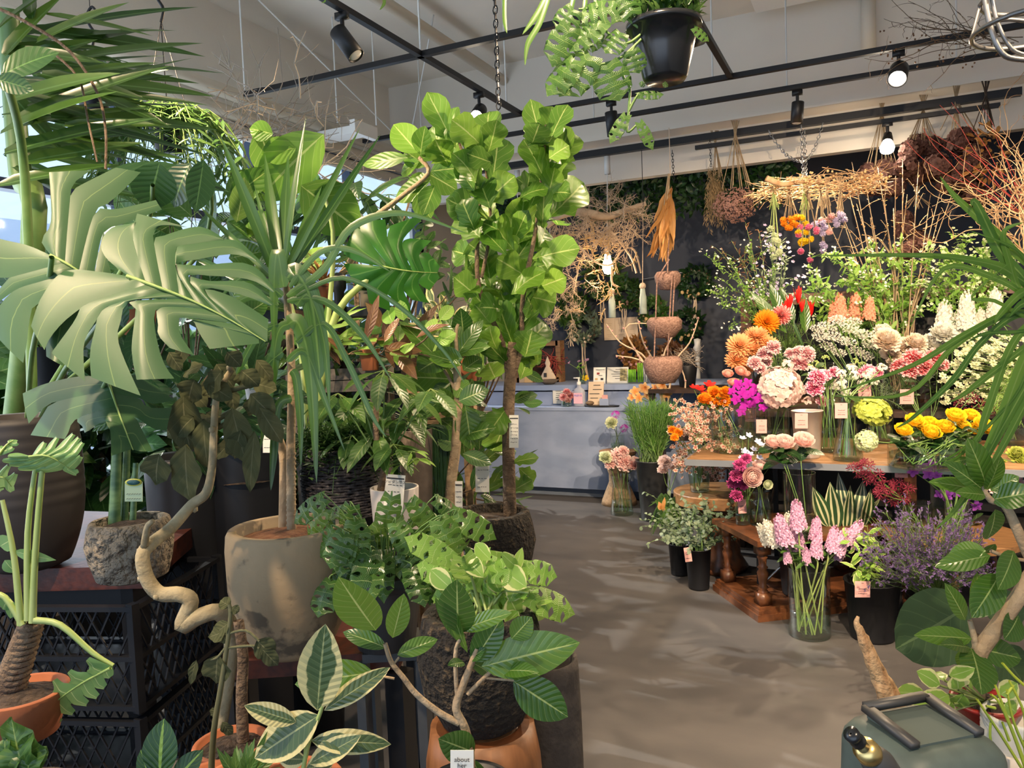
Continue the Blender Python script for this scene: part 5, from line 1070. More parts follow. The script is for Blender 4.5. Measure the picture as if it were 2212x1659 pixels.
# two more small hanging baskets seen through the palm blades
t, c, r, h = hang_basket(205, 245, 3.2, 40, 50, (200, 100), 'second hanging basket of trailing leaves behind the palm blades', None); m = M(); cloud(m, 120, c+V(0, 0, .03), (.2, .2, .16), .08, .035, 'lance'); t.part('foliage', m, 'leaf_mid')

# ---------------------------------------------------------------- hanging black pot, centre top
D = 2.2
t, c, r, h = hang_basket(1437, 176, D, 76, 122, (1437, -160), 'cheese vine and bushy greens in a shiny black pot hanging above the aisle', None, mt=G.setdefault('gloss_black', mat('gloss_black_plastic', (0.012, 0.013, 0.015), .22)))
m = M()
for i in range(420):
    a = rnd(0, 6.28); q = c+V(r*.85*rnd()*cos(a), r*.85*rnd()*sin(a), h*.88); d = nz(V(cos(a)*.5, sin(a)*.5, rnd(.8, 2)))
    leaf(m, q+d*rnd(0, .10), nz(d+rvec()*.4), rvec(), rnd(.04, .09), .014, 'lance', bend=1.2, ns=4, nc=2)
t.part('foliage', m, 'leaf_mid')
s_ = M(); m = M()
for pts in ([(1400, 60), (1350, 95), (1300, 60), (1282, 50)], [(1385, 85), (1340, 125), (1290, 140), (1255, 130)], [(1370, 100), (1340, 155), (1300, 150), (1270, 140)], [(1362, 110), (1345, 160), (1360, 190), (1358, 240), (1355, 285), (1375, 270)], [(1380, 60), (1320, 20), (1250, 20)], [(1358, 240), (1378, 205), (1395, 200)]): ptube(s_, pts, 2.15, [3.4, 2.6], 6)
for (b, e, w) in (((1232, 60), (1200, 130), 60), ((1240, 130), (1185, 190), 60), ((1275, 120), (1215, 190), 70), ((1310, 140), (1335, 205), 72), ((1300, 50), (1235, 95), 50), ((1290, 60), (1255, 85), 60), ((1340, 70), (1310, 105), 50), ((1365, 110), (1380, 150), 44), ((1380, 205), (1428, 198), 26), ((1352, 250), (1320, 298), 28), ((1382, 266), (1408, 315), 22), ((1500, 60), (1530, 82), 24), ((1330, 20), (1260, 30), 60), ((1240, 20), (1210, 60), 50), ((1390, 178), (1385, 186), 12), ((1435, 178), (1442, 186), 12), ((1365, 30), (1340, -20), 60)):
    P = at(*b, 2.12); Q = at(*e, 2.12); holey_leaf(m, P, Q-P, TOCAM+UP*.3+rvec()*.3, np.linalg.norm(Q-P)*1.1, S(w, 2.15)*1.15, bend=.3)
t.part('vines', s_, 'stem'); t.part('vine_leaves', m, 'leaf_mid')
m = M()
for pts, w in (([(1186, -20), (1160, 30), (1128, 75)], 13), ([(1185, -10), (1165, 50), (1140, 95), (1134, 142)], 13), ([(1090, -20), (1090, 40), (1095, 72)], 9), ([(1240, -10), (1225, 60), (1220, 130)], 11), ([(1265, -10), (1262, 40), (1262, 85)], 10), ([(1285, -20), (1290, 10), (1308, 30)], 10), ([(700, -10), (702, 2), (694, 6)], 4), ([(826, -20), (830, 5), (820, 22)], 7)): arch(m, pts, w, 2.3)
t = Thing('spider_plant', 'long green blades hanging down above the tracks', 'hanging plant', at(1180, -80, 2.3)); t.part('leaves', m, 'leaf_strap')
m = M(); m.lathe([(.001, 0), (.08, 0), (.11, .1), (.1, .1), (.001, .08)], at(1180, -110, 2.3), 24); t.part('pot', m, 'black_plastic'); m = M(); m.tube([at(1180, -110, 2.3)+V(0, 0, .1), V(*at(1180, -110, 2.3)[:2], 3.99)], .003, 4); t.part('cord', m, 'black_metal')
# ---------------------------------------------------------------- service counter area
def bulb_pendant(px, ycap, ybulb, label, on_=True):
    a = ony(px, ycap, 6.42); t = Thing('pendant_lamp', label, 'pendant lamp', a); m = M(); m.lathe([(.001, -.15), (.026, -.15), (.026, 0), (.001, 0)], a, 16); t.part('ceiling_cap', m, 'white_plastic')
    b = ony(px+2, ybulb, 6.42); m = M(); m.tube([a-V(0, 0, .14), b+V(0, 0, .20)], .004, 5); t.part('cord', m, 'white_plastic'); m = M(); m.lathe([(.02, .21), (.026, .20), (.026, .12), (.022, .1)], b, 14); t.part('socket', m, 'steel')
    m = M(); m.lathe([(.001, -.06), (.03, -.05), (.047, -.01), (.045, .03), (.03, .07), (.024, .12)], b, 16); t.part('bulb', m, 'bulb_on' if on_ else 'glass')
    if on_: light('bulb_light', 'POINT', b-TOCAM*0-V(0, .0, .08), 14, WARM, shadow_soft_size=.05)
G['bulb_on'] = emitmat('glowing_bulb', (1.0, 0.72, 0.38), 22.0)
bulb_pendant(1311, 338, 578, 'lit bare bulb hanging on a white cord through the pale driftwood'); bulb_pendant(1117, 368, 640, 'unlit pendant with a white cap half hidden by the fiddle-leaf fig', False); bulb_pendant(1187, 372, 630, 'unlit clear bulb hanging beside the lowest fiddle-leaf leaves', False)
# garland
m = M()
for i in range(2600):
    x = rnd(1000, 1715); p = ony(x, 380, 6.93); p[2] = 2.90-rnd()**1.4*(.34 if x > 1250 else .26); p[1] += rnd(-.05, .12); leaf(m, p, nz(rvec()*V(1, .5, 1)-UP*.3), nz(TOCAM+rvec()), rnd(.04, .085), rnd(.02, .04), 'oval', bend=.5, ns=3, nc=2)
t = single('leaf_garland', 'thick dark green leaf garland hanging along the top of the dark wall', 'garland', m, 'leaf_dark', loc=ony(1400, 400, 6.93))
G['twig_tan'] = mat('tan_driftwood', (0.55, 0.40, 0.27), .8, noise=(9, (0.66, 0.51, 0.36), .4, .6)); G['moss_tan'] = mat('dry_lichen', (0.62, 0.42, 0.20), .9)
t = Thing('driftwood_garland', 'pale driftwood branch covered in coral-like dry sprigs around the lit bulb', 'driftwood decoration', ony(1300, 500, 6.3))
m = M(); Pm = ptube(m, [(1180, 490), (1215, 465), (1260, 458), (1310, 468), (1350, 455), (1395, 440)], 6.6, [6, 9, 5], 8); ptube(m, [(1250, 530), (1285, 565), (1320, 572), (1345, 540), (1370, 540), (1385, 590)], 6.6, [2.5, 2], 6); ptube(m, [(1322, 575), (1322, 610), (1335, 620)], 6.6, 2.5); ptube(m, [(1320, 500), (1345, 530), (1365, 560), (1375, 590)], 6.6, 2.2)
t.part('branch', m, 'twig_tan'); m = M(); q = M()
def sprig(m, p, d, L, r, lev=2):
    pts = [p]; 
    for k in range(4): d = nz(d+rvec()*.35); p = p+d*L/4; pts.append(p)
    m.tube(pts, [r, r*.5], 4)
    if lev:
        for k in (1, 2, 3, 4):
            for s in range(2): sprig(m, pts[k], nz(d+rvec()*1.1), L*.42, r*.55, lev-1)
for i in range(60):
    x = rnd(1180, 1400); y = 468+rnd(-15, 40)-abs(x-1300)*.1; sprig(m, ony(x, y, 6.35+rnd(-.1, .1)), nz(rvec()-UP*.3), rnd(.15, .3), .004)
for i in range(26): sprig(m, ony(rnd(1190, 1275), rnd(540, 680), 6.4+rnd(-.1, .1)), nz(rvec()-UP*.5), rnd(.14, .26), .003)
for i in range(40): sprig(q, ony(rnd(1190, 1340), rnd(500, 680) if i % 2 else rnd(500, 540), 6.3+rnd(-.1, .1)), nz(rvec()-UP*.4), rnd(.07, .13), .006, 1)
for (x, y) in ((1290, 595), (1312, 610), (1330, 565), (1375, 545), (1275, 530), (1295, 520)): sprig(q, ony(x, y, 6.3), nz(rvec()-UP), .12, .007, 1)
t.part('dry_twigs', m, 'twig_tan'); t.part('lichen_sprays', q, 'moss_tan'); m = M()
for x in (1200, 1390): m.tube([ony(x, 465, 6.42), V(ony(x, 465, 6.42)[0], 6.42, 3.06)], .003, 4)
t.part('hanging_wires', m, 'black_metal')
def tassel(px, py, hpx, y, label, ytop=None):
    c = ony(px, py, y); d = dep(c); H = S(hpx, d); t = Thing('tassel', label, 'tassel', c, 'mint tassels'); m = M()
    m.lathe([(.001, H*.42), (.02, H*.4), (.024, H*.2), (.03, H*.1), (.032, -H*.5), (.001, -H*.5)], c, 14, wob=.03); t.part('fringe', m, mat('mint_thread', (0.52, 0.60, 0.52), .9)); m = M(); m.ball(c+V(0, 0, H*.5), .03, 10); t.part('knot', m, 'cream_card'); m = M(); m.tube([c+V(0, 0, H*.5), ony(px, ytop, y)], .003, 4); t.part('cord', m, 'cream_card')
tassel(1322, 658, 56, 6.4, 'mint green tassel nearer the pale driftwood', 580); tassel(1389, 648, 60, 6.4, 'mint green tassel between the two nests of brown rope', 460)
m = M()
for i in range(26): b = (1448+rnd(-4, 4), 400+rnd(0, 60)); pleaf(m, b, (1425+rnd(-28, 30), b[1]+rnd(70, 130)), rnd(10, 20), 5.9, rnd(-.1, .1), 'oval', side=rnd(-1, 1), wav=.25, bend=rnd(-.4, .6))
t = Thing('dried_leaf_bundle', 'hanging bundle of orange-brown dried leaves beside the rope nests', 'dried bundle', at(1430, 560, 5.9)); t.part('leaves', m, 'leaf_dry'); m = M()
for k in range(8): m.tube([at(1446+rnd(-3, 3), 375, 5.9), at(1440+rnd(-12, 12), 470, 5.9)], .004, 4)
t.part('stems', m, 'bark_pale'); m = M(); m.tube([at(1448, 380, 5.9), V(*at(1448, 380, 5.9)[:2], 3.06)], .003, 4); t.part('cord', m, 'cream_card')
chain(ony(1452, 325, 6.4), ony(1456, 395, 6.4), .016, 'thin chain above the orange-brown dried leaves')
G['nest'] = mat('braided_rope', (0.20, 0.11, 0.085), .9, noise=(60, (0.30, 0.18, 0.14), .4, .6), bump=(80, 1, .01))
t = Thing('hanging_nests', 'three brown rope bowls hung one under another on twisted cords', 'hanging bowls', at(1435, 830, 6.0))
for (x, y, w, h) in ((1442, 607, 56, 40), (1435, 708, 76, 46), (1432, 800, 84, 60)):
    c = at(x, y, 6.0); r = S(w/2, 6.0); H = S(h, 6.0); m = M(); m.lathe([(.001, -H*.5), (r*.6, -H*.45), (r*.95, -H*.05), (r, H*.3), (r*.8, H*.5), (r*.7, H*.35), (.001, -H*.1)], c, 24, wob=.03); t.part('bowl', m, 'nest')
for (a, b) in (((1448, 420), (1442, 590)), ((1420, 590), (1412, 800)), ((1452, 590), (1440, 800)), ((1458, 590), (1452, 700)), ((1446, 560), (1421, 600))): m = M(); m.tube([at(*a, 5.9), at(*b, 5.9)], .006, 5); t.part('rope', m, 'nest')
# wreaths
def wreath(px, py, rpx, y, mt, mt2, label, tail=0, n=420, w=.55, lw=.028, ll=.075):
    c = ony(px, py, y); d = dep(c); R_ = S(rpx, d)*.72; t = Thing('wreath', label, 'wreath', c); m = M(); q = M(); k = M()
    for i in range(n):
        a = rnd(0, 6.28); o = c+V(cos(a)*R_, -abs(RR.gauss(0, .03)), sin(a)*R_)+rvec()*R_*w*.6; leaf(m, o, nz(rvec()+V(-sin(a), -.2, cos(a))*.6), nz(V(0, -1, 0)+rvec()*.7), ll*rnd(.6, 1.3), lw, 'oval', ns=3, nc=2)
    for i in range(16): a = rnd(2.6, 5.6); o = c+V(cos(a)*R_, -.05, sin(a)*R_)+rvec()*R_*.3; q.ball(o, rnd(.008, .022), 6)
    k.tube([c+V(cos(a)*R_, 0, sin(a)*R_) for a in np.linspace(0, 2*pi, 25)], R_*w*.5, 6)
    h = M(); h.tube([c+UP*R_, V(c[0], YB-.001, c[2]+R_)], .004, 5); t.part('hook', h, 'steel'); t.part('ring', k, 'bark_brown'); t.part('leaves', m, mt); t.part('dried_blossoms', q, mt2)
    if tail:
        m = M()
        for i in range(3): m.tube(smooth_pts([c-UP*R_+V(.02*i-.02, -.04, 0), c-UP*(R_+tail*.5)+V(rnd(-.03, .03), -.04, 0), c-UP*(R_+tail)+V(rnd(-.05, .05), -.04, 0)]), .008, 4)
        t.part('ribbon', m, 'cream_card')
    return t
WY = 8.05
wreath(1262, 708, 36, WY, 'leaf_euca', 'cream_card', 'grey-green and white wreath with a long ribbon above the wooden frame', .45)
wreath(1350, 635, 34, WY, 'fern', 'nest', 'tan moss wreath with a purple patch between the tassels', .25)
wreath(1303, 600, 44, WY, 'leaf_mid', 'moss_tan', 'loose green wreath half behind the pale driftwood', .3, lw=.03, ll=.09)
wreath(1236, 665, 34, WY, 'leaf_mid', 'moss_tan', 'drooping green wreath below the mass of dry twigs', .3, lw=.03, ll=.09)
wreath(1502, 610, 36, WY, 'leaf_dark', 'moss_tan', 'round dark green wreath near the metal rail end', .3)
wreath(1410, 672, 30, WY, 'leaf_mid', 'moss_tan', 'small leafy wreath just behind the second tassel')
wreath(1484, 702, 36, WY, 'leaf_dark', 'moss_tan', 'dark green wreath with pale rosettes beside the middle rope nest')
wreath(1371, 762, 32, WY, 'leaf_dry', 'pink_card', 'brown twig wreath with pale berries below the cream notice')
wreath(1452, 765, 26, WY, 'leaf_red', 'cream_card', 'small brown dried wreath behind the lowest rope nest')
# notice on the wall
t = Thing('wall_notice', 'cream paper notice in three columns on the dark wall', 'notice', ony(1341, 710, 8.15)); c = ony(1341, 710, 8.17); d = dep(c); X_ = V(1, 0, 0)
m = M(); m.box(c, (S(76, d), .004, S(48, d))); o = t.part('paper_sheet', m, 'cream_card', smooth=False); q = M()
for k in (-1, 0, 1):
    for (y, w) in ((.25, .5), (.17, .3), (-.05, .4), (-.25, .5), (-.32, .3)): q.box(c+V(S(25, d)*k, -.004, S(48, d)*y), (S(25, d)*w, .002, .004))
    q.box(c+V(S(25, d)*(k-.5), -.004, 0), (.0015, .002, S(46, d)))
t.part('lettering', q, 'kraft', smooth=False, parent=o)
m = M(); m.tube([ony(1335, 612, 8.1), ony(1500, 584, 8.1)], .006, 6); m.tube([ony(1497, 580, 8.1), ony(1510, 583, 8.1)], .03, 8, True); single('wall_rail', 'thin dark rail fixed across the dark wall above the wreaths', 'rail', m, 'steel')
m = M(); c = ony(1508, 900, 7.9); m.tube([V(c[0], 7.95, 0), V(c[0], 7.95, ony(1508, 770, 7.95)[2])], .025, 10); t = Thing('grey_post', 'slim grey post with a turned finial in front of the dark wall', 'post', (c[0], 7.95, 0)); t.part('shaft', m, 'rodm'); m = M(); zc = ony(1508, 758, 7.95)[2]; m.lathe([(.001, -.06), (.03, -.05), (.03, 0), (.045, .03), (.03, .06), (.035, .12), (.001, .13)], V(c[0], 7.95, zc), 14); t.part('finial', m, 'rodm')
m = M(); c = ony(1510, 700, YB); 
# wooden frame with dried things
c = ony(1165, 786, 7.35); d = dep(c); t = Thing('display_box', 'orange-brown wooden box frame standing on the counter with dried cuttings inside', 'frame', V(c[0], c[1], 1.035)); Wf, Hf = S(98, d), S(88, d); c = V(c[0], 7.35, 1.035+Hf/2)
m = M()
for s in (-1, 1): m.box(c+V(s*Wf/2, 0, 0), (.05, .12, Hf)); m.box(c+V(0, 0, s*(Hf/2-.025)), (Wf, .12, .05))
t.part('frame', m, 'oak', smooth=False); m = M(); m.box(c+V(0, .05, 0), (Wf, .01, Hf)); t.part('back_panel', m, 'darkwood', smooth=False)
G['driedred'] = mat('dried_red', (0.30, 0.05, 0.04), .8)
for (px, w, h, mt, lab) in ((1140, 18, 66, 'moss_tan', 'strip of pale bark standing in the wooden frame'), (1126, 12, 60, 'kraft', 'narrow strip of bark at the edge of the wooden frame')):
    q = ony(px, 800, 7.25); m = M(); H = S(h, 7.9); m.box(V(q[0], 7.26, 1.037+H/2), (S(w, 7.9), .02, H)); single('bark_strip', lab, 'bark', m, mt, smooth=False)
q = ony(1188, 810, 7.2); m = M(); tangle(m, V(q[0], 7.28, 1.25), (.05, .02, .1), 30, .16, .006, -.6); single('dried_peppers', 'bunch of dried red pods hanging in the wooden frame', 'dried bunch', m, 'driedred', loc=(q[0], 7.28, 1.2))
t = Thing('flask_ornament', 'small cream flask-shaped board with a black label leaning in the frame', 'ornament', V(q[0], 7.15, 1.036)); m = M(); P = [(0, 0), (.07, .0), (.085, .06), (.05, .12), (.02, .17), (.03, .2), (.0, .27)]; m.lathe([(max(a, .002), b) for a, b in P], V(q[0], 7.15, 1.036), 20, np.array([V(1, 0, 0), V(0, .25, 0), V(0, 0, 1)])); t.part('body', m, 'cream_card'); m = M(); m.box(V(q[0]-.02, 7.125, 1.12), (.03, .006, .04)); t.part('label', m, 'ink', smooth=False)
m = M(); q = ony(1188, 826, 7.0); m.lathe([(.001, 0), (.05, 0), (.10, .045), (.095, .045), (.04, .012), (.001, .012)], V(q[0], 6.98, 1.036), 24); single('stone_dish', 'shallow grey stone dish on the counter edge', 'dish', m, 'stone_tall')
def card(px0, px1, py0, py1, y, zb, mt, name, label, cat, lean=.12, lines=4, extra=None):
    a = ony(px0, py1, y); b = ony(px1, py1, y); w = b[0]-a[0]; h = S(py1-py0, dep(a)); c = V((a[0]+b[0])/2, y, zb); u = nz(V(0, sin(lean), cos(lean))); n = cross(V(1, 0, 0), u)
    t = Thing(name, label, cat, c); m = M(); m.box(c+u*h/2, (w, h, .006), (V(1, 0, 0), u, n)); o = t.part('sheet', m, mt, smooth=False); q = M(); f = c+n*.005
    for i in range(lines): q.box(f+u*h*(.85-.7*i/max(lines, 1))+V(w*rnd(-.1, .1), 0, 0), (w*rnd(.3, .7), h*.025, .002), (V(1, 0, 0), u, n))
    if lines: t.part('lettering', q, 'ink', smooth=False, parent=o)
    return t, c, w, h, u, n, o
Z1, Z2 = .846, 1.036
card(1195, 1217, 840, 872, 6.84, Z1+.01, 'paper', 'payment_notice', 'white payment notice taped to the counter face', 'notice', 0, 5)
t, c, w, h, u, n, o = card(1220, 1243, 838, 848, 6.84, Z1+.1, 'paper', 'small_sign', 'small white rounded sign behind the pump bottle', 'sign', 0, 0); text(t, 'LINE', c+u*h*.5+n*.005, .035, V(1, 0, 0), u, 'blue_ink') if G.setdefault('blue_ink', mat('blue_ink', (0.03, 0.12, 0.6), .6)) else 0
card(1270, 1303, 826, 879, 6.72, Z1, 'cream_card', 'menu_card', 'tall cream menu card leaning against the counter step', 'card', .2, 4)
t, c, w, h, u, n, o = card(1282, 1308, 797, 832, 6.98, Z2, 'paper', 'payment_sign', 'white payment methods sign on the counter top', 'sign', .15, 2)
m = M()
for (i, j, mt) in ((-.1, .62, 'driedred'), (-.25, .28, 'moss_tan'), (.22, .28, 'ink')): m = M(); m.box(c+V(w*i, 0, 0)+u*h*j+n*.006, (w*.22, h*.12, .002), (V(1, 0, 0), u, n)); t.part('pictogram', m, mt, smooth=False, parent=o)
t, c, w, h, u, n, o = card(1311, 1357, 797, 832, 7.0, Z2, 'paper', 'brochure_stand', 'white brochure stand with a plant photograph on the counter top', 'brochure', .2, 5)
m = M(); m.box(c+V(w*.28, 0, 0)+u*h*.52+n*.007, (w*.32, h*.75, .002), (V(1, 0, 0), u, n)); t.part('photograph', m, mat('printed_photo', (0.16, 0.14, 0.07), .6, noise=(40, (0.5, 0.42, 0.2), .4, .6)), smooth=False, parent=o)
G['pen_green'] = mat('bright_green_plastic', (0.25, 0.62, 0.03), .35)
for (px, w, h, lab) in ((1366, 18, 30, 'box of short green tubes on the counter top'), (1388, 22, 44, 'tall acrylic holder of green and white tubes on the counter top')):
    c = ony(px, 828, 6.98); c[2] = Z2; d = dep(c); t = Thing('tube_display', lab, 'display', c); n = 5
    for i in range(n): m = M(); m.tube([c+V(S(w, d)*((i+.5)/n-.5), 0, .01), c+V(S(w, d)*((i+.5)/n-.5), 0, S(h, d))], S(w, d)/n*.42, 8, True); t.part('tube', m, 'pen_green' if (i < 3 or h < 40) else 'white_plastic')
    m = M(); m.box(c+V(0, 0, .03), (S(w, d)*1.1, .05, .06)); t.part('holder', m, 'glass', smooth=False)
c = ony(1252, 876, 6.72); c[2] = Z1; t = Thing('pump_bottle', 'clear pump bottle of sanitiser with a pink label on the front ledge', 'bottle', c)
ax = np.array([V(1, 0, 0), V(0, .55, 0), V(0, 0, 1)]); m = M(); m.lathe([(.001, 0), (.055, 0), (.057, .01), (.057, .13), (.05, .155), (.02, .175), (.018, .2)], c, 28, ax); t.part('body', m, mat('milky_plastic', (0.62, 0.66, 0.78), .25, trans=.4)); m = M(); m.lathe([(.02, .2), (.02, .225), (.008, .23), (.008, .26)], c, 12); m.box(c+V(-.02, 0, .262), (.06, .012, .012)); t.part('pump', m, 'white_plastic')
m = M(); m.box(c+V(0, -.033, .075), (.088, .004, .10)); o = t.part('label', m, mat('pink_label', (0.82, 0.50, 0.62), .5), smooth=False); text(t, 'FILEY-S', c+V(0, -.037, .10), .024, V(1, 0, 0), UP, 'blue_ink')
c = ony(1300, 880, 6.66); c[2] = Z1; m = M(); m.lathe([(.001, 0), (.16, 0), (.17, .012), (.165, .012), (.001, .006)], c, 28, np.array([V(1, 0, 0), V(0, .4, 0), V(0, 0, 1)])); single('tray', 'thin dark oval tray at the front of the ledge', 'tray', m, 'black_plastic', loc=c)
m = M(); q = ony(1274, 874, 6.66); q[2] = Z1+.014; m.ball(q+V(0, 0, .02), .035, 10, (1.2, 1, .6)); single('dried_seed_head', 'small brown seed head lying on the dark tray', 'seed head', m, 'bark_brown')
c = ony(1306, 876, 6.66); c[2] = Z1+.013; t = Thing('card_holder', 'small card holder with a pale pink card on the dark tray', 'card holder', c); m = M(); m.box(c+V(0, 0, .03), (.085, .03, .06)); t.part('holder', m, 'cement', smooth=False); m = M(); m.box(c+V(.005, 0, .065), (.055, .004, .06)); t.part('card', m, 'pink_card', smooth=False)
m = M(); PB = []
for pts in ([(1440, 900), (1420, 800), (1390, 740), (1378, 690)], [(1440, 900), (1400, 780), (1340, 740), (1310, 700)], [(1440, 900), (1455, 790), (1490, 740), (1508, 690)], [(1440, 900), (1400, 790), (1330, 768)], [(1440, 900), (1430, 780), (1470, 700)], [(1415, 820), (1350, 710), (1420, 700)], [(1440, 900), (1480, 840), (1470, 790)]): PB += ptube(m, pts, 6.5, [2.6, 1.2], 6)
b0 = at(1440, 925, 6.5); t = Thing('blossom_branches', 'bare budding branches arching in front of the wreaths', 'branches', b0); t.part('branches', m, 'twig_tan'); q = M()
for p in PB[::1]:
    if RR.random() < .6: q.ball(p+rvec()*.012, .010, 5)
t.part('blossoms', q, 'pink_card'); m = M(); m.lathe([(.001, 0), (.05, 0), (.05, .2)], b0, 16); t.part('vase', m, 'glass')
for (px, py, w, h, lab) in ((1485, 835, 44, 46, 'black bucket of dried grey twigs by the slim grey post'),):
    c = at(px, py, 6.6); c[2] = max(c[2], 0); t = Thing('bucket', lab, 'bucket', c); pot(t, 'black_plastic', c, S(w/2, 6.6), S(h, 6.6), soil=True); m = M(); tangle(m, c+V(0, 0, S(h, 6.6)+.05), (.12, .12, .04), 30, .16, .004); t.part('twigs', m, 'twig_grey')
    t2 = Thing('side_table', 'dark wooden side table by the slim grey post', 'table', V(c[0], c[1], 0)); m = M(); m.box((c[0], c[1], c[2]-.02), (.6, .5, .035)); t2.part('tabletop', m, 'darkwood', smooth=False)
    for a in (-1, 1):
        for b in (-1, 1): m = M(); m.box((c[0]+.26*a, c[1]+.2*b, (c[2]-.04)/2), (.04, .04, c[2]-.04)); t2.part('leg', m, 'darkwood', smooth=False)
# bushy plants added along the windows to keep sun off the aisle floor
for i, (y, h, lab, mt) in enumerate(((1.2, 1.7, 'bushy floor plant in the window corner nearest the viewer', 'leaf_dark'), (1.95, 1.8, 'bushy floor plant at the window with long soft leaves', 'leaf_mid'), (2.7, 1.75, 'bushy floor plant at the window behind the ribbed planter', 'leaf_dark'), (3.45, 1.7, 'bushy floor plant at the window behind the crooked velvet trunk', 'leaf_mid'), (4.2, 1.75, 'bushy floor plant at the window behind the dragon tree', 'leaf_mid'), (4.95, 1.7, 'bushy floor plant at the window near the pillar', 'leaf_dark'), (5.7, 1.6, 'farthest bushy floor plant by the plaster pillar', 'leaf_mid'))):
    o = V(-3.72, y, 0); t = Thing('window_plant', lab, 'potted plant', o, 'bushy plants along the windows'); pot(t, 'black_plastic', o, .2, .42, .16); m = M()
    for z, r in ((.7, .34), (1.05, .38), (1.4, .34)): cloud(m, 110, o+V(0, 0, z*h/1.7), (.36, r, .28), .26, .12, 'oval', ns=4, nc=2)
    t.part('foliage', m, mt); s_ = M(); s_.tube([o+V(0, 0, .3), o+V(.03, .02, 1.4)], [.03, .012], 8); t.part('trunk', s_, 'bark_brown')
# ---------------------------------------------------------------- cut flowers: bloom meshes (unit radius, axis +Z)
PM = {}
def pm(name, base, tip, edge=None, tr=.3): PM[name] = petalmat(name, base, tip, edge, tr=tr); G[name] = PM[name]
pm('p_peach', (0.90, 0.42, 0.12), (0.95, 0.50, 0.25)); pm('p_orange', (0.95, 0.40, 0.02), (0.95, 0.28, 0.01)); pm('p_redwhite', (0.78, 0.06, 0.06), (0.90, 0.35, 0.32), ((.95, .85, .8), .86))
pm('p_coral', (0.88, 0.30, 0.22), (0.93, 0.52, 0.42)); pm('p_magenta', (0.55, 0.02, 0.45), (0.48, 0.03, 0.50)); pm('p_blush', (0.90, 0.62, 0.55), (0.92, 0.74, 0.69)); pm('p_hot', (0.80, 0.04, 0.22), (0.88, 0.22, 0.38), ((.95, .75, .8), .9))
pm('p_pinkwhite', (0.70, 0.06, 0.20), (0.90, 0.52, 0.52), ((.95, .88, .82), .88)); pm('p_coralpink', (0.80, 0.06, 0.10), (0.90, 0.28, 0.30), ((.94, .6, .6), .85)); pm('p_white', (0.86, 0.84, 0.70), (0.90, 0.88, 0.80)); pm('p_cream', (0.88, 0.62, 0.42), (0.92, 0.82, 0.68))
pm('p_yellow', (0.95, 0.55, 0.01), (0.95, 0.66, 0.02)); pm('p_lime', (0.36, 0.44, 0.04), (0.50, 0.56, 0.12)); pm('p_burgundy', (0.14, 0.01, 0.025), (0.29, 0.035, 0.07)); pm('p_violet', (0.25, 0.03, 0.42), (0.42, 0.12, 0.60)); pm('p_wine', (0.40, 0.02, 0.16), (0.56, 0.09, 0.28))
pm('p_blue', (0.42, 0.50, 0.80), (0.60, 0.66, 0.90)); pm('p_rose', (0.88, 0.46, 0.42), (0.92, 0.70, 0.64)); pm('p_pink', (0.85, 0.34, 0.34), (0.92, 0.56, 0.52), ((.94, .8, .74), .9)); pm('p_lilacpink', (0.66, 0.30, 0.52), (0.80, 0.52, 0.70)); pm('p_snap', (0.85, 0.28, 0.16), (0.92, 0.50, 0.34))
pm('p_speck', (0.30, 0.03, 0.02), (0.80, 0.56, 0.42), ((.92, .82, .7), .8)); pm('p_red', (0.70, 0.01, 0.01), (0.82, 0.03, 0.02)); pm('p_greenwhite', (0.50, 0.62, 0.22), (0.82, 0.86, 0.62)); pm('p_limon', (0.09, 0.05, 0.17), (0.17, 0.11, 0.27)); pm('p_astr', (0.50, 0.56, 0.26), (0.80, 0.80, 0.58)); pm('p_orchid', (0.85, 0.25, 0.05), (0.95, 0.68, 0.30)); pm('p_dusty', (0.30, 0.15, 0.12), (0.44, 0.26, 0.21)); pm('p_hydr', (0.06, 0.026, 0.024), (0.17, 0.085, 0.07)); pm('p_pampas', (0.26, 0.18, 0.09), (0.40, 0.29, 0.16)); pm('p_skim', (0.20, 0.03, 0.05), (0.35, 0.07, 0.09)); pm('p_lilac', (0.42, 0.34, 0.60), (0.66, 0.58, 0.78))
def cone(a, ph): return V(sin(a)*cos(ph), sin(a)*sin(ph), cos(a))
def bpet(m, a, ph, L, Wd, bend, base=(0, 0, 0), shape='petal', **k):
    d = cone(a, ph); n = nz(V(0, 0, 1)*sin(a)+V(-cos(ph), -sin(ph), 0)*cos(a)); leaf(m, V(*base), d, n, L, Wd, shape, bend=bend, fold=0, cup=-.3, **k)
def floret(m, c, n, s, k=5, wd=.7, r=None, opn=1.15, shape='petal'):
    n = nz(n); x = nz(cross(n, V(.31, .52, .79))); y = cross(n, x); ph = rnd(0, 6)
    for i in range(k):
        a = ph+i*2*pi/k; rd = x*cos(a)+y*sin(a); leaf(m, c, rd*sin(opn)+n*cos(opn), n, s, s*wd, shape, bend=.3, ns=2, nc=2, fold=0, r=r)
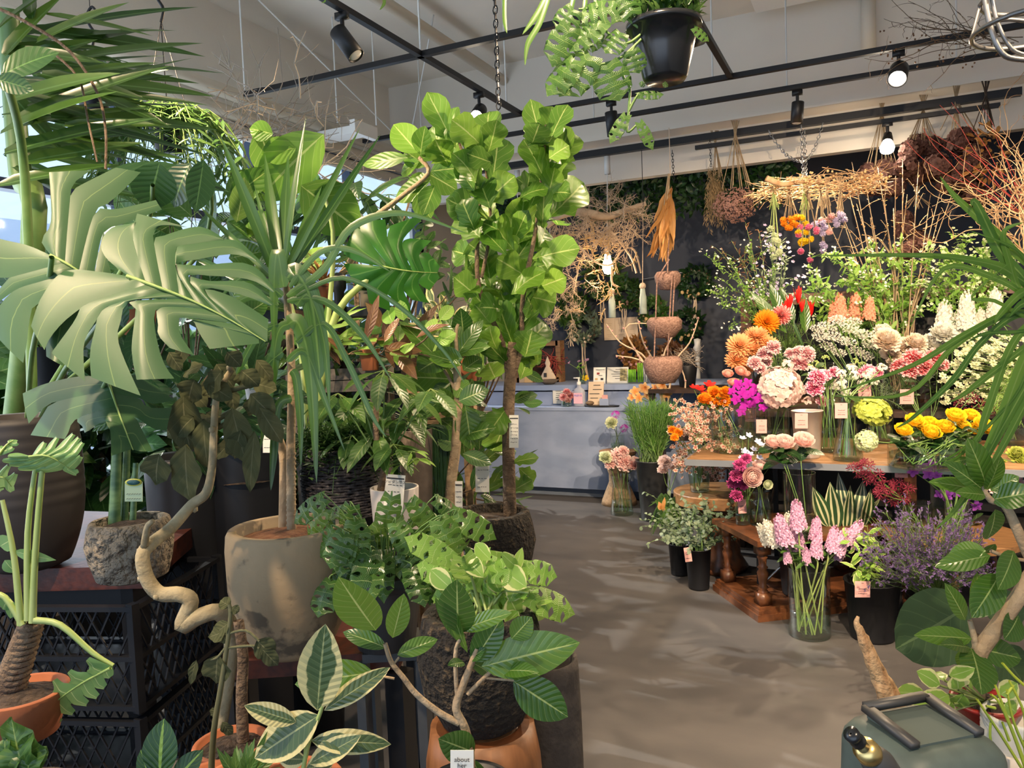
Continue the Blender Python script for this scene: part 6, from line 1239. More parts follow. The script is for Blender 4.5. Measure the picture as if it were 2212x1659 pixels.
def make_bloom(kind):
    m = M()
    if kind in ('rose', 'ranun'):
        LY = [(72, .98, 5), (58, .98, 6), (42, .92, 5), (30, .84, 5), (20, .74, 4), (11, .64, 4), (5, .5, 3)] if kind == 'rose' else [(a, 1.0-.35*i/9, 7) for i, a in enumerate((98, 88, 76, 65, 54, 44, 34, 24, 14, 6))]
        for i, (a, L, n) in enumerate(LY):
            for j in range(n): bpet(m, radians(a), 2*pi*(j+.5*(i % 2))/n+rnd(-.1, .1), L, L*(1.05 if kind == 'rose' else .85), -.75 if kind == 'rose' else -1.5, ns=5, nc=4, wav=.03)
    elif kind in ('peony', 'carn'):
        n = 90 if kind == 'peony' else 110
        for j in range(n): a = radians(4+100*(j/n)**.75); bpet(m, a, j*2.4+rnd(-.2, .2), rnd(.78, 1.02), rnd(.4, .6) if kind == 'peony' else rnd(.28, .42), -.5 if kind == 'peony' else .3, ns=4, nc=4, wav=.12 if kind == 'peony' else .3)
    elif kind == 'dahlia':
        for i, (a, L) in enumerate(((112, .8), (98, .98), (86, 1), (74, .98), (62, .92), (50, .85), (38, .75), (27, .66), (16, .58), (7, .5))):
            n = max(5, int(20-i*1.6))
            for j in range(n): bpet(m, radians(a), 2*pi*(j+.5*(i % 2))/n, L, .25, -.4, shape='oval', ns=4, nc=2)
    elif kind == 'hydra':
        for j in range(120):
            v = nz(V(RR.gauss(0, 1), RR.gauss(0, 1), RR.gauss(0, 1)+.5)); floret(m, v*rnd(.74, .92)*V(1, 1, .8), v, .24, 4, .95)
    elif kind == 'umbel':
        for j in range(26):
            a = radians(52*math.sqrt((j+.5)/26)); v = cone(a, j*2.4); c = V(v[0]*1.1, v[1]*1.1, v[2]*.55); m.tube([V(0, 0, 0), c], .012, 3)
            for k in range(7): floret(m, c+rvec()*.09, V(0, 0, 1)+rvec()*.4, .06, 4, .9)
    elif kind == 'cluster':
        for j in range(34): v = nz(V(RR.gauss(0, 1), RR.gauss(0, 1), abs(RR.gauss(0, 1))+.1)); floret(m, v*rnd(.6, .9), v, .26, 5, .7)
    elif kind == 'stock':
        for j in range(44):
            z = 1-2*(j/44)**.85; w = .26+.30*(1-(z+1)/2); v = V(cos(j*2.4), sin(j*2.4), .35); c = V(v[0]*w, v[1]*w, z); s = .22+.19*(1-(z+1)/2)
            if z > .72: m.ball(c*V(.5, .5, 1), .09, 5)
            else:
                floret(m, c, v, s, 5, .85, opn=1.2); floret(m, c+v*.03, v, s*.65, 4, .8, opn=.7)
    elif kind == 'nerine':
        for j in range(16):
            v = nz(V(RR.gauss(0, 1), RR.gauss(0, 1), RR.gauss(0, 1)+.4)); floret(m, v*.5, v, .48, 6, .22, opn=1.0, shape='lance')
    elif kind == 'orchid':
        for j, (a, w, L) in enumerate(((0, .62, .9), (1.26, .7, 1), (2.51, .55, .9), (3.77, .55, .9), (5.03, .7, 1))): leaf(m, V(0, 0, 0), V(cos(a+1.57), sin(a+1.57), .2), V(0, 0, 1), L, w, 'round', bend=.4, ns=4, nc=4, fold=.0)
        leaf(m, V(0, 0, .05), V(0, -.5, .9), V(0, 1, 0), .5, .4, 'round', bend=1, ns=4, nc=4, vlo=-1)
    elif kind == 'sweetpea':
        for s in (-1, 1): leaf(m, V(0, 0, 0), V(s*.55, .1, .8), V(0, -1, .1), 1, 1.0, 'round', bend=-.3, ns=4, nc=4, wav=.1); leaf(m, V(0, -.1, 0), V(s*.25, -.6, .4), V(s, 0, 0), .6, .5, 'round', ns=3, nc=2)
    elif kind == 'bell': floret(m, V(0, 0, 0), V(0, 0, 1), 1, 5, .75, opn=.95)
    elif kind == 'ginger':
        for j in range(14): bpet(m, radians(rnd(3, 26)), j*2.4, rnd(1.2, 2.0), .38, -.25, base=(0, 0, -.8), shape='lance', ns=5, nc=2)
    elif kind == 'berries':
        for j in range(22): v = nz(V(RR.gauss(0, 1), RR.gauss(0, 1), abs(RR.gauss(0, 1)))); m.ball(v*rnd(.5, .9), .17, 6)
    elif kind == 'head':
        for j in range(60): v = rvec(); m.ball(v*rnd(.5, .9), .10, 4)
    return m
BM = {}
def bloom_mesh(kind, mt, var=0):
    k = (kind, mt, var)
    if k not in BM: BM[k] = mesh_of(make_bloom(kind), kind, mt)
    return BM[k]
def orient(z, roll=0):
    z = nz(z); x = nz(cross(z, UP) if abs(z[2]) < .95 else V(1, 0, 0)); y = cross(z, x); x2 = x*cos(roll)+y*sin(roll); y2 = cross(z, x2); return x2, y2, z
VS = {}
def vase(key, px, yt, yb, w, d, label, shape='cyl', card=None, water=.45, mt='glass', wt=None, base=None, name='glass_vase', cat='vase', watermt='water', zfix=None):
    c = at(px, yb, d) if base is None else V(*base)
    if zfix is not None: c = on(px, yb, zfix)
    d = dep(c); r = S(w/2, d); H = S(yb-yt, d); r2 = S((wt or w)/2, d); t = Thing(name, label, cat, c); m = M()
    if shape == 'cyl': pr = [(.001, .004), (r*.97, 0), (r, .006), ((r+r2)/2, H*.5), (r2, H)]
    elif shape == 'flask': pr = [(.001, .004), (r*.95, 0), (r, .01), (r*.97, H*.12), (r2*.9, H*.62), (r2*.8, H*.75), (r2, H)]
    elif shape == 'ball': pr = [(.001, .004), (r*.5, 0), (r*.9, H*.2), (r, H*.45), (r*.85, H*.72), (r2*.8, H*.85), (r2, H)]
    elif shape == 'bucket': pr = [(.001, .0), (r*.98, 0), (r, .01), (r2, H*.985), (r2*1.03, H*.985), (r2*1.03, H), (r2*.97, H), (r*.97, .02)]
    m.lathe(pr + ([(r2*.97, H*.999), (r2*.96, H*.6)] if shape != 'bucket' and mt not in ('glass', 'greenglass') else []), c, 28); t.part('body', m, mt)
    if mt in ('glass', 'greenglass'):
        q = M(); q.lathe([(.001, 0), (r*.96, .001), (r*.9, .010), (.001, .014)], c, 24); t.part('glass_foot', q, 'water')
        def rad(z): return np.interp(z, [p[1] for p in pr[1:]], [p[0] for p in pr[1:]])
        if water:
            q = M(); zz = np.linspace(.012, H*water, 5); q.lathe([(.001, .012)]+[(rad(z)*.96, z) for z in zz]+[(.001, H*water)], c, 24); t.part('water', q, watermt)
        q = M(); q.tube([c+V(r2*cos(a), r2*sin(a), H) for a in np.linspace(0, 2*pi, 29)], .0018, 4); t.part('rim', q, 'water')
    VS[key] = (c, r*.7, H, r2*.8)
    if card: pink_card(t, card[0], card[1], card[2], card[3], d-max(r, r2)*1.3-.01, tiltdeg=card[4] if len(card) > 4 else 0)
    return t
BS = dict(rose=1.32, ginger=1.5, dahlia=1.08, carn=1.12, ranun=1.12, peony=1.05, orchid=1.1, nerine=1.0, head=1.15)
def flower(kind, px, py, d, rpx, mt, label, group, key=None, face=None, cat='flower', name='flower', leafn=0, stemr=.0025, stemmt='stem', var=0, foot=None, leafmt='leaf_mid', sq=None, lf=(.07, .03), cen=None):
    c = at(px, py, d); s = S(rpx, d)*BS.get(kind, 1); t = Thing(name, label, cat, c, group); z = nz(face if face is not None else TOCAM*.6+UP*.7+rvec()*.3)
    o = bpy.data.objects.new('bloom', bloom_mesh(kind, mt, var)); SC.collection.objects.link(o); x, y, z = orient(z, rnd(0, 6)); q = sq or (1, 1, 1)
    o.matrix_world = Matrix([[x[i]*s*q[0], y[i]*s*q[1], z[i]*s*q[2], 0] for i in range(3)]+[[0, 0, 0, 1]]); o.parent = t.o
    if key is not None:
        b, r, H, rt = VS[key]; a = rnd(0, 6.28); f = b+V(r*cos(a), r*sin(a), .02)*V(.8, .8, 1); tp = b+V(0, 0, H); w = c-tp; w[2] = 0; l = np.linalg.norm(w); w = w/l*min(l, rt) if l > 1e-6 else w; mid = tp+w
        P = smooth_pts([c-z*s*(1.0 if kind == 'stock' else .1), (c-z*s*.5+mid)/2+V(0, 0, .01), mid, f], 4) if c[2] > tp[2]+.02 else [c, mid, f]
    elif foot is not None: P = smooth_pts([c-z*s*.1, (c+foot)/2-z*s*.4+rvec()*.01, foot], 4)
    else: P = None
    if P is not None:
        m = M(); m.tube(P, stemr, 5); t.part('stem', m, stemmt)
        if leafn:
            m = M()
            for i in range(leafn): q = P[1+RR.randrange(max(1, len(P)//2))]; leaf(m, q, nz(rvec()*V(1, 1, .4)+UP*.3), UP+TOCAM*.5+rvec()*.3, lf[0]*rnd(.7, 1.2), lf[1], 'oval', bend=.6, ns=5, nc=4)
            t.part('leaves', m, leafmt)
    return t
def bunch(kind, pts, d, mt, label, group, key=None, dd=.06, words=None, **k):
    """labels: WORDS per flower if given, else one shared label inside the group"""
    O = ['leftmost', 'second from left', 'third from left', 'fourth from left', 'fifth from left', 'sixth from left', 'seventh from left', 'eighth from left', 'ninth from left', 'tenth from left', 'eleventh from left', 'twelfth from left', 'thirteenth from left', 'fourteenth from left', 'fifteenth from left', 'sixteenth from left']
    xs = sorted(p[0]+p[1]*.01 for p in pts)
    for i, p in enumerate(pts):
        j = xs.index(p[0]+p[1]*.01); w = label+', '+('rightmost' if j == len(xs)-1 else O[j]); flower(kind, p[0], p[1], d+rnd(-dd, dd), p[2], mt, w, group, key, **k)

# ---------------------------------------------------------------- flower furniture
XA = V(1, 0, 0); YA = V(0, 1, 0)
t = Thing('display_table', 'long display table with a wooden top and grey metal edge under the cut flowers', 'table', (-.05, 4.75, 0))
m = M(); m.box((-.0, 4.83, .765), (1.95, .98, .03)); t.part('tabletop', m, 'oak', smooth=False); m = M(); m.box((-.0, 4.335, .757), (1.97, .012, .034)); m.box((-.985, 4.83, .757), (.012, .98, .034)); t.part('metal_edge', m, 'steelblue' if 'steelblue' in G else G.setdefault('steelblue', mat('grey_blue_metal', (0.16, 0.18, 0.21), .5)), smooth=False)
for x in (-.6, .1, .85):
    for y in (4.42, 5.24): m = M(); m.box((x, y, .36), (.03, .03, .72)); t.part('leg', m, 'black_metal', smooth=False)
m = M(); m.bar((-.6, 4.42, .2), (-.6, 5.24, .5), .01); m.bar((-.6, 4.42, .05), (.1, 5.24, .68), .01); t.part('brace', m, 'steel')
t = Thing('back_shelf', 'raised dark wooden shelf behind the display table', 'shelf', (.2, 5.65, 0)); m = M(); m.box((.2, 5.62, .93), (2.3, .56, .04)); t.part('board', m, 'darkwood', smooth=False)
for x in (-.85, 1.25): m = M(); m.box((x, 5.62, .455), (.05, .5, .91)); t.part('side_panel', m, 'darkwood', smooth=False)
# old wooden cabinet against the wall
c = ony(1640, 690, 6.3); t = Thing('wooden_cabinet', 'old brown wooden cabinet frame with a dark opening behind the dahlias', 'cabinet', (-.2, 6.5, 0)); x0 = ony(1602, 700, 6.3)[0]; x1 = 1.4; zt = ony(1640, 640, 6.3)[2]
m = M(); m.box(((x0+x1)/2, 6.5, zt-.04), (x1-x0, .5, .08)); t.part('top', m, 'walnut', smooth=False)
for x in (x0+.04, (x0+x1)/2, x1-.04): m = M(); m.box((x, 6.5, (zt-.08)/2), (.08, .48, zt-.08)); t.part('upright', m, 'walnut', smooth=False)
m = M(); m.box(((x0+x1)/2, 6.73, zt/2), (x1-x0-.02, .02, zt-.1)); t.part('back_panel', m, 'black_metal', smooth=False); m = M(); m.box(((x0+x1)/2, 6.5, .93), (x1-x0-.1, .46, .03)); t.part('shelf', m, 'walnut', smooth=False)
# carved bench stool
c = [V(-.56, 4.01, .42), V(-.84, 4.40, .42)]; ed = nz(c[1]-c[0]); ln = np.linalg.norm(c[1]-c[0])+.02; pe = nz(V(ed[1], -ed[0], 0)); pe = pe if pe[0] > 0 else -pe
t = Thing('carved_stool', 'carved walnut stool with turned legs on a moulded plinth', 'stool', c[0]*V(1, 1, 0)+(c[1]-c[0])*.5*V(1, 1, 0)+pe*.3)
q = c[0]+ed*ln/2+pe*.42; m = M(); m.box(V(q[0], q[1], .405), (ln+.03, .84, .03), (ed, pe, UP)); t.part('seat', m, 'walnut', smooth=False)
m = M()
for (e, z, h) in ((.03, .0175, .035), (.012, .045, .02), (0, .062, .014)): m.box(V(q[0], q[1], z), (ln+e, .82+e, h), (ed, pe, UP))
t.part('plinth', m, 'walnut', smooth=False)
for a in (-1, 1):
    for b in (-1, 1):
        p = q+ed*a*(ln/2-.05)+pe*b*.36; p[2] = .07; m = M(); m.box(p+V(0, 0, .03), (.065, .065, .06), (ed, pe, UP)); m.box(p+V(0, 0, .295), (.065, .065, .06), (ed, pe, UP))
        m.lathe([(.026, .055), (.026, .07), (.018, .078), (.027, .09), (.018, .1), (.026, .14), (.03, .165), (.02, .185), (.028, .195), (.019, .205), (.022, .235), (.028, .25), (.02, .262), (.026, .27)], p, 16); t.part('leg', m, 'walnut', smooth=True)
# round stool
q = V(-.90, 4.85, 0); t = Thing('round_stool', 'round oak-topped stool with a carved dark drum base', 'stool', q); m = M(); m.lathe([(.001, .50), (.27, .50), (.275, .495), (.275, .43), (.26, .425), (.001, .425)], q, 40); t.part('seat', m, 'oak', smooth=False); m = M(); m.lathe([(.001, 0), (.16, 0), (.17, .03), (.13, .1), (.12, .2), (.13, .35), (.17, .42), (.001, .424)], q, 28, wob=.03); t.part('base', m, 'walnut')
q = on(1338, 1088, 0); t = Thing('round_stool', 'light wooden hourglass stool standing by the counter', 'stool', q); m = M(); m.lathe([(.001, 0), (.16, 0), (.15, .04), (.085, .20), (.085, .27), (.14, .42), (.16, .45), (.001, .45)], q, 28); t.part('body', m, 'plank'); m = M(); m.lathe([(.001, .451), (.165, .451), (.165, .475), (.001, .476)], q, 28); t.part('seat', m, 'oak', smooth=False); ST = q
q = on(2010, 1160, .43)+V(.1, .12, 0); t = Thing('round_side_table', 'low round orange-brown wooden table under the purple flowers', 'table', V(q[0], q[1], 0)); m = M(); m.lathe([(.001, .43), (.32, .43), (.32, .40), (.001, .40)], V(q[0], q[1], 0), 40); t.part('tabletop', m, 'oak', smooth=False)
for a in (.5, 2.6, 4.7): m = M(); m.tube([V(q[0]+.2*cos(a), q[1]+.2*sin(a), .4), V(q[0]+.27*cos(a), q[1]+.27*sin(a), 0)], .016, 8); t.part('leg', m, 'walnut')
LT = q
# ---------------------------------------------------------------- vases
T1 = .78
vase('cyl', 1749, 1222, 1371, 87, 3.75, 'tall clear glass cylinder of pink and white stocks standing on the floor', water=.38, zfix=0)
vase('carafe', 1344, 1026, 1110, 50, 6.4, 'clear carafe of pink carnations on the floor by the hourglass stool', 'flask', wt=44, zfix=0, water=.35)
vase('osm', 1515, 990, 1064, 40, 4.75, 'tapered clear glass on the round stool holding the speckled orchids', wt=52, base=(-1.0, 4.78, .502), water=.55)
vase('osm2', 1552, 985, 1052, 48, 4.9, 'squat clear glass of thin stems at the back of the round stool', 'ball', wt=44, base=(-.78, 4.93, .502))
vase('low1', 1585, 880, 975, 92, 4.55, 'wide ribbed glass vase of orange ranunculus at the table end', zfix=T1, water=.5)
vase('v2', 1634, 905, 978, 44, 4.6, 'narrow glass vase behind the blue flowers with two pink price cards', zfix=T1, card=(1645, 921, 23, 30))
vase('v2b', 1618, 880, 955, 46, 4.9, 'glass vase of purple orchids with a pink price card', zfix=T1, card=(1621, 897, 23, 28))
vase('v3', 1680, 885, 960, 54, 4.7, 'clear glass cylinder under the blush hydrangea', zfix=T1)
vase('zinc', 1745, 886, 988, 50, 4.3, 'galvanised metal bucket with a pink price card', 'bucket', mt='zinc', wt=64, zfix=T1, card=(1731, 909, 28, 33), name='metal_bucket', cat='bucket')
vase('v4', 1793, 860, 975, 50, 4.5, 'tall slim glass vase just behind the metal bucket', zfix=T1)
vase('v5', 1832, 868, 994, 62, 4.15, 'glass flask with crossed stems and a pink price card', 'flask', wt=40, zfix=T1, card=(1817, 887, 27, 33), water=.45)
vase('v6', 1720, 795, 900, 50, 5.0, 'tall glass vase of pink and white carnations', zfix=T1)
vase('v6b', 1650, 800, 930, 50, 5.1, 'tall glass vase of peach dahlias', zfix=T1)
vase('v6c', 1700, 780, 900, 44, 5.2, 'tall glass vase of red ginger lilies', zfix=T1)
vase('v7', 1960, 835, 905, 76, 4.9, 'square-shouldered glass vase with a salmon price card', base=(.30, 5.2, T1), card=(1959, 857, 30, 32))
vase('v8', 2030, 850, 930, 70, 4.6, 'wide glass vase of coral carnations', zfix=T1)
vase('v9', 1862, 820, 900, 56, 4.9, 'clear glass vase of white lace flowers with a faint price card', base=(.02, 5.15, T1), card=(1868, 846, 28, 28))
vase('low2', 2000, 960, 1006, 150, 4.1, 'low wide glass bowl packed with yellow roses', zfix=T1, water=.6)
vase('s1', 1605, 1078, 1132, 32, 4.2, 'slim glass bottle with a pink price card on the carved stool', zfix=.42, card=(1603, 1094, 18, 30, -4))
vase('s2', 1645, 1060, 1134, 48, 4.1, 'bulging glass vase of pink ranunculus on the carved stool', 'ball', wt=40, zfix=.42)
vase('s3', 1726, 1008, 1148, 66, 4.05, 'tall clear cylinder of blush roses behind the stocks', base=(-.36, 4.16, .42), water=.35)
vase('r1', 1930, 1060, 1125, 62, 4.0, 'clear glass of burgundy nerines behind the purple haze', base=(LT[0]-.16, LT[1]-.04, .43))
vase('r2', 2015, 1050, 1128, 50, 3.9, 'glass vase of purple sweet peas on the low round table', base=(LT[0]+.02, LT[1]-.05, .43))
vase('r3', 1948, 985, 1075, 40, 3.95, 'slim glass vase with a lilac price card below the yellow roses', base=(LT[0]-.04, LT[1]+.12, .43), card=(1947, 1015, 28, 34))
vase('st', 1342, 932, 966, 30, 6.5, 'small glass vase on the hourglass stool', base=(ST[0], ST[1], .477))
vase('b1', 1510, 1182, 1270, 44, 4.5, 'black plastic bucket of eucalyptus with a pink price card', 'bucket', mt='black_plastic', wt=54, zfix=0, card=(1486, 1198, 15, 31, -8), name='flower_bucket', cat='bucket')
vase('b2', 1470, 1172, 1240, 40, 4.75, 'black plastic bucket of eucalyptus and grass close behind the first', 'bucket', mt='black_plastic', wt=48, zfix=0, name='flower_bucket', cat='bucket')
vase('b3', 1660, 1195, 1300, 90, 4.25, 'large black tub half hidden under the carved stool', 'bucket', mt='black_plastic', wt=104, base=(-.36, 4.32, .07), name='flower_bucket', cat='bucket')
vase('b4', 1885, 1250, 1376, 90, 3.7, 'big black tub with a pink price card beside the glass cylinder', 'bucket', mt=G['black_plastic'] and 'black_plastic', wt=112, zfix=0, card=(1863, 1273, 33, 35), name='flower_bucket', cat='bucket')
vase('b5', 2010, 1282, 1370, 80, 3.45, 'black tub of purple sea lavender', 'bucket', mt='black_plastic', wt=92, zfix=0, name='flower_bucket', cat='bucket')
vase('b6', 1412, 992, 1122, 52, 6.3, 'tall dark grey bucket of feathery green needles by the counter', 'bucket', mt='grey_plastic', wt=70, zfix=0, name='flower_bucket', cat='bucket')
vase('bk1', 1775, 640, 735, 50, 5.6, 'conical clear glass vase on the back shelf', wt=92, base=(-.25, 5.6, .95), water=.3)
vase('bk2', 1880, 690, 770, 80, 5.5, 'wide clear glass vase of budding twigs on the back shelf', base=(.14, 5.6, .95))
vase('bk3', 2010, 700, 800, 80, 5.3, 'black bucket of leafy branches on the back shelf', 'bucket', mt='black_plastic', wt=90, base=(.5, 5.6, .95), name='flower_bucket', cat='bucket')
vase('bk4', 2140, 720, 850, 80, 4.9, 'dark bucket of white stocks at the shelf end', 'bucket', mt='black_plastic', wt=90, base=(.86, 5.55, .95), name='flower_bucket', cat='bucket')
vase('bk5', 1640, 700, 800, 60, 5.4, 'clear vase of budding white branches beside the cabinet', base=(-.62, 5.6, .95), water=.4)
vase('orc', 1410, 875, 925, 30, 6.5, 'dark vase of yellow orchids before the counter', mt='black_plastic', base=at(1425, 925, 6.5))
vase('an', 1520, 860, 930, 50, 5.2, 'glass vase of red anemones behind the speckled orchids', base=at(1530, 935, 5.2))
t = Thing('plant_bench', 'dark wooden bench behind the speckled orchids', 'bench', (-1.75, 5.45, 0)); a = VS['orc'][0]; b = VS['an'][0]
for (p, nm) in ((a, ''), (b, '')):
    m = M(); m.box(V(p[0], p[1], p[2]-.02), (.34, .3, .035)); t.part('seat_board', m, 'darkwood', smooth=False); m = M(); m.box(V(p[0], p[1], p[2]/2-.02), (.08, .08, p[2]-.04)); t.part('pedestal', m, 'darkwood', smooth=False)
# ---------------------------------------------------------------- blooms
bunch('dahlia', [(1598, 748, 30), (1634, 728, 28), (1592, 780, 27), (1642, 768, 27), (1622, 756, 26), (1612, 792, 24), (1662, 746, 24)], 4.9, 'p_peach', 'peach-orange dahlia in the cluster at the end of the flower table', 'peach dahlias', 'v6b', leafn=3)
flower('dahlia', 1655, 697, 5.0, 29, 'p_orange', 'single bright orange dahlia above the peach cluster', 'tall dahlias', 'v6b', face=TOCAM+UP*.3); flower('dahlia', 1686, 682, 5.05, 26, 'p_redwhite', 'red dahlia with white-tipped petals', 'tall dahlias', 'v6c', face=TOCAM+UP*.3, sq=(.9, .9, 1.1))
bunch('ginger', [(1697, 668, 12), (1705, 655, 13), (1724, 640, 14), (1752, 668, 13), (1732, 662, 11)], 5.1, 'p_red', 'upright red ginger flower above the dahlias', 'red ginger flowers', 'v6c', face=UP+TOCAM*.1)
t = Thing('canna_leaf', 'broad pointed leaves rising beside the red ginger flowers', 'leaves', VS['v6c'][0]+V(0, 0, VS['v6c'][2]*.9)); m = M()
for b, e, w in (((1700, 720), (1625, 628), 26), ((1695, 700), (1665, 610), 26), ((1715, 700), (1690, 620), 24), ((1740, 720), (1738, 630), 24), ((1740, 760), (1690, 640), 8)): pleaf(m, b, e, w, 5.1, shape='lance', bend=.2)
t.part('blades', m, 'leaf_altissima'); m = M()
for i in range(6): m.tube([VS['v6c'][0]+V(0, 0, .03), at(1715+rnd(-20, 20), 720, 5.1)], .003, 4)
t.part('stems', m, 'stem')
bunch('ranun', [(1572, 812, 15), (1598, 806, 16), (1585, 832, 17), (1612, 812, 12)], 4.6, 'p_coral', 'coral pink ranunculus beside the purple orchids', 'coral ranunculus', 'v2b', leafn=1)
bunch('peony', [(1522, 866, 18), (1543, 852, 19), (1561, 866, 19), (1540, 876, 15), (1567, 848, 14)], 4.6, 'p_orange', 'bright orange ruffled ranunculus at the table end', 'orange ranunculus', 'low1', leafn=2)
bunch('orchid', [(1595, 830, 13), (1615, 828, 13), (1605, 850, 15), (1622, 850, 14), (1590, 862, 13), (1612, 872, 13), (1632, 838, 12), (1602, 888, 13), (1640, 860, 13), (1648, 880, 11), (1627, 870, 12), (1582, 845, 11)], 4.55, 'p_magenta', 'magenta orchid bloom between the orange ranunculus and the blush hydrangea', 'magenta orchids', 'v2b', face=TOCAM+rvec()*.3)
flower('hydra', 1685, 838, 4.5, 50, 'p_blush', 'big pale blush hydrangea head in the middle of the table', None, 'v3', face=TOCAM+UP*.4, leafn=3, lf=(.12, .08), stemr=.005)
bunch('cluster', [(1700, 790, 16), (1745, 868, 14), (1735, 845, 13), (1752, 800, 12)], 4.5, 'p_blush', 'small cluster of pale pink freesia-like flowers by the hydrangea', 'small blush flowers', 'v3')
bunch('carn', [(1652, 766, 17), (1670, 752, 17), (1630, 785, 16), (1655, 782, 13), (1643, 796, 13), (1725, 764, 17), (1742, 766, 19), (1727, 788, 20), (1706, 764, 12)], 4.75, 'p_pinkwhite', 'white-edged crimson carnation between the dahlias and the hydrangea', 'white-edged carnations', 'v6', leafn=1, lf=(.1, .01), leafmt='leaf_euca')
bunch('carn', [(1765, 816, 19), (1760, 838, 20), (1802, 806, 14), (1775, 868, 13), (1782, 812, 14)], 4.5, 'p_hot', 'hot pink carnation to the side of the hydrangea', 'hot pink carnations', 'v4', leafn=1, lf=(.1, .01))
bunch('berries', [(1762, 788, 11), (1782, 776, 11), (1750, 795, 10), (1776, 796, 9), (1848, 782, 10), (1862, 788, 9)], 4.7, 'p_greenwhite', 'sprig of pale green berries above the hot pink carnations', 'pale green berries', 'v4', leafn=2)
bunch('cluster', [(1816, 832, 18), (1838, 798, 15), (1800, 838, 13), (1828, 850, 13), (1846, 812, 13), (1872, 812, 14), (1882, 806, 13), (1862, 830, 12), (1888, 826, 12), (1905, 796, 13), (1815, 808, 14)], 4.5, 'p_white', 'small white starry flower cluster in the middle of the table', 'white starry clusters', 'v5')
bunch('carn', [(1875, 802, 15), (1893, 806, 14), (1862, 806, 11)], 4.7, 'p_hot', 'pink and white carnation among the white starry clusters', 'small pink carnations', 'v9')
bunch('umbel', [(1785, 712, 22), (1810, 700, 24), (1770, 735, 22), (1800, 735, 24), (1835, 718, 24), (1830, 745, 22), (1862, 730, 24), (1880, 752, 22), (1850, 765, 20), (1788, 755, 20), (1870, 775, 20), (1812, 768, 18), (1895, 730, 20), (1765, 716, 18), (1845, 700, 18)], 4.9, 'p_white', 'flat white lace flower head in the airy cloud above the pale peonies', 'white lace flowers', 'v9', face=UP+TOCAM*.7, leafn=1, lf=(.08, .012), leafmt='fern')
bunch('peony', [(1912, 740, 33), (1948, 752, 26), (1925, 768, 25), (1975, 745, 27)], 4.7, 'p_cream', 'cream and peach peony beside the white lace flowers', 'cream peonies', 'v7', leafn=2)
bunch('peony', [(2012, 748, 30), (2035, 725, 30), (2055, 738, 24), (1905, 720, 22)], 4.85, 'p_white', 'large white peony bloom below the white stock spikes', 'white peonies', 'v7', leafn=2)
bunch('carn', [(1945, 795, 21), (1972, 776, 23), (1992, 794, 24), (2018, 776, 23), (1962, 802, 20), (2034, 790, 16)], 4.5, 'p_coralpink', 'coral red carnation with pale edges under the peonies', 'coral red carnations', 'v8', leafn=2, lf=(.12, .012), leafmt='leaf_euca')
bunch('stock', [(2040, 690, 42), (2088, 668, 40), (2150, 655, 34), (2070, 700, 30), (2118, 690, 26)], 4.9, 'p_white', 'white stock flower spike against the dark wall', 'white stock spikes', 'bk4', face=UP+TOCAM*.1, leafn=2, sq=(.72, .72, 1))
bunch('stock', [(1815, 662, 28), (1848, 660, 28), (1878, 664, 24), (1800, 672, 20)], 5.1, 'p_snap', 'salmon stock flower spike above the white lace flowers', 'salmon stock spikes', 'bk2', face=UP+TOCAM*.1, leafn=2, sq=(.8, .8, 1))
bunch('rose', [(1948, 938, 20), (1972, 918, 21), (1992, 930, 18), (2008, 944, 22), (2006, 920, 17), (2037, 932, 21), (2060, 908, 22), (2094, 905, 18), (2118, 925, 20), (2100, 935, 18), (2078, 925, 15), (2132, 935, 15)], 3.95, 'p_yellow', 'bright yellow rose in the low glass bowl', 'yellow roses', 'low2', face=TOCAM*.6+UP*.8, leafn=4, lf=(.06, .04), leafmt='leaf_mid')
flower('hydra', 1885, 888, 4.05, 42, 'p_lime', 'yellow-green hydrangea head next to the yellow roses', 'lime hydrangeas', 'v5', face=UP+TOCAM*.6, sq=(1, 1, .8), leafn=3, lf=(.12, .09)); flower('hydra', 1872, 952, 4.0, 26, 'p_greenwhite', 'smaller cream-green hydrangea head hanging over the table edge', 'lime hydrangeas', 'low2', face=TOCAM, leafn=3, lf=(.11, .08), leafmt='leaf_dark')
bunch('head', [(2072, 868, 15), (2098, 856, 13), (2112, 872, 17), (2086, 892, 17), (2140, 886, 14), (2062, 888, 12)], 4.3, 'p_skim', 'dark red skimmia bud cluster above the yellow roses', 'skimmia clusters', 'low2', leafn=3, leafmt='leaf_dark')
bunch('orchid', [(1972, 1018, 13), (1990, 1008, 13), (2012, 1004, 13), (2006, 1024, 14), (2034, 1008, 12), (2052, 998, 13), (2025, 1028, 12), (2065, 1012, 11), (2005, 985, 10), (2046, 1070, 14), (2068, 1064, 13), (2030, 1066, 12), (2085, 1078, 12), (2110, 1092, 13), (2092, 1060, 10), (2100, 1004, 11)], 3.85, 'p_violet', 'purple sweet pea bloom below the yellow roses', 'purple sweet peas', 'r2', face=TOCAM+rvec()*.4)
bunch('nerine', [(1846, 1015, 24), (1872, 1006, 24), (1868, 1032, 24), (1893, 1030, 26), (1912, 1056, 26), (1938, 1048, 24), (1962, 1058, 24), (1950, 1076, 22), (1925, 1078, 24), (1902, 1064, 22)], 3.85, 'p_burgundy', 'burgundy spidery nerine head above the purple haze', 'burgundy nerines', 'r1')
bunch('bell', [(x, y, 9) for x, y in ((1604, 948), (1617, 942), (1637, 955), (1645, 962), (1628, 972), (1620, 982), (1608, 975), (1650, 975), (1640, 990), (1655, 998), (1600, 992), (1665, 1005), (1632, 1002), (1612, 1000))], 4.2, 'p_blue', 'small pale blue delphinium floret at the front edge of the display table', 'blue delphiniums', 's1', stemr=.0015)
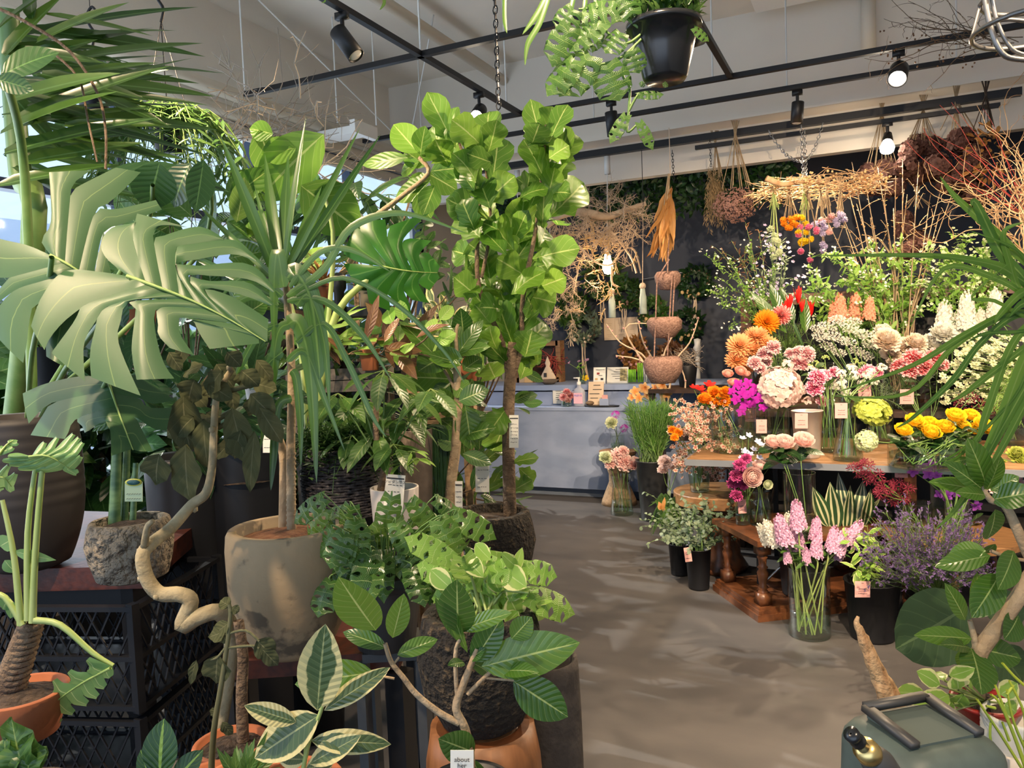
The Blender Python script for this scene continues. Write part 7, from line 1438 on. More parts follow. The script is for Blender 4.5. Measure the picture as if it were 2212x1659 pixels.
for (x, y, r, lab) in ((1668, 964, 20, 'half-open blush rose nearest the blue flowers'), (1692, 966, 23, 'blush rose between two others over the tall cylinder'), (1733, 962, 24, 'widest blush rose, in front of the metal bucket')): flower('rose', x, y, 4.02, r, 'p_rose', lab, 'blush roses', 's3', face=TOCAM*.5+UP*.7, leafn=7, lf=(.10, .06), leafmt='leaf_dark')
flower('ranun', 1622, 1030, 4.05, 27, 'p_rose', 'large pink ranunculus over the bulging vase', 'pink ranunculus', 's2', face=TOCAM+UP*.1); flower('ranun', 1640, 1012, 4.1, 19, 'p_rose', 'second pink ranunculus tucked behind the large one', 'pink ranunculus', 's2')
flower('ranun', 1657, 1046, 4.0, 13, 'p_greenwhite', 'small green and white ranunculus bud', None, 's2', face=TOCAM)
bunch('carn', [(1598, 1005, 14), (1590, 1030, 15), (1605, 1022, 14), (1583, 1045, 13), (1606, 1046, 13), (1612, 992, 12)], 4.1, 'p_wine', 'wine-red ruffled flower beside the pink ranunculus', 'wine-red flowers', 's1'); flower('carn', 1590, 1072, 4.1, 14, 'p_wine', 'wine-red flower drooping by the price card of the slim bottle', None, 's1')
SPK = [(1722, 1108, 32, 'p_lilacpink', 'tallest lilac-pink stock spike in the glass cylinder'), (1688, 1140, 34, 'p_lilacpink', 'lilac-pink stock spike beside the white ones'), (1664, 1148, 30, 'p_white', 'white stock spike at the outer side of the glass cylinder'), (1648, 1150, 24, 'p_white', 'shorter white stock spike leaning out furthest'), (1705, 1130, 26, 'p_white', 'white stock spike behind the lilac-pink ones'), (1722, 1160, 30, 'p_lilacpink', 'lilac-pink stock spike above the vase centre'), (1763, 1140, 26, 'p_lilacpink', 'slim pink stock spike in the middle gap'), (1764, 1176, 26, 'p_lilacpink', 'pink stock flowers just above the vase rim'), (1742, 1198, 17, 'p_lilacpink', 'low pink stock tuft at the vase rim'), (1700, 1198, 17, 'p_lilacpink', 'low pink stock tuft hanging outside the vase'), (1800, 1160, 26, 'p_lilacpink', 'lilac stock spike leaning towards the striped leaves'), (1818, 1168, 30, 'p_lilacpink', 'pink stock spike above the black tub'), (1846, 1150, 30, 'p_lilacpink', 'pink stock spike leaning out over the pale variegated leaves'), (1815, 1195, 16, 'p_lilacpink', 'small pink stock tuft over the black tub')]
for (x, y, h, mt, lab) in SPK: flower('stock', x, y, 3.7+rnd(-.08, .08), h, mt, lab, 'stocks in the glass cylinder', 'cyl', sq=(.78, .78, 1), face=UP+RIGHT*(x-1750)/200+TOCAM*.15, leafn=4, lf=(.08, .02), stemr=.004, stemmt='stem_lime')
bunch('carn', [(1335, 984, 17), (1318, 1002, 14), (1350, 1000, 19), (1346, 976, 13)], 6.35, 'p_pink', 'pink carnation in the carafe by the counter', 'pink carnations in the carafe', 'carafe', leafn=1); flower('peony', 1370, 1004, 6.3, 20, 'p_pink', 'deepest pink bloom on the outer side of the carafe', None, 'carafe'); flower('peony', 1307, 990, 6.35, 17, 'p_greenwhite', 'green-white ornamental kale rosette in the carafe', None, 'carafe')
flower('peony', 1322, 914, 6.5, 15, 'p_greenwhite', 'cream-green flower on the hourglass stool', None, 'st'); flower('nerine', 1330, 897, 6.5, 14, 'p_magenta', 'purple star flower above the cream-green one', None, 'st'); flower('nerine', 1349, 926, 6.5, 13, 'p_magenta', 'purple star flower lowest in the small stool vase', None, 'st')
bunch('peony', [(1436, 998, 16), (1468, 1000, 15), (1432, 1016, 13), (1452, 1008, 12)], 5.0, 'p_blush', 'pale pink lisianthus beside the round stool', 'pale pink lisianthus', None, leafn=0, foot=V(*at(1448, 1060, 5.0)))
bunch('orchid', [(1372, 846, 13), (1392, 838, 14), (1398, 852, 13), (1415, 838, 12), (1430, 832, 12), (1441, 850, 13), (1380, 860, 12), (1364, 858, 10), (1410, 856, 10)], 6.5, 'p_orchid', 'yellow orchid bloom with an orange throat before the counter', 'yellow orchids', 'orc', face=TOCAM+rvec()*.3)
bunch('bell', [(1533, 834, 15), (1512, 842, 13), (1498, 838, 10), (1550, 842, 9), (1520, 850, 10)], 5.2, 'p_red', 'red anemone behind the orange ranunculus', 'red anemones', 'an', face=TOCAM*.6+UP)
bunch('carn', [(1453, 930, 10), (1465, 935, 10), (1457, 945, 9)], 4.6, 'p_orange', 'small orange bloom inside the speckled orchid cloud', 'small orange blooms', 'osm')
c = ony(1224, 880, 6.68); c[2] = Z1; vase('cnt', 1224, 850, 880, 24, 7, 'tiny square glass with orange flowers on the counter ledge', base=c); bunch('carn', [(1218, 858, 10), (1230, 856, 10), (1224, 848, 9), (1226, 864, 8)], dep(c), 'p_coralpink', 'orange-red bloom in the tiny glass on the counter ledge', 'counter ledge blooms', 'cnt', dd=.01)
c = ony(1258, 828, 7.0); c[2] = Z2; vase('cnt2', 1258, 800, 828, 14, 7, 'tiny bottle with pink sweet peas on the counter top', base=c); bunch('sweetpea', [(1230, 785, 6), (1250, 782, 6), (1267, 780, 8)], dep(c), 'p_lilacpink', 'pink sweet pea on the counter top', 'counter sweet peas', 'cnt2', dd=.01, leafn=2, lf=(.05, .03), leafmt='leaf_lime'); flower('bell', 1264, 818, dep(c), 9, 'p_yellow', 'small yellow star flower on the counter top', None, 'cnt2')
# ---------------------------------------------------------------- tall greens and branches behind the flowers
def spray(m, base, tip, n, L, w, shape='oval', spread=.5, stem=None, sr=.003, ns=3, droop=.3, alt=True, lo=.3):
    P = smooth_pts([base, (base+tip)/2+UP*droop*.25*np.linalg.norm(tip-base), tip], 5)
    if stem is not None: stem.tube(P, [sr, sr*.4], 4)
    d0 = nz(tip-base)
    for i in range(n):
        k = lo+(1-lo)*(i+.5)/n; q = P[min(int(k*(len(P)-1)), len(P)-2)]*(1-(k*(len(P)-1))%1)+P[min(int(k*(len(P)-1))+1, len(P)-1)]*((k*(len(P)-1))%1)
        d = nz(d0*.5+rvec()*spread*2); leaf(m, q, d, UP+TOCAM*.5+rvec()*.5, L*rnd(.6, 1.2), w*rnd(.7, 1.2), shape, bend=rnd(0, .8), ns=ns, nc=2)
def greens(name, label, key, tips, d, n, L, w, mt, shape='oval', cat='cut greenery', dots=None, stemmt='stem', sr=.003, sub=0, spread=.5, droop=.3, group=None, foot=None, lo=.3):
    b, r, H, rt = VS[key] if key else (foot, .02, .05, .02); t = Thing(name, label, cat, b, group); m = M(); s_ = M(); q = M()
    for tp in tips:
        T = at(tp[0], tp[1], (tp[2] if len(tp) > 2 else d)+rnd(-.12, .12)); o = b+V(rnd(-r, r)*.6, rnd(-r, r)*.6, .03); o2 = b+V(rnd(-rt, rt)*.7, rnd(-rt, rt)*.7, H); s_.tube([o, o2], sr, 4)
        spray(m, o2, T, n, L, w, shape, spread, s_, sr, droop=droop, lo=lo)
        for k in range(sub):
            u = rnd(.4, .95); a = o2+(T-o2)*u; T2 = a+nz(T-o2+rvec()*np.linalg.norm(T-o2)*1.2)*rnd(.08, .22); spray(m, a, T2, max(4, n//3), L*.8, w*.8, shape, spread, s_, sr*.6, lo=.1)
            if dots: 
                for j in range(dots[1]): floret(q, T2+rvec()*dots[2], UP+TOCAM+rvec()*.8, dots[3], 5, .9)
        if dots:
            for j in range(dots[1]): floret(q, T+rvec()*dots[2], UP+TOCAM+rvec()*.8, dots[3], 5, .9)
    t.part('stems', s_, stemmt); t.part('leaves', m, mt)
    if dots: t.part('blossom', q, dots[0])
    return t
greens('spirea_branches', 'leafy green spirea branches with little white flower heads over the salmon stocks', 'bk2', [(1765, 600), (1800, 540), (1840, 560), (1880, 520), (1745, 650), (1850, 620), (1900, 600), (1930, 560), (1960, 620), (1820, 600), (1870, 580), (1945, 520), (1900, 660), (1790, 640), (1740, 615), (1980, 560)], 5.3, 34, .07, .026, 'leaf_lime', dots=('p_white', 5, .022, .009), sub=6, spread=.7)
greens('viburnum_branches', 'yellow-green leafy viburnum branches in the topmost black bucket', 'bk3', [(2000, 560), (2040, 530), (2080, 510), (2060, 560), (2120, 545), (2150, 570), (2190, 560), (2100, 600), (2030, 620), (2180, 600), (2130, 520), (2210, 540), (2000, 610), (2150, 620)], 5.2, 24, .055, .028, 'leaf_lime', dots=('p_greenwhite', 5, .03, .012), sub=6, spread=.7)
greens('bare_branches', 'tall bundle of bare tan budding stems rising behind the spirea', 'bk2', [(1800, 420), (1825, 380), (1850, 440), (1870, 400), (1895, 360), (1910, 430), (1935, 380), (1960, 420), (1985, 350), (2010, 420), (1840, 350), (1880, 470), (1930, 450), (2040, 380), (2075, 370), (1770, 440), (1815, 460), (1950, 340), (2030, 460)], 5.5, 14, .022, .01, 'leaf_dry', stemmt='bark_pale', sr=.0055, sub=3, spread=.4, droop=.1)
greens('budding_branches', 'arching branches with tiny cream buds reaching towards the wreaths', 'bk5', [(1540, 560), (1545, 620), (1575, 565), (1612, 530), (1555, 655), (1600, 640), (1640, 600), (1590, 590), (1670, 570), (1630, 650)], 5.3, 44, .03, .016, 'leaf_lime', dots=('p_white', 4, .04, .008), sub=3, droop=.5, spread=.6)
greens('lilac_branches', 'branches with small pale leaves and mauve buds hanging by the cabinet', 'bk5', [(1660, 500), (1680, 540), (1700, 560), (1665, 600), (1690, 520)], 5.5, 24, .05, .018, 'leaf_euca', dots=('p_lilac', 5, .05, .014), sub=3, spread=.5)
greens('grass_haze', 'cloud of fine yellow-green grass above the white-edged carnations', 'v6c', [(1700, 760), (1720, 730), (1745, 760), (1765, 750), (1690, 740), (1735, 700), (1710, 700), (1780, 770), (1670, 730)], 5.15, 40, .05, .002, 'leaf_lime', sub=6, spread=.6)
greens('dark_foliage', 'dark red-brown leafy branches at the back by the dark wall', 'bk5', [(1580, 520), (1610, 480), (1640, 500), (1600, 560), (1560, 540)], 5.8, 26, .045, .012, 'leaf_red', sub=4)
greens('eucalyptus_bunch', 'round-leaved grey-green eucalyptus in the nearer small black bucket', 'b1', [(1500, 1100), (1530, 1110), (1545, 1130), (1480, 1120), (1515, 1150), (1550, 1165), (1490, 1165), (1470, 1150), (1440, 1165), (1525, 1085), (1600, 1100), (1540, 1180)], 4.45, 20, .035, .03, 'leaf_euca', 'round', sub=4)
greens('eucalyptus_bunch', 'denser darker eucalyptus in the rear small black bucket', 'b2', [(1450, 1100), (1440, 1130), (1470, 1090), (1430, 1150), (1460, 1140), (1490, 1110), (1425, 1120)], 4.7, 20, .035, .026, 'leaf_euca', 'round', sub=4)
t = Thing('bear_grass', 'arching blades of dark green grass with a rusty lily bud behind the eucalyptus', 'cut greenery', VS['b2'][0]); m = M(); o = VS['b2'][0]+V(0, 0, .2)
for i in range(60): arch(m, [(1465, 1170), (1450+rnd(-25, 20), 1085+rnd(-15, 20)), (1395+rnd(0, 70), 1085+rnd(-10, 75))], 5, 4.8)
t.part('blades', m, 'leaf_strap_dark'); m = M()
for i in range(8): pleaf(m, (1430, 1100), (1405+rnd(0, 40), 1060+rnd(0, 40)), 10, 4.7, shape='lance', side=rnd(-1, 1))
t.part('lily_bud', m, 'leaf_dry')
# needle grass bucket
t = Thing('asparagus_fern', 'dense bright green feathery needles in the tall grey bucket', 'cut greenery', VS['b6'][0]); m = M(); b, r, H, rt = VS['b6']; s_ = M()
for i in range(120):
    T = at(rnd(1352, 1460), 868+rnd(0, 30)+abs(1400-1400), 6.25+rnd(-.15, .15)); o = b+V(rnd(-rt, rt)*.8, rnd(-rt, rt)*.8, H*.98); P = [o, (o+T)/2+RIGHT*(T-o).dot(RIGHT)*.15, T]; s_.tube(P, .003, 3)
    for k in range(34): u = rnd(.15, 1); q = o+(T-o)*u; leaf(m, q, nz(T-o+rvec()*.35), rvec(), rnd(.05, .1), .005, 'lance', ns=2, nc=2)
t.part('stems', s_, 'stem'); t.part('needles', m, 'needle')
# speckled orchid cloud
t = Thing('speckled_orchids', 'cloud of tiny cream and red-brown speckled orchids over the round stool', 'cut flowers', VS['osm'][0]); m = M(); s_ = M(); b, r, H, rt = VS['osm']
for i in range(26):
    x, y = rnd(1450, 1580), rnd(880, 1020); 
    if y > 980 and x < 1470: x += 30
    T = at(x, y, 4.65+rnd(-.2, .2)); o = b+V(rnd(-rt, rt)*.6, 0, H); P = smooth_pts([b+V(0, 0, .03), o, (o+T)/2+UP*.04, T], 4); s_.tube(P, .002, 4)
    for k in range(26): c = T+rvec()*V(.09, .09, .08)*rnd(.3, 1); s_.tube([T, c], .0008, 3); floret(m, c, TOCAM+rvec()*.8, rnd(.010, .016), 5, .8)
t.part('stems', s_, 'stem'); t.part('blooms', m, 'p_speck')
for (x, y) in ((1550, 985), (1560, 1000)): greens('speckled_sprig', 'short sprig of speckled orchids in the squat glass', 'osm2', [(x, y), (x+15, y+10)], 4.85, 3, .01, .004, 'leaf_mid', dots=('p_speck', 8, .03, .012), group='squat glass sprigs', sub=1)
# purple sea lavender
t = Thing('sea_lavender', 'big hazy bunch of dark purple sea lavender spilling over its black tub', 'cut flowers', VS['b5'][0]); m = M(); s_ = M(); b, r, H, rt = VS['b5']
for i in range(190):
    a = rnd(0, 1); x = 1870+270*rnd(); y = 1100+rnd(0, 140)+abs(x-1960)*.1; T = at(x, y, 3.45+rnd(-.25, .25)); o = b+V(rnd(-rt, rt)*.7, rnd(-rt, rt)*.7, H); P = smooth_pts([o, (o+T)/2-UP*.01, T], 3); s_.tube(P, .0013, 3); d0 = nz(T-o)
    for k in range(5):
        u = rnd(.5, 1); q = o+(T-o)*u; d = nz(d0+rvec()*.8); e = q+d*rnd(.04, .09); s_.tube([q, e], .0008, 3)
        for j in range(9): leaf(m, q+(e-q)*rnd(.3, 1.1), nz(d+rvec()*.7), rvec(), rnd(.010, .020), .008, 'lance', ns=2, nc=2)
t.part('stems', s_, 'leaf_euca' if 0 else 'stem'); t.part('florets', m, 'p_limon')
# variegated foliage in big tub, aspidistra
greens('variegated_branches', 'cream-splashed leafy branches in the big black tub', 'b4', [(1875, 1150), (1860, 1190), (1885, 1180), (1850, 1230), (1890, 1220), (1870, 1245)], 3.65, 12, .07, .035, 'leaf_pothos', sub=1)
t = Thing('striped_leaves', 'broad pointed leaves striped green and cream standing in the black tub under the table', 'cut greenery', VS['b3'][0]); m = M(); s_ = M(); b, r, H, rt = VS['b3']
for bb, e, w in (((1805, 1150), (1795, 1046), 40), ((1790, 1140), (1758, 1056), 34), ((1830, 1140), (1812, 1024), 28), ((1850, 1140), (1865, 1040), 34), ((1865, 1140), (1885, 1060), 34), ((1840, 1150), (1905, 1080), 26), ((1780, 1150), (1762, 1100), 26), ((1828, 1160), (1842, 1052), 34)): pleaf(m, bb, e, w, 4.15, rnd(-.05, .05), 'lance', side=rnd(-.4, .4), bend=.15, ns=8, nc=8); s_.tube([b+V(0, 0, .05), at(bb[0], bb[1]+20, 4.2), at(*bb, 4.15)], .003, 4)
t.part('leaves', m, 'leaf_stripe'); t.part('stems', s_, 'stem')
# white filler mass
t = Thing('astrantia_mass', 'great mass of small greenish-white starry flowers beside the coral carnations', 'cut flowers', VS['bk4'][0]); m = M(); s_ = M(); b, r, H, rt = VS['bk4']
for i in range(420):
    x, y = rnd(2030, 2225), rnd(725, 870)
    if y < 780 and x < 2065: continue
    T = at(x, y+abs(x-2120)*.05, 4.7+rnd(-.3, .2)); floret(m, T, UP+TOCAM+rvec()*.5, rnd(.016, .026), 6, .7, opn=1.2); floret(m, T, UP+TOCAM+rvec()*.5, .012, 6, .8, opn=.6)
    if i % 2 == 0: s_.tube([b+V(rnd(-rt, rt), rnd(-rt, rt), H*.9), (b+T)/2+V(0, 0, .1), T], .0018, 3)
t.part('stems', s_, 'stem'); t.part('blooms', m, 'p_astr')
vase('yg', 2185, 880, 960, 60, 4.2, 'glass vase of pale yellow feathery grass at the end of the table', zfix=T1); greens('feather_grass', 'pale yellow feathery grass plumes at the far end of the table', 'yg', [(2150, 850), (2180, 820), (2205, 850), (2165, 880), (2210, 800)], 4.15, 60, .07, .003, 'leaf_lime', sub=6, spread=.35)
bunch('peony', [(2195, 985, 22), (2210, 1005, 20), (2160, 1008, 18)], 3.9, 'p_lime', 'pale lime chrysanthemum at the end of the flower table', 'lime chrysanthemums', 'low2'); bunch('carn', [(2140, 1045, 20), (2160, 1062, 20), (2180, 1030, 20), (2165, 1030, 18), (2195, 1050, 20)], 3.8, 'p_pink', 'pink chrysanthemum behind the glossy fig leaves', 'pink chrysanthemums', 'r2')
greens('rose_foliage', 'dark green rose leaves bushing out under the yellow roses', 'low2', [(1960, 970), (1985, 985), (2010, 975), (2040, 985), (2070, 970), (2100, 980), (1945, 985), (2120, 960)], 3.95, 12, .07, .05, 'leaf_dark', sub=2)
greens('dark_conifer', 'grey-green fluffy foliage between the glass vases on the table', 'v9', [(1905, 830), (1915, 850), (1925, 835), (1935, 850)], 4.8, 60, .03, .004, 'leaf_euca', sub=5)
# ---------------------------------------------------------------- hanging dried bundles
def hang(px, ytop, ybot, w, d, mt, label, kind, name='dried_bundle', stemcol='bark_pale', ystem=None):
    c = at(px, ytop, d); t = Thing(name, label, 'dried bundle', at(px, (ytop+ybot)/2, d)); m = M(); s_ = M(); ys = ystem or ytop+(ybot-ytop)*.3
    for i in range(12): s_.tube([at(px+rnd(-10, 10), ytop-30, d), at(px+rnd(-2, 2), ytop, d), at(px+rnd(-w, w)*.35, ys+rnd(0, 15), d+rnd(-.04, .04))], .003, 4)
    H = ybot-ys
    if kind == 'plume':
        for i in range(40):
            x = px+rnd(-w, w)*.5; y0 = ys+rnd(-10, H*.3); P = [at(px+(x-px)*.5, y0, d), at(x, y0+H*rnd(.4, .75), d+rnd(-.06, .06))]
            for k in range(34): q = P[0]+(P[1]-P[0])*rnd(); leaf(m, q+rvec()*.012, nz(rvec()*.6-UP), rvec(), .045, .006, 'lance', ns=2, nc=2)
    elif kind == 'cloud':
        for i in range(900): v = rvec(); q = at(px, ys+H*.55, d)+v*V(S(w/2, d), S(w/2, d)*.7, S(H/2, d))*rnd(.2, 1)**.5; floret(m, q, v+TOCAM*.5, rnd(.008, .015), 3, .8)
    elif kind == 'hydr':
        for k in range(11):
            c2 = at(px+rnd(-w, w)*.36, ys+rnd(.1, .9)*H, d+rnd(-.1, .1)); R0 = S(w*.19, d)
            for i in range(110): v = rvec(); floret(m, c2+v*R0*rnd(.7, 1), v, rnd(.022, .036), 4, .95)
    elif kind == 'heads':
        for i in range(9):
            x = px+rnd(-w, w)*.5; y = ys+rnd(.35, 1)*H; T = at(x, y, d+rnd(-.03, .03)); s_.tube([at(px, ytop, d), T], .0025, 4)
            for k in range(26): v = rvec(); floret(m, T+v*S(3.5, d), v-UP*.5, S(5.5, d), 5, .5)
    elif kind == 'leaf': cloud(m, 130, at(px, ys+H*.5, d), (S(w/2, d), S(w/2, d), S(H/2, d)), .07, .03, 'oval', ns=3)
    t.part('stems', s_, stemcol); t.part('blossoms', m, mt); return t
hang(1545, 312, 500, 46, 6.2, 'p_pampas', 'brown plume bundle hanging from the thick black pipe', 'plume'); hang(1588, 290, 478, 100, 6.0, 'p_dusty', 'dusty pink cloud-like dried bundle on long tan stems', 'cloud', ystem=400)
chain(ony(1533, 300, 6.42), ony(1536, 360, 6.42), .014, 'thin chain beside the brown plume bundle')
hang(1905, 240, 425, 92, 5.9, 'p_hydr', 'dusky dried hydrangea bundle just below the reflector bulb', 'hydr', ystem=350); hang(1995, 235, 400, 110, 5.72, 'p_hydr', 'dusky dried hydrangea bundle in the middle of the three', 'hydr', ystem=300); hang(2065, 215, 460, 130, 5.45, 'p_hydr', 'brownish dried hydrangea bundle next to the curly twigs', 'hydr', ystem=280); hang(2130, 205, 400, 90, 5.3, 'leaf_dry', 'dark dried leaf bundle hung with its stem ends upward', 'leaf', stemcol='bark_dark', ystem=270); hang(1980, 420, 560, 90, 5.8, 'p_hydr', 'low dusky hydrangea bundle behind the tall bare stems', 'hydr', ystem=440)
for (x, yb, mt, lab, w) in ((1705, 498, 'p_orange', 'orange and red dried flower heads hanging under the twig hoop', 40), (1738, 528, 'p_yellow', 'pale yellow dried flower heads hanging under the twig hoop', 30), (1744, 565, 'p_hot', 'pink dried flower heads hanging lowest under the twig hoop', 40), (1772, 550, 'p_lilac', 'lilac dried flower heads hanging under the twig hoop', 32), (1786, 505, 'p_pink', 'dusty pink dried sprigs under the twig hoop', 26), (1815, 500, 'p_lilac', 'two mauve scabious heads at the end of the twig hoop', 22), (1672, 560, 'p_greenwhite', 'green dried lavender-like bundle at the near end of the twig hoop', 30)): hang(x, 412, yb, w, 5.4, mt, lab, 'heads', stemcol='bark_pale' if mt not in ('p_yellow', 'p_greenwhite') else 'stem_lime', ystem=440)
# twig hoop on chains
c = at(1765, 405, 5.4); t = Thing('twig_hoop', 'wide hoop of tan twigs hung on chains with dried flowers below', 'twig hoop', c); m = M()
for i in range(150):
    a = rnd(0, 6.28); r0 = rnd(.28, .42); p = c+V(cos(a)*r0, sin(a)*r0*.6, rnd(-.04, .05)); d = nz(V(-sin(a), cos(a)*.6, rnd(-.15, .15))+rvec()*.35); L = rnd(.18, .4); m.tube(smooth_pts([p-d*L/2, p+rvec()*.03, p+d*L/2], 3), [.003, .0012], 4)
    if i % 2: e = p+d*L/2; m.tube([e, e+nz(d+rvec()*.7)*.07], .0018, 3)
ptube(m, [(1655, 385), (1690, 398), (1730, 392), (1780, 395)], 5.25, [7, 4], 8)
t.part('twigs', m, G.setdefault('twig_warm', mat('warm_tan_twig', (0.42, 0.24, 0.11), .8, noise=(14, (0.62, 0.42, 0.24), .4, .6)))); q = M()
for i in range(160): a = rnd(0, 6.28); q.ball(c+V(cos(a)*.4, sin(a)*.26, 0)+rvec()*.06, rnd(.006, .011), 5)
t.part('blossoms', q, 'moss_tan')
for (a, b) in (((1660, 282), (1735, 350)), ((1778, 265), (1735, 350)), ((1731, 270), (1736, 400)), ((1738, 280), (1742, 390))): chain(ony(a[0], a[1], 6.3), at(b[0], b[1], 5.6), .018, 'steel chain holding the twig hoop', 'steel', 'chains of the twig hoop', sag=.06)
# curly willow and red twigs, top corner
m = M()
def curly(m, p, d, L, r, n=9, curl=.55):
    pts = [p]
    for k in range(n): d = nz(d+rvec()*curl); p = p+d*L/n; pts.append(p)
    m.tube(smooth_pts(pts, 2), [r, r*.4], 4); return pts
for i in range(34):
    P = curly(m, at(2212+rnd(-30, 60), 480+rnd(-60, 80), 4.6+rnd(-.2, .2)), nz(UP*1.1-RIGHT*rnd(.0, 1.0)), rnd(.45, .95), .0042)
    for k in (3, 5, 7, 9): curly(m, P[k], nz(rvec()+UP), rnd(.12, .25), .0022, 5)
t = Thing('curly_willow', 'tangle of pale curly willow twigs reaching over the white stocks', 'branches', at(2260, 520, 4.6)); t.part('twigs', m, 'twig_warm'); m = M()
for i in range(10): a = rnd(0, 1); curly(m, at(2200+rnd(0, 30), 420+rnd(0, 60), 4.7), nz(UP*.8-RIGHT*rnd(.5, 1.2)), rnd(.5, .9), .003, curl=.15)
t.part('red_twigs', m, G.setdefault('redtwig', mat('red_twig', (0.38, 0.05, 0.04), .6)))
m = M()
for i in range(16):
    P = curly(m, at(2080+rnd(-60, 130), 85+rnd(-25, 15), 4.4), nz(-RIGHT+UP*rnd(-.3, .5)), rnd(.4, .7), .003, curl=.25)
    for k in range(2, 10, 2): curly(m, P[k], nz(rvec()-UP*.6), rnd(.06, .16), .0016, 4)
t = Thing('berry_twigs', 'fine dark berry twigs lying along the cross track near the ceiling', 'branches', at(2080, 85, 4.4)); t.part('twigs', m, 'bark_brown')
q = M()
for i in range(60): q.ball(at(rnd(1900, 2160), rnd(60, 150), 4.4), .006, 5)
t.part('berry_blossoms', q, 'leaf_red')
# steel ring chandelier
D = 1.9; t = Thing('ring_chandelier', 'round grey metal hanging frame cut by the top corner of the view', 'chandelier', at(2235, 60, D)); m = M()
for pts in ([(2125, -20), (2140, 60), (2165, 115), (2200, 128), (2260, 130)], [(2140, -20), (2155, 50), (2185, 105), (2220, 120)], [(2140, 50), (2180, 42), (2260, 52)]): ptube(m, pts, D, 6 if pts[0][0] < 2130 else 4.5, 8)
c = at(2250, 30, D); m.tube([c+V(cos(a)*.15, sin(a)*.15, -.03) for a in np.linspace(0, 6.28, 25)], .006, 6); m.tube([c+V(cos(a)*.13, sin(a)*.13, .05) for a in np.linspace(0, 6.28, 25)], .006, 6); m.tube([c+V(.0, 0, .05), V(c[0], c[1], 3.99)], .004, 5)
for a in (0, 1.57, 3.14, 4.71): m.tube([c+V(cos(a)*.15, sin(a)*.15, -.03), c+V(cos(a)*.13, sin(a)*.13, .05), c+V(0, 0, .3)], .004, 5)
t.part('frame', m, mat('dull_steel', (0.22, 0.22, 0.22), .4, metal=.9))

# ---------------------------------------------------------------- plants nearest the viewer on the aisle side
D = 1.45; base = at(2330, 800, D); t = Thing('ponytail_palm', 'ponytail palm whose long narrow blades arch in from the side over the flowers', 'potted plant', V(base[0]+.1, base[1], 0))
pot(t, 'brown_pot', t.loc, .16, .4, .12, 'belly'); m = M(); m.tube(smooth_pts([t.loc+V(0, 0, .35), (t.loc+base)/2+V(0, 0, .3), at(2300, 700, D)]), [.05, .025], 10); t.part('trunk', m, 'bark_brown')
m = M()
for pts, w in (([(2260, 660), (2200, 600), (2060, 555), (1760, 552)], 15), ([(2260, 640), (2200, 600), (2140, 570), (2000, 548)], 22), ([(2290, 700), (2212, 600), (2160, 540), (2110, 440), (2098, 445)], 26), ([(2290, 620), (2212, 560), (2150, 500), (2070, 430), (2030, 380)], 20), ([(2280, 660), (2215, 560), (2180, 530), (2092, 497)], 8), ([(2280, 680), (2220, 640), (2150, 600), (2040, 580), (1965, 710)], 14), ([(2290, 690), (2180, 680), (2060, 750), (1960, 850), (1790, 855)], 12), ([(2290, 690), (2190, 675), (2090, 720), (1970, 790), (1800, 850)], 14), ([(2290, 690), (2200, 680), (2120, 740), (2060, 820), (1975, 900), (1935, 925)], 14), ([(2300, 700), (2230, 700), (2180, 760), (2130, 900), (2110, 950), (2040, 1010)], 18), ([(2300, 690), (2250, 720), (2212, 780), (2150, 940), (2080, 1080), (2020, 1145)], 24), ([(2300, 700), (2260, 760), (2190, 880), (2130, 990), (2130, 1010)], 22), ([(2300, 700), (2230, 740), (2150, 800), (2085, 850), (2048, 870)], 14), ([(2290, 690), (2212, 715), (2130, 720), (2090, 740)], 8), ([(2300, 690), (2230, 690), (2150, 650), (2100, 640), (2190, 560)], 8), ([(2300, 700), (2212, 640), (2180, 560), (2170, 500), (2212, 480)], 16), ([(2300, 700), (2250, 650), (2212, 630), (2160, 680), (2150, 700)], 18), ([(2300, 720), (2250, 800), (2212, 880), (2140, 1010), (2070, 1100)], 18), ([(2320, 700), (2260, 660), (2212, 655), (2180, 685)], 20), ([(2320, 700), (2240, 760), (2190, 860), (2080, 970), (1990, 1015)], 8)): arch(m, pts, w, D, dd=-.05)
t.part('blades', m, 'leaf_strap')
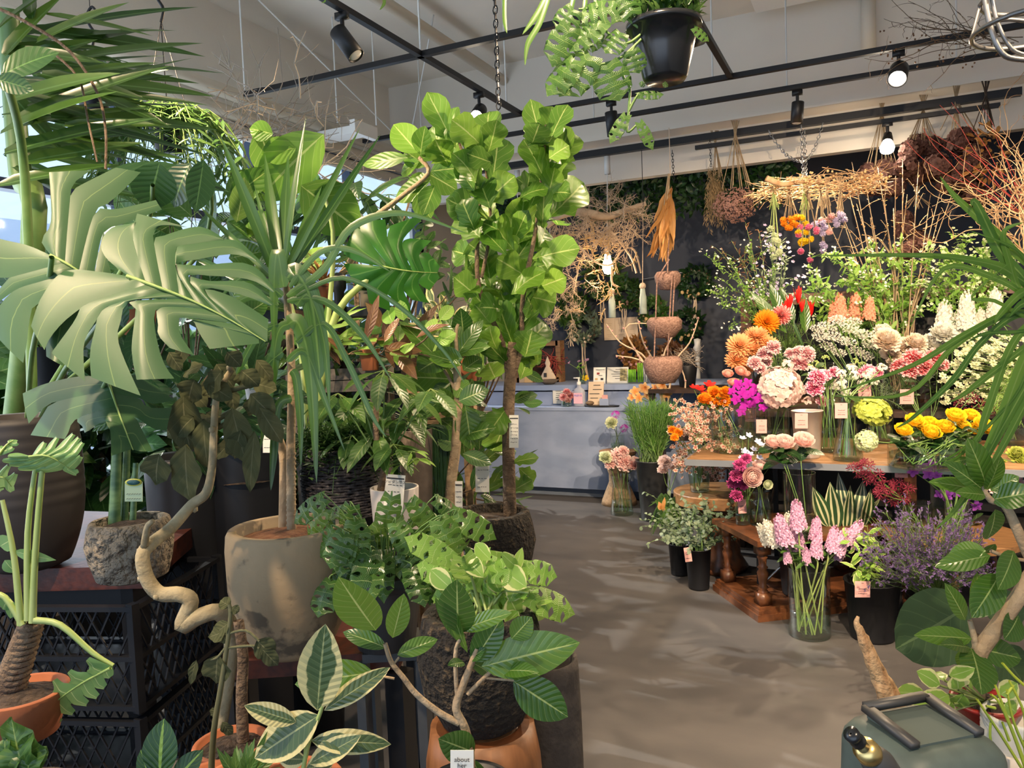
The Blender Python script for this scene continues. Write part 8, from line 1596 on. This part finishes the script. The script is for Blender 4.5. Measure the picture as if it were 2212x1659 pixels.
# rubber fig right
D = 1.42; base = at(2120, 1700, D); t = Thing('rubber_fig', 'rubber fig with a forked pale trunk standing behind the grey-green hose reel', 'potted plant', V(base[0]+.05, base[1]+.1, 0)); pot(t, 'brown_pot', t.loc, .15, .5, .12, 'belly')
m = M(); ptube(m, [(2130, 1720), (2115, 1600), (2108, 1500), (2112, 1420), (2150, 1360), (2200, 1290), (2240, 1220)], D, [20, 18, 17, 16], 12); ptube(m, [(2240, 1240), (2200, 1150), (2170, 1090), (2140, 1080), (2120, 1050)], D, [13, 5], 10); ptube(m, [(2110, 1420), (2105, 1380), (2095, 1340)], D, [8, 5], 8); ptube(m, [(2212, 1210), (2180, 1205), (2140, 1190)], D, 4)
m.tube([t.loc+V(0, 0, .45), at(2130, 1720, D)], .03, 8); t.part('trunk', m, 'bark_pale'); m = M()
for (b, e, w, tl, sd) in (((2085, 1340), (2055, 1270), 36, .1, 0), ((2100, 1380), (1992, 1368), 42, .6, 0), ((2098, 1400), (2130, 1490), 80, .1, 0), ((2105, 1400), (2215, 1420), 60, .6, 0), ((2095, 1400), (2050, 1385), 30, .8, 0), ((2105, 1320), (2120, 1240), 40, 0, .2), ((2115, 1320), (2160, 1290), 34, .3, .3), ((2130, 1190), (2050, 1190), 44, .7, 0), ((2140, 1200), (2030, 1220), 44, .5, 0), ((2160, 1240), (2110, 1330), 66, .2, -.2), ((2150, 1100), (2145, 1175), 50, .1, 0), ((2120, 1060), (2018, 1035), 36, .6, 0), ((2130, 1070), (2080, 1060), 30, .4, 0), ((2125, 1060), (2060, 1000), 40, .3, 0), ((2130, 1050), (2105, 955), 56, .1, 0), ((2130, 1060), (2170, 995), 44, .2, .2), ((2140, 1080), (2235, 1060), 56, .5, 0), ((2140, 1060), (2200, 1030), 40, .4, 0), ((2110, 1110), (2110, 1125), 30, 0, 0), ((2190, 1190), (2170, 1270), 60, 0, 0), ((2210, 1160), (2240, 1190), 50, 0, 0), ((2100, 990), (2040, 1000), 18, .6, 0), ((2200, 1330), (2180, 1380), 60, 0, 0), ((2150, 1175), (2125, 1200), 22, .5, 0), ((2098, 1400), (2080, 1450), 44, .2, -.3)): pleaf(m, b, e, w*1.05, D, rnd(-.08, .06), 'oval', tilt=tl, side=sd, bend=.3, ns=9, nc=6)
t.part('leaves', m, 'leaf_altissima')
D = 1.75; base = at(2140, 1560, D); t = Thing('umbrella_fig', 'umbrella fig with one huge round heart-shaped leaf by the black tubs', 'potted plant', V(base[0], base[1], 0)); pot(t, 'white_pot', t.loc, .11, .45, .09); m = M(); ptube(m, [(2140, 1560), (2130, 1450), (2110, 1370)], D, [8, 5], 8); m.tube([t.loc+V(0, 0, .4), at(2140, 1560, D)], .015, 6); t.part('stem', m, 'bark_brown'); m = M()
pleaf(m, (2090, 1310), (1950, 1400), 160, D, -.05, 'round', tilt=.2, bend=.2, ns=12, nc=8, wav=.02); pleaf(m, (2130, 1330), (2212, 1300), 90, D+.1, 0, 'round', tilt=.4, ns=10, nc=6, wav=.04); pleaf(m, (2150, 1400), (2225, 1480), 90, D+.1, 0, 'round', tilt=.3, ns=10, nc=6, wav=.04); pleaf(m, (2100, 1390), (2040, 1420), 60, D+.1, 0, 'round', tilt=.3, ns=8, nc=6)
pleaf(m, (2200, 1340), (2150, 1290), 70, D+.2, 0, 'round', tilt=.3, ns=8, nc=6); t.part('leaves', m, 'leaf_ficusbig')
D = 1.3; base = at(2130, 1560, D+.12); t = Thing('pothos_plant', 'lime and cream pothos in a deep red pot behind the hose reel', 'potted plant', base); pot(t, 'red_pot', base, S(75, D), S(55, D), S(52, D), 'rimmed'); m = M(); s_ = M()
for (b, e, w) in (((2000, 1500), (1955, 1490), 34), ((2030, 1480), (1990, 1450), 36), ((2050, 1500), (1985, 1530), 44), ((2040, 1470), (2010, 1440), 34), ((2070, 1490), (2070, 1460), 44), ((2060, 1520), (2020, 1540), 40), ((2080, 1500), (2060, 1535), 40), ((2050, 1460), (2100, 1450), 30), ((2040, 1540), (2000, 1560), 34), ((2090, 1480), (2110, 1460), 30), ((2020, 1500), (2015, 1470), 36), ((2035, 1510), (2040, 1545), 40), ((2160, 1500), (2200, 1480), 40), ((2170, 1520), (2200, 1540), 40)): pleaf(m, b, e, w*1.15, D, rnd(-.05, .05), 'oval', tilt=rnd(.1, .8), bend=.5, wav=.04); s_.tube([base+V(0, 0, S(50, D)), at(*b, D)], .002, 4)
t.part('stems', s_, 'stem_lime'); t.part('leaves', m, 'leaf_pothos')
G['yellowstem'] = mat('yellow_green_stems', (0.42, 0.48, 0.04), .45, noise=(6, (0.20, 0.34, 0.05), .4, .6)); D = 1.15; base = at(2215, 1800, D); t = Thing('mistletoe_cactus', 'thin yellow-green jointed stems beside the ribbed white pot', 'potted plant', base); pot(t, 'white_pot', base-V(0, 0, .02), .07, .1, .055); m = M()
for pts in ([(2220, 1680), (2170, 1600), (2130, 1540), (2110, 1510)], [(2215, 1660), (2190, 1590), (2160, 1520), (2140, 1500)], [(2215, 1650), (2180, 1560), (2150, 1480)], [(2225, 1640), (2190, 1560), (2175, 1490)], [(2215, 1600), (2212, 1540), (2180, 1470)], [(2180, 1600), (2165, 1560)], [(2150, 1530), (2130, 1525)], [(2175, 1500), (2190, 1480)], [(2212, 1480), (2190, 1460), (2165, 1432)], [(2160, 1660), (2140, 1600), (2140, 1560)], [(2230, 1740), (2220, 1680), (2212, 1600)]): ptube(m, pts, D, [3.6, 2.6], 6)
t.part('stems', m, 'yellowstem')
D = 1.25; base = at(2200, 1700, D+.1); t = Thing('ribbed_white_pot', 'white finely ribbed pot behind the hose reel', 'pot', base); m = M(); pr = [(.001, 0)]+[(S(75, D)+.0016*(k % 2), .0045*k) for k in range(30)]+[(S(70, D), .135), (S(68, D), .05), (.001, .05)]; m.lathe(pr, base, 32); t.part('body', m, 'paper')
# driftwood
D = 1.28; t = Thing('driftwood', 'upright weathered driftwood spike rising behind the hose reel', 'driftwood', at(1950, 1640, D)); m = M(); P = ptube(m, [(1955, 1700), (1938, 1590), (1925, 1520), (1895, 1450), (1868, 1390), (1852, 1350), (1853, 1332)], D, [30, 27, 25, 19, 12, 6, 3], 16, 5, True)
for mm in (m,):
    for a in mm.v: a += (np.sin(a[:, 2:3]*90+a[:, 0:1]*300)*.0012)+np.sin(a[:, 0:1]*700)*.0008
ptube(m, [(1940, 1560), (1958, 1550), (1960, 1530)], D-.02, [9, 5], 8); t.part('wood', m, 'driftwood')
# hose reel
D = 1.02
G['reel'] = mat('grey_green_plastic', (0.075, 0.10, 0.088), .5, noise=(30, (0.09, 0.12, 0.105), .4, .6)); G['reel_d'] = mat('dark_grey_trim', (0.055, 0.055, 0.055), .45)
rx = nz(at(2135, 1575, D)-at(1850, 1600, D)-0); rx = nz(RIGHT*V(1, 1, 0)*.96+UP*0); ry = cross(UP, rx); rx = rot(rx, UP, .25); ry = cross(UP, rx)
c = at(1990, 1640, D); t = Thing('hose_reel', 'grey-green plastic hose reel case with a folded dark handle', 'hose reel', c-UP*.30)
def rbox(c, sx, sy, sz, r=.03, taper=0):
    m = M(); n = 6; rows = []
    for k, (z, ins) in enumerate([(0, r*.6)]+[(r*.3, .1*r)]+[(sz-r, 0)]+[(sz-r+r*sin(a), r*(1-cos(a))) for a in np.linspace(.3, pi/2, 4)]+[(sz, min(sx, sy)*.35), (sz, min(sx, sy)*.499)]):
        ring = []
        tx = 1-taper*z/sz
        for (qx, qy, a0) in ((1, 1, 0), (-1, 1, pi/2), (-1, -1, pi), (1, -1, 1.5*pi)):
            for a in np.linspace(a0, a0+pi/2, n): ring.append(c+rx*((sx/2*tx-ins-r)*qx+r*cos(a))+ry*((sy/2*tx-ins-r)*qy+r*sin(a))+UP*z)
        rows.append(ring)
    m.grid(np.array(rows), None, wrap=True); return m
body = rbox(c-UP*.30+RIGHT*0, S(300, D), .17, .345, .03, .14); t.part('case', body, 'reel')
top = c+UP*.046
m = M(); m.box(top, (S(160, D), .085, .004), (rx, ry, UP)); t.part('lid_panel', m, G.setdefault('reel_m', mat('grey_green_matt_plastic', (0.085, 0.11, 0.10), .8, spec=.2)), smooth=False)
m = M(); h = S(80, D)
for s in (-1, 1): m.bar(top+rx*s*h-ry*.045+UP*.004, top+rx*s*h*1.0+ry*.045+UP*.012, .014, .008)
m.bar(top-rx*h+ry*.045+UP*.012, top+rx*h+ry*.045+UP*.012, .014, .009); t.part('carry_handle', m, 'reel_d')
m = M(); e = c-UP*.01+rx*S(150, D); m.tube([e-rx*.004, e+rx*.004], .006, 10, True); m.box(c-UP*.04-ry*.087, (S(150, D), .006, .06), (rx, ry, UP)); t.part('side_grip', m, 'reel_d')
p = at(1875, 1625, D-.12); a = nz(at(1845, 1600, D-.13)-at(1905, 1665, D-.1)); ax = np.array([nz(cross(a, UP)), cross(a, nz(cross(a, UP))), a]); t = Thing('hose_nozzle', 'brass and black hose nozzle clipped to the hose reel', 'nozzle', p)
m = M(); m.lathe([(.001, .045), (.009, .045), (.009, .038), (.007, .037), (.009, .03), (.009, .024), (.007, .02), (.007, .01)], p, 16, ax); t.part('tip', m, G['gloss_black']); m = M(); m.lathe([(.007, .012), (.014, .01), (.015, -.004), (.013, -.01), (.001, -.01)], p, 20, ax); t.part('collar', m, 'brass'); m = M(); m.lathe([(.012, -.01), (.017, -.016), (.019, -.03), (.016, -.06), (.001, -.07)], p, 20, ax); t.part('grip', m, 'reel_d')
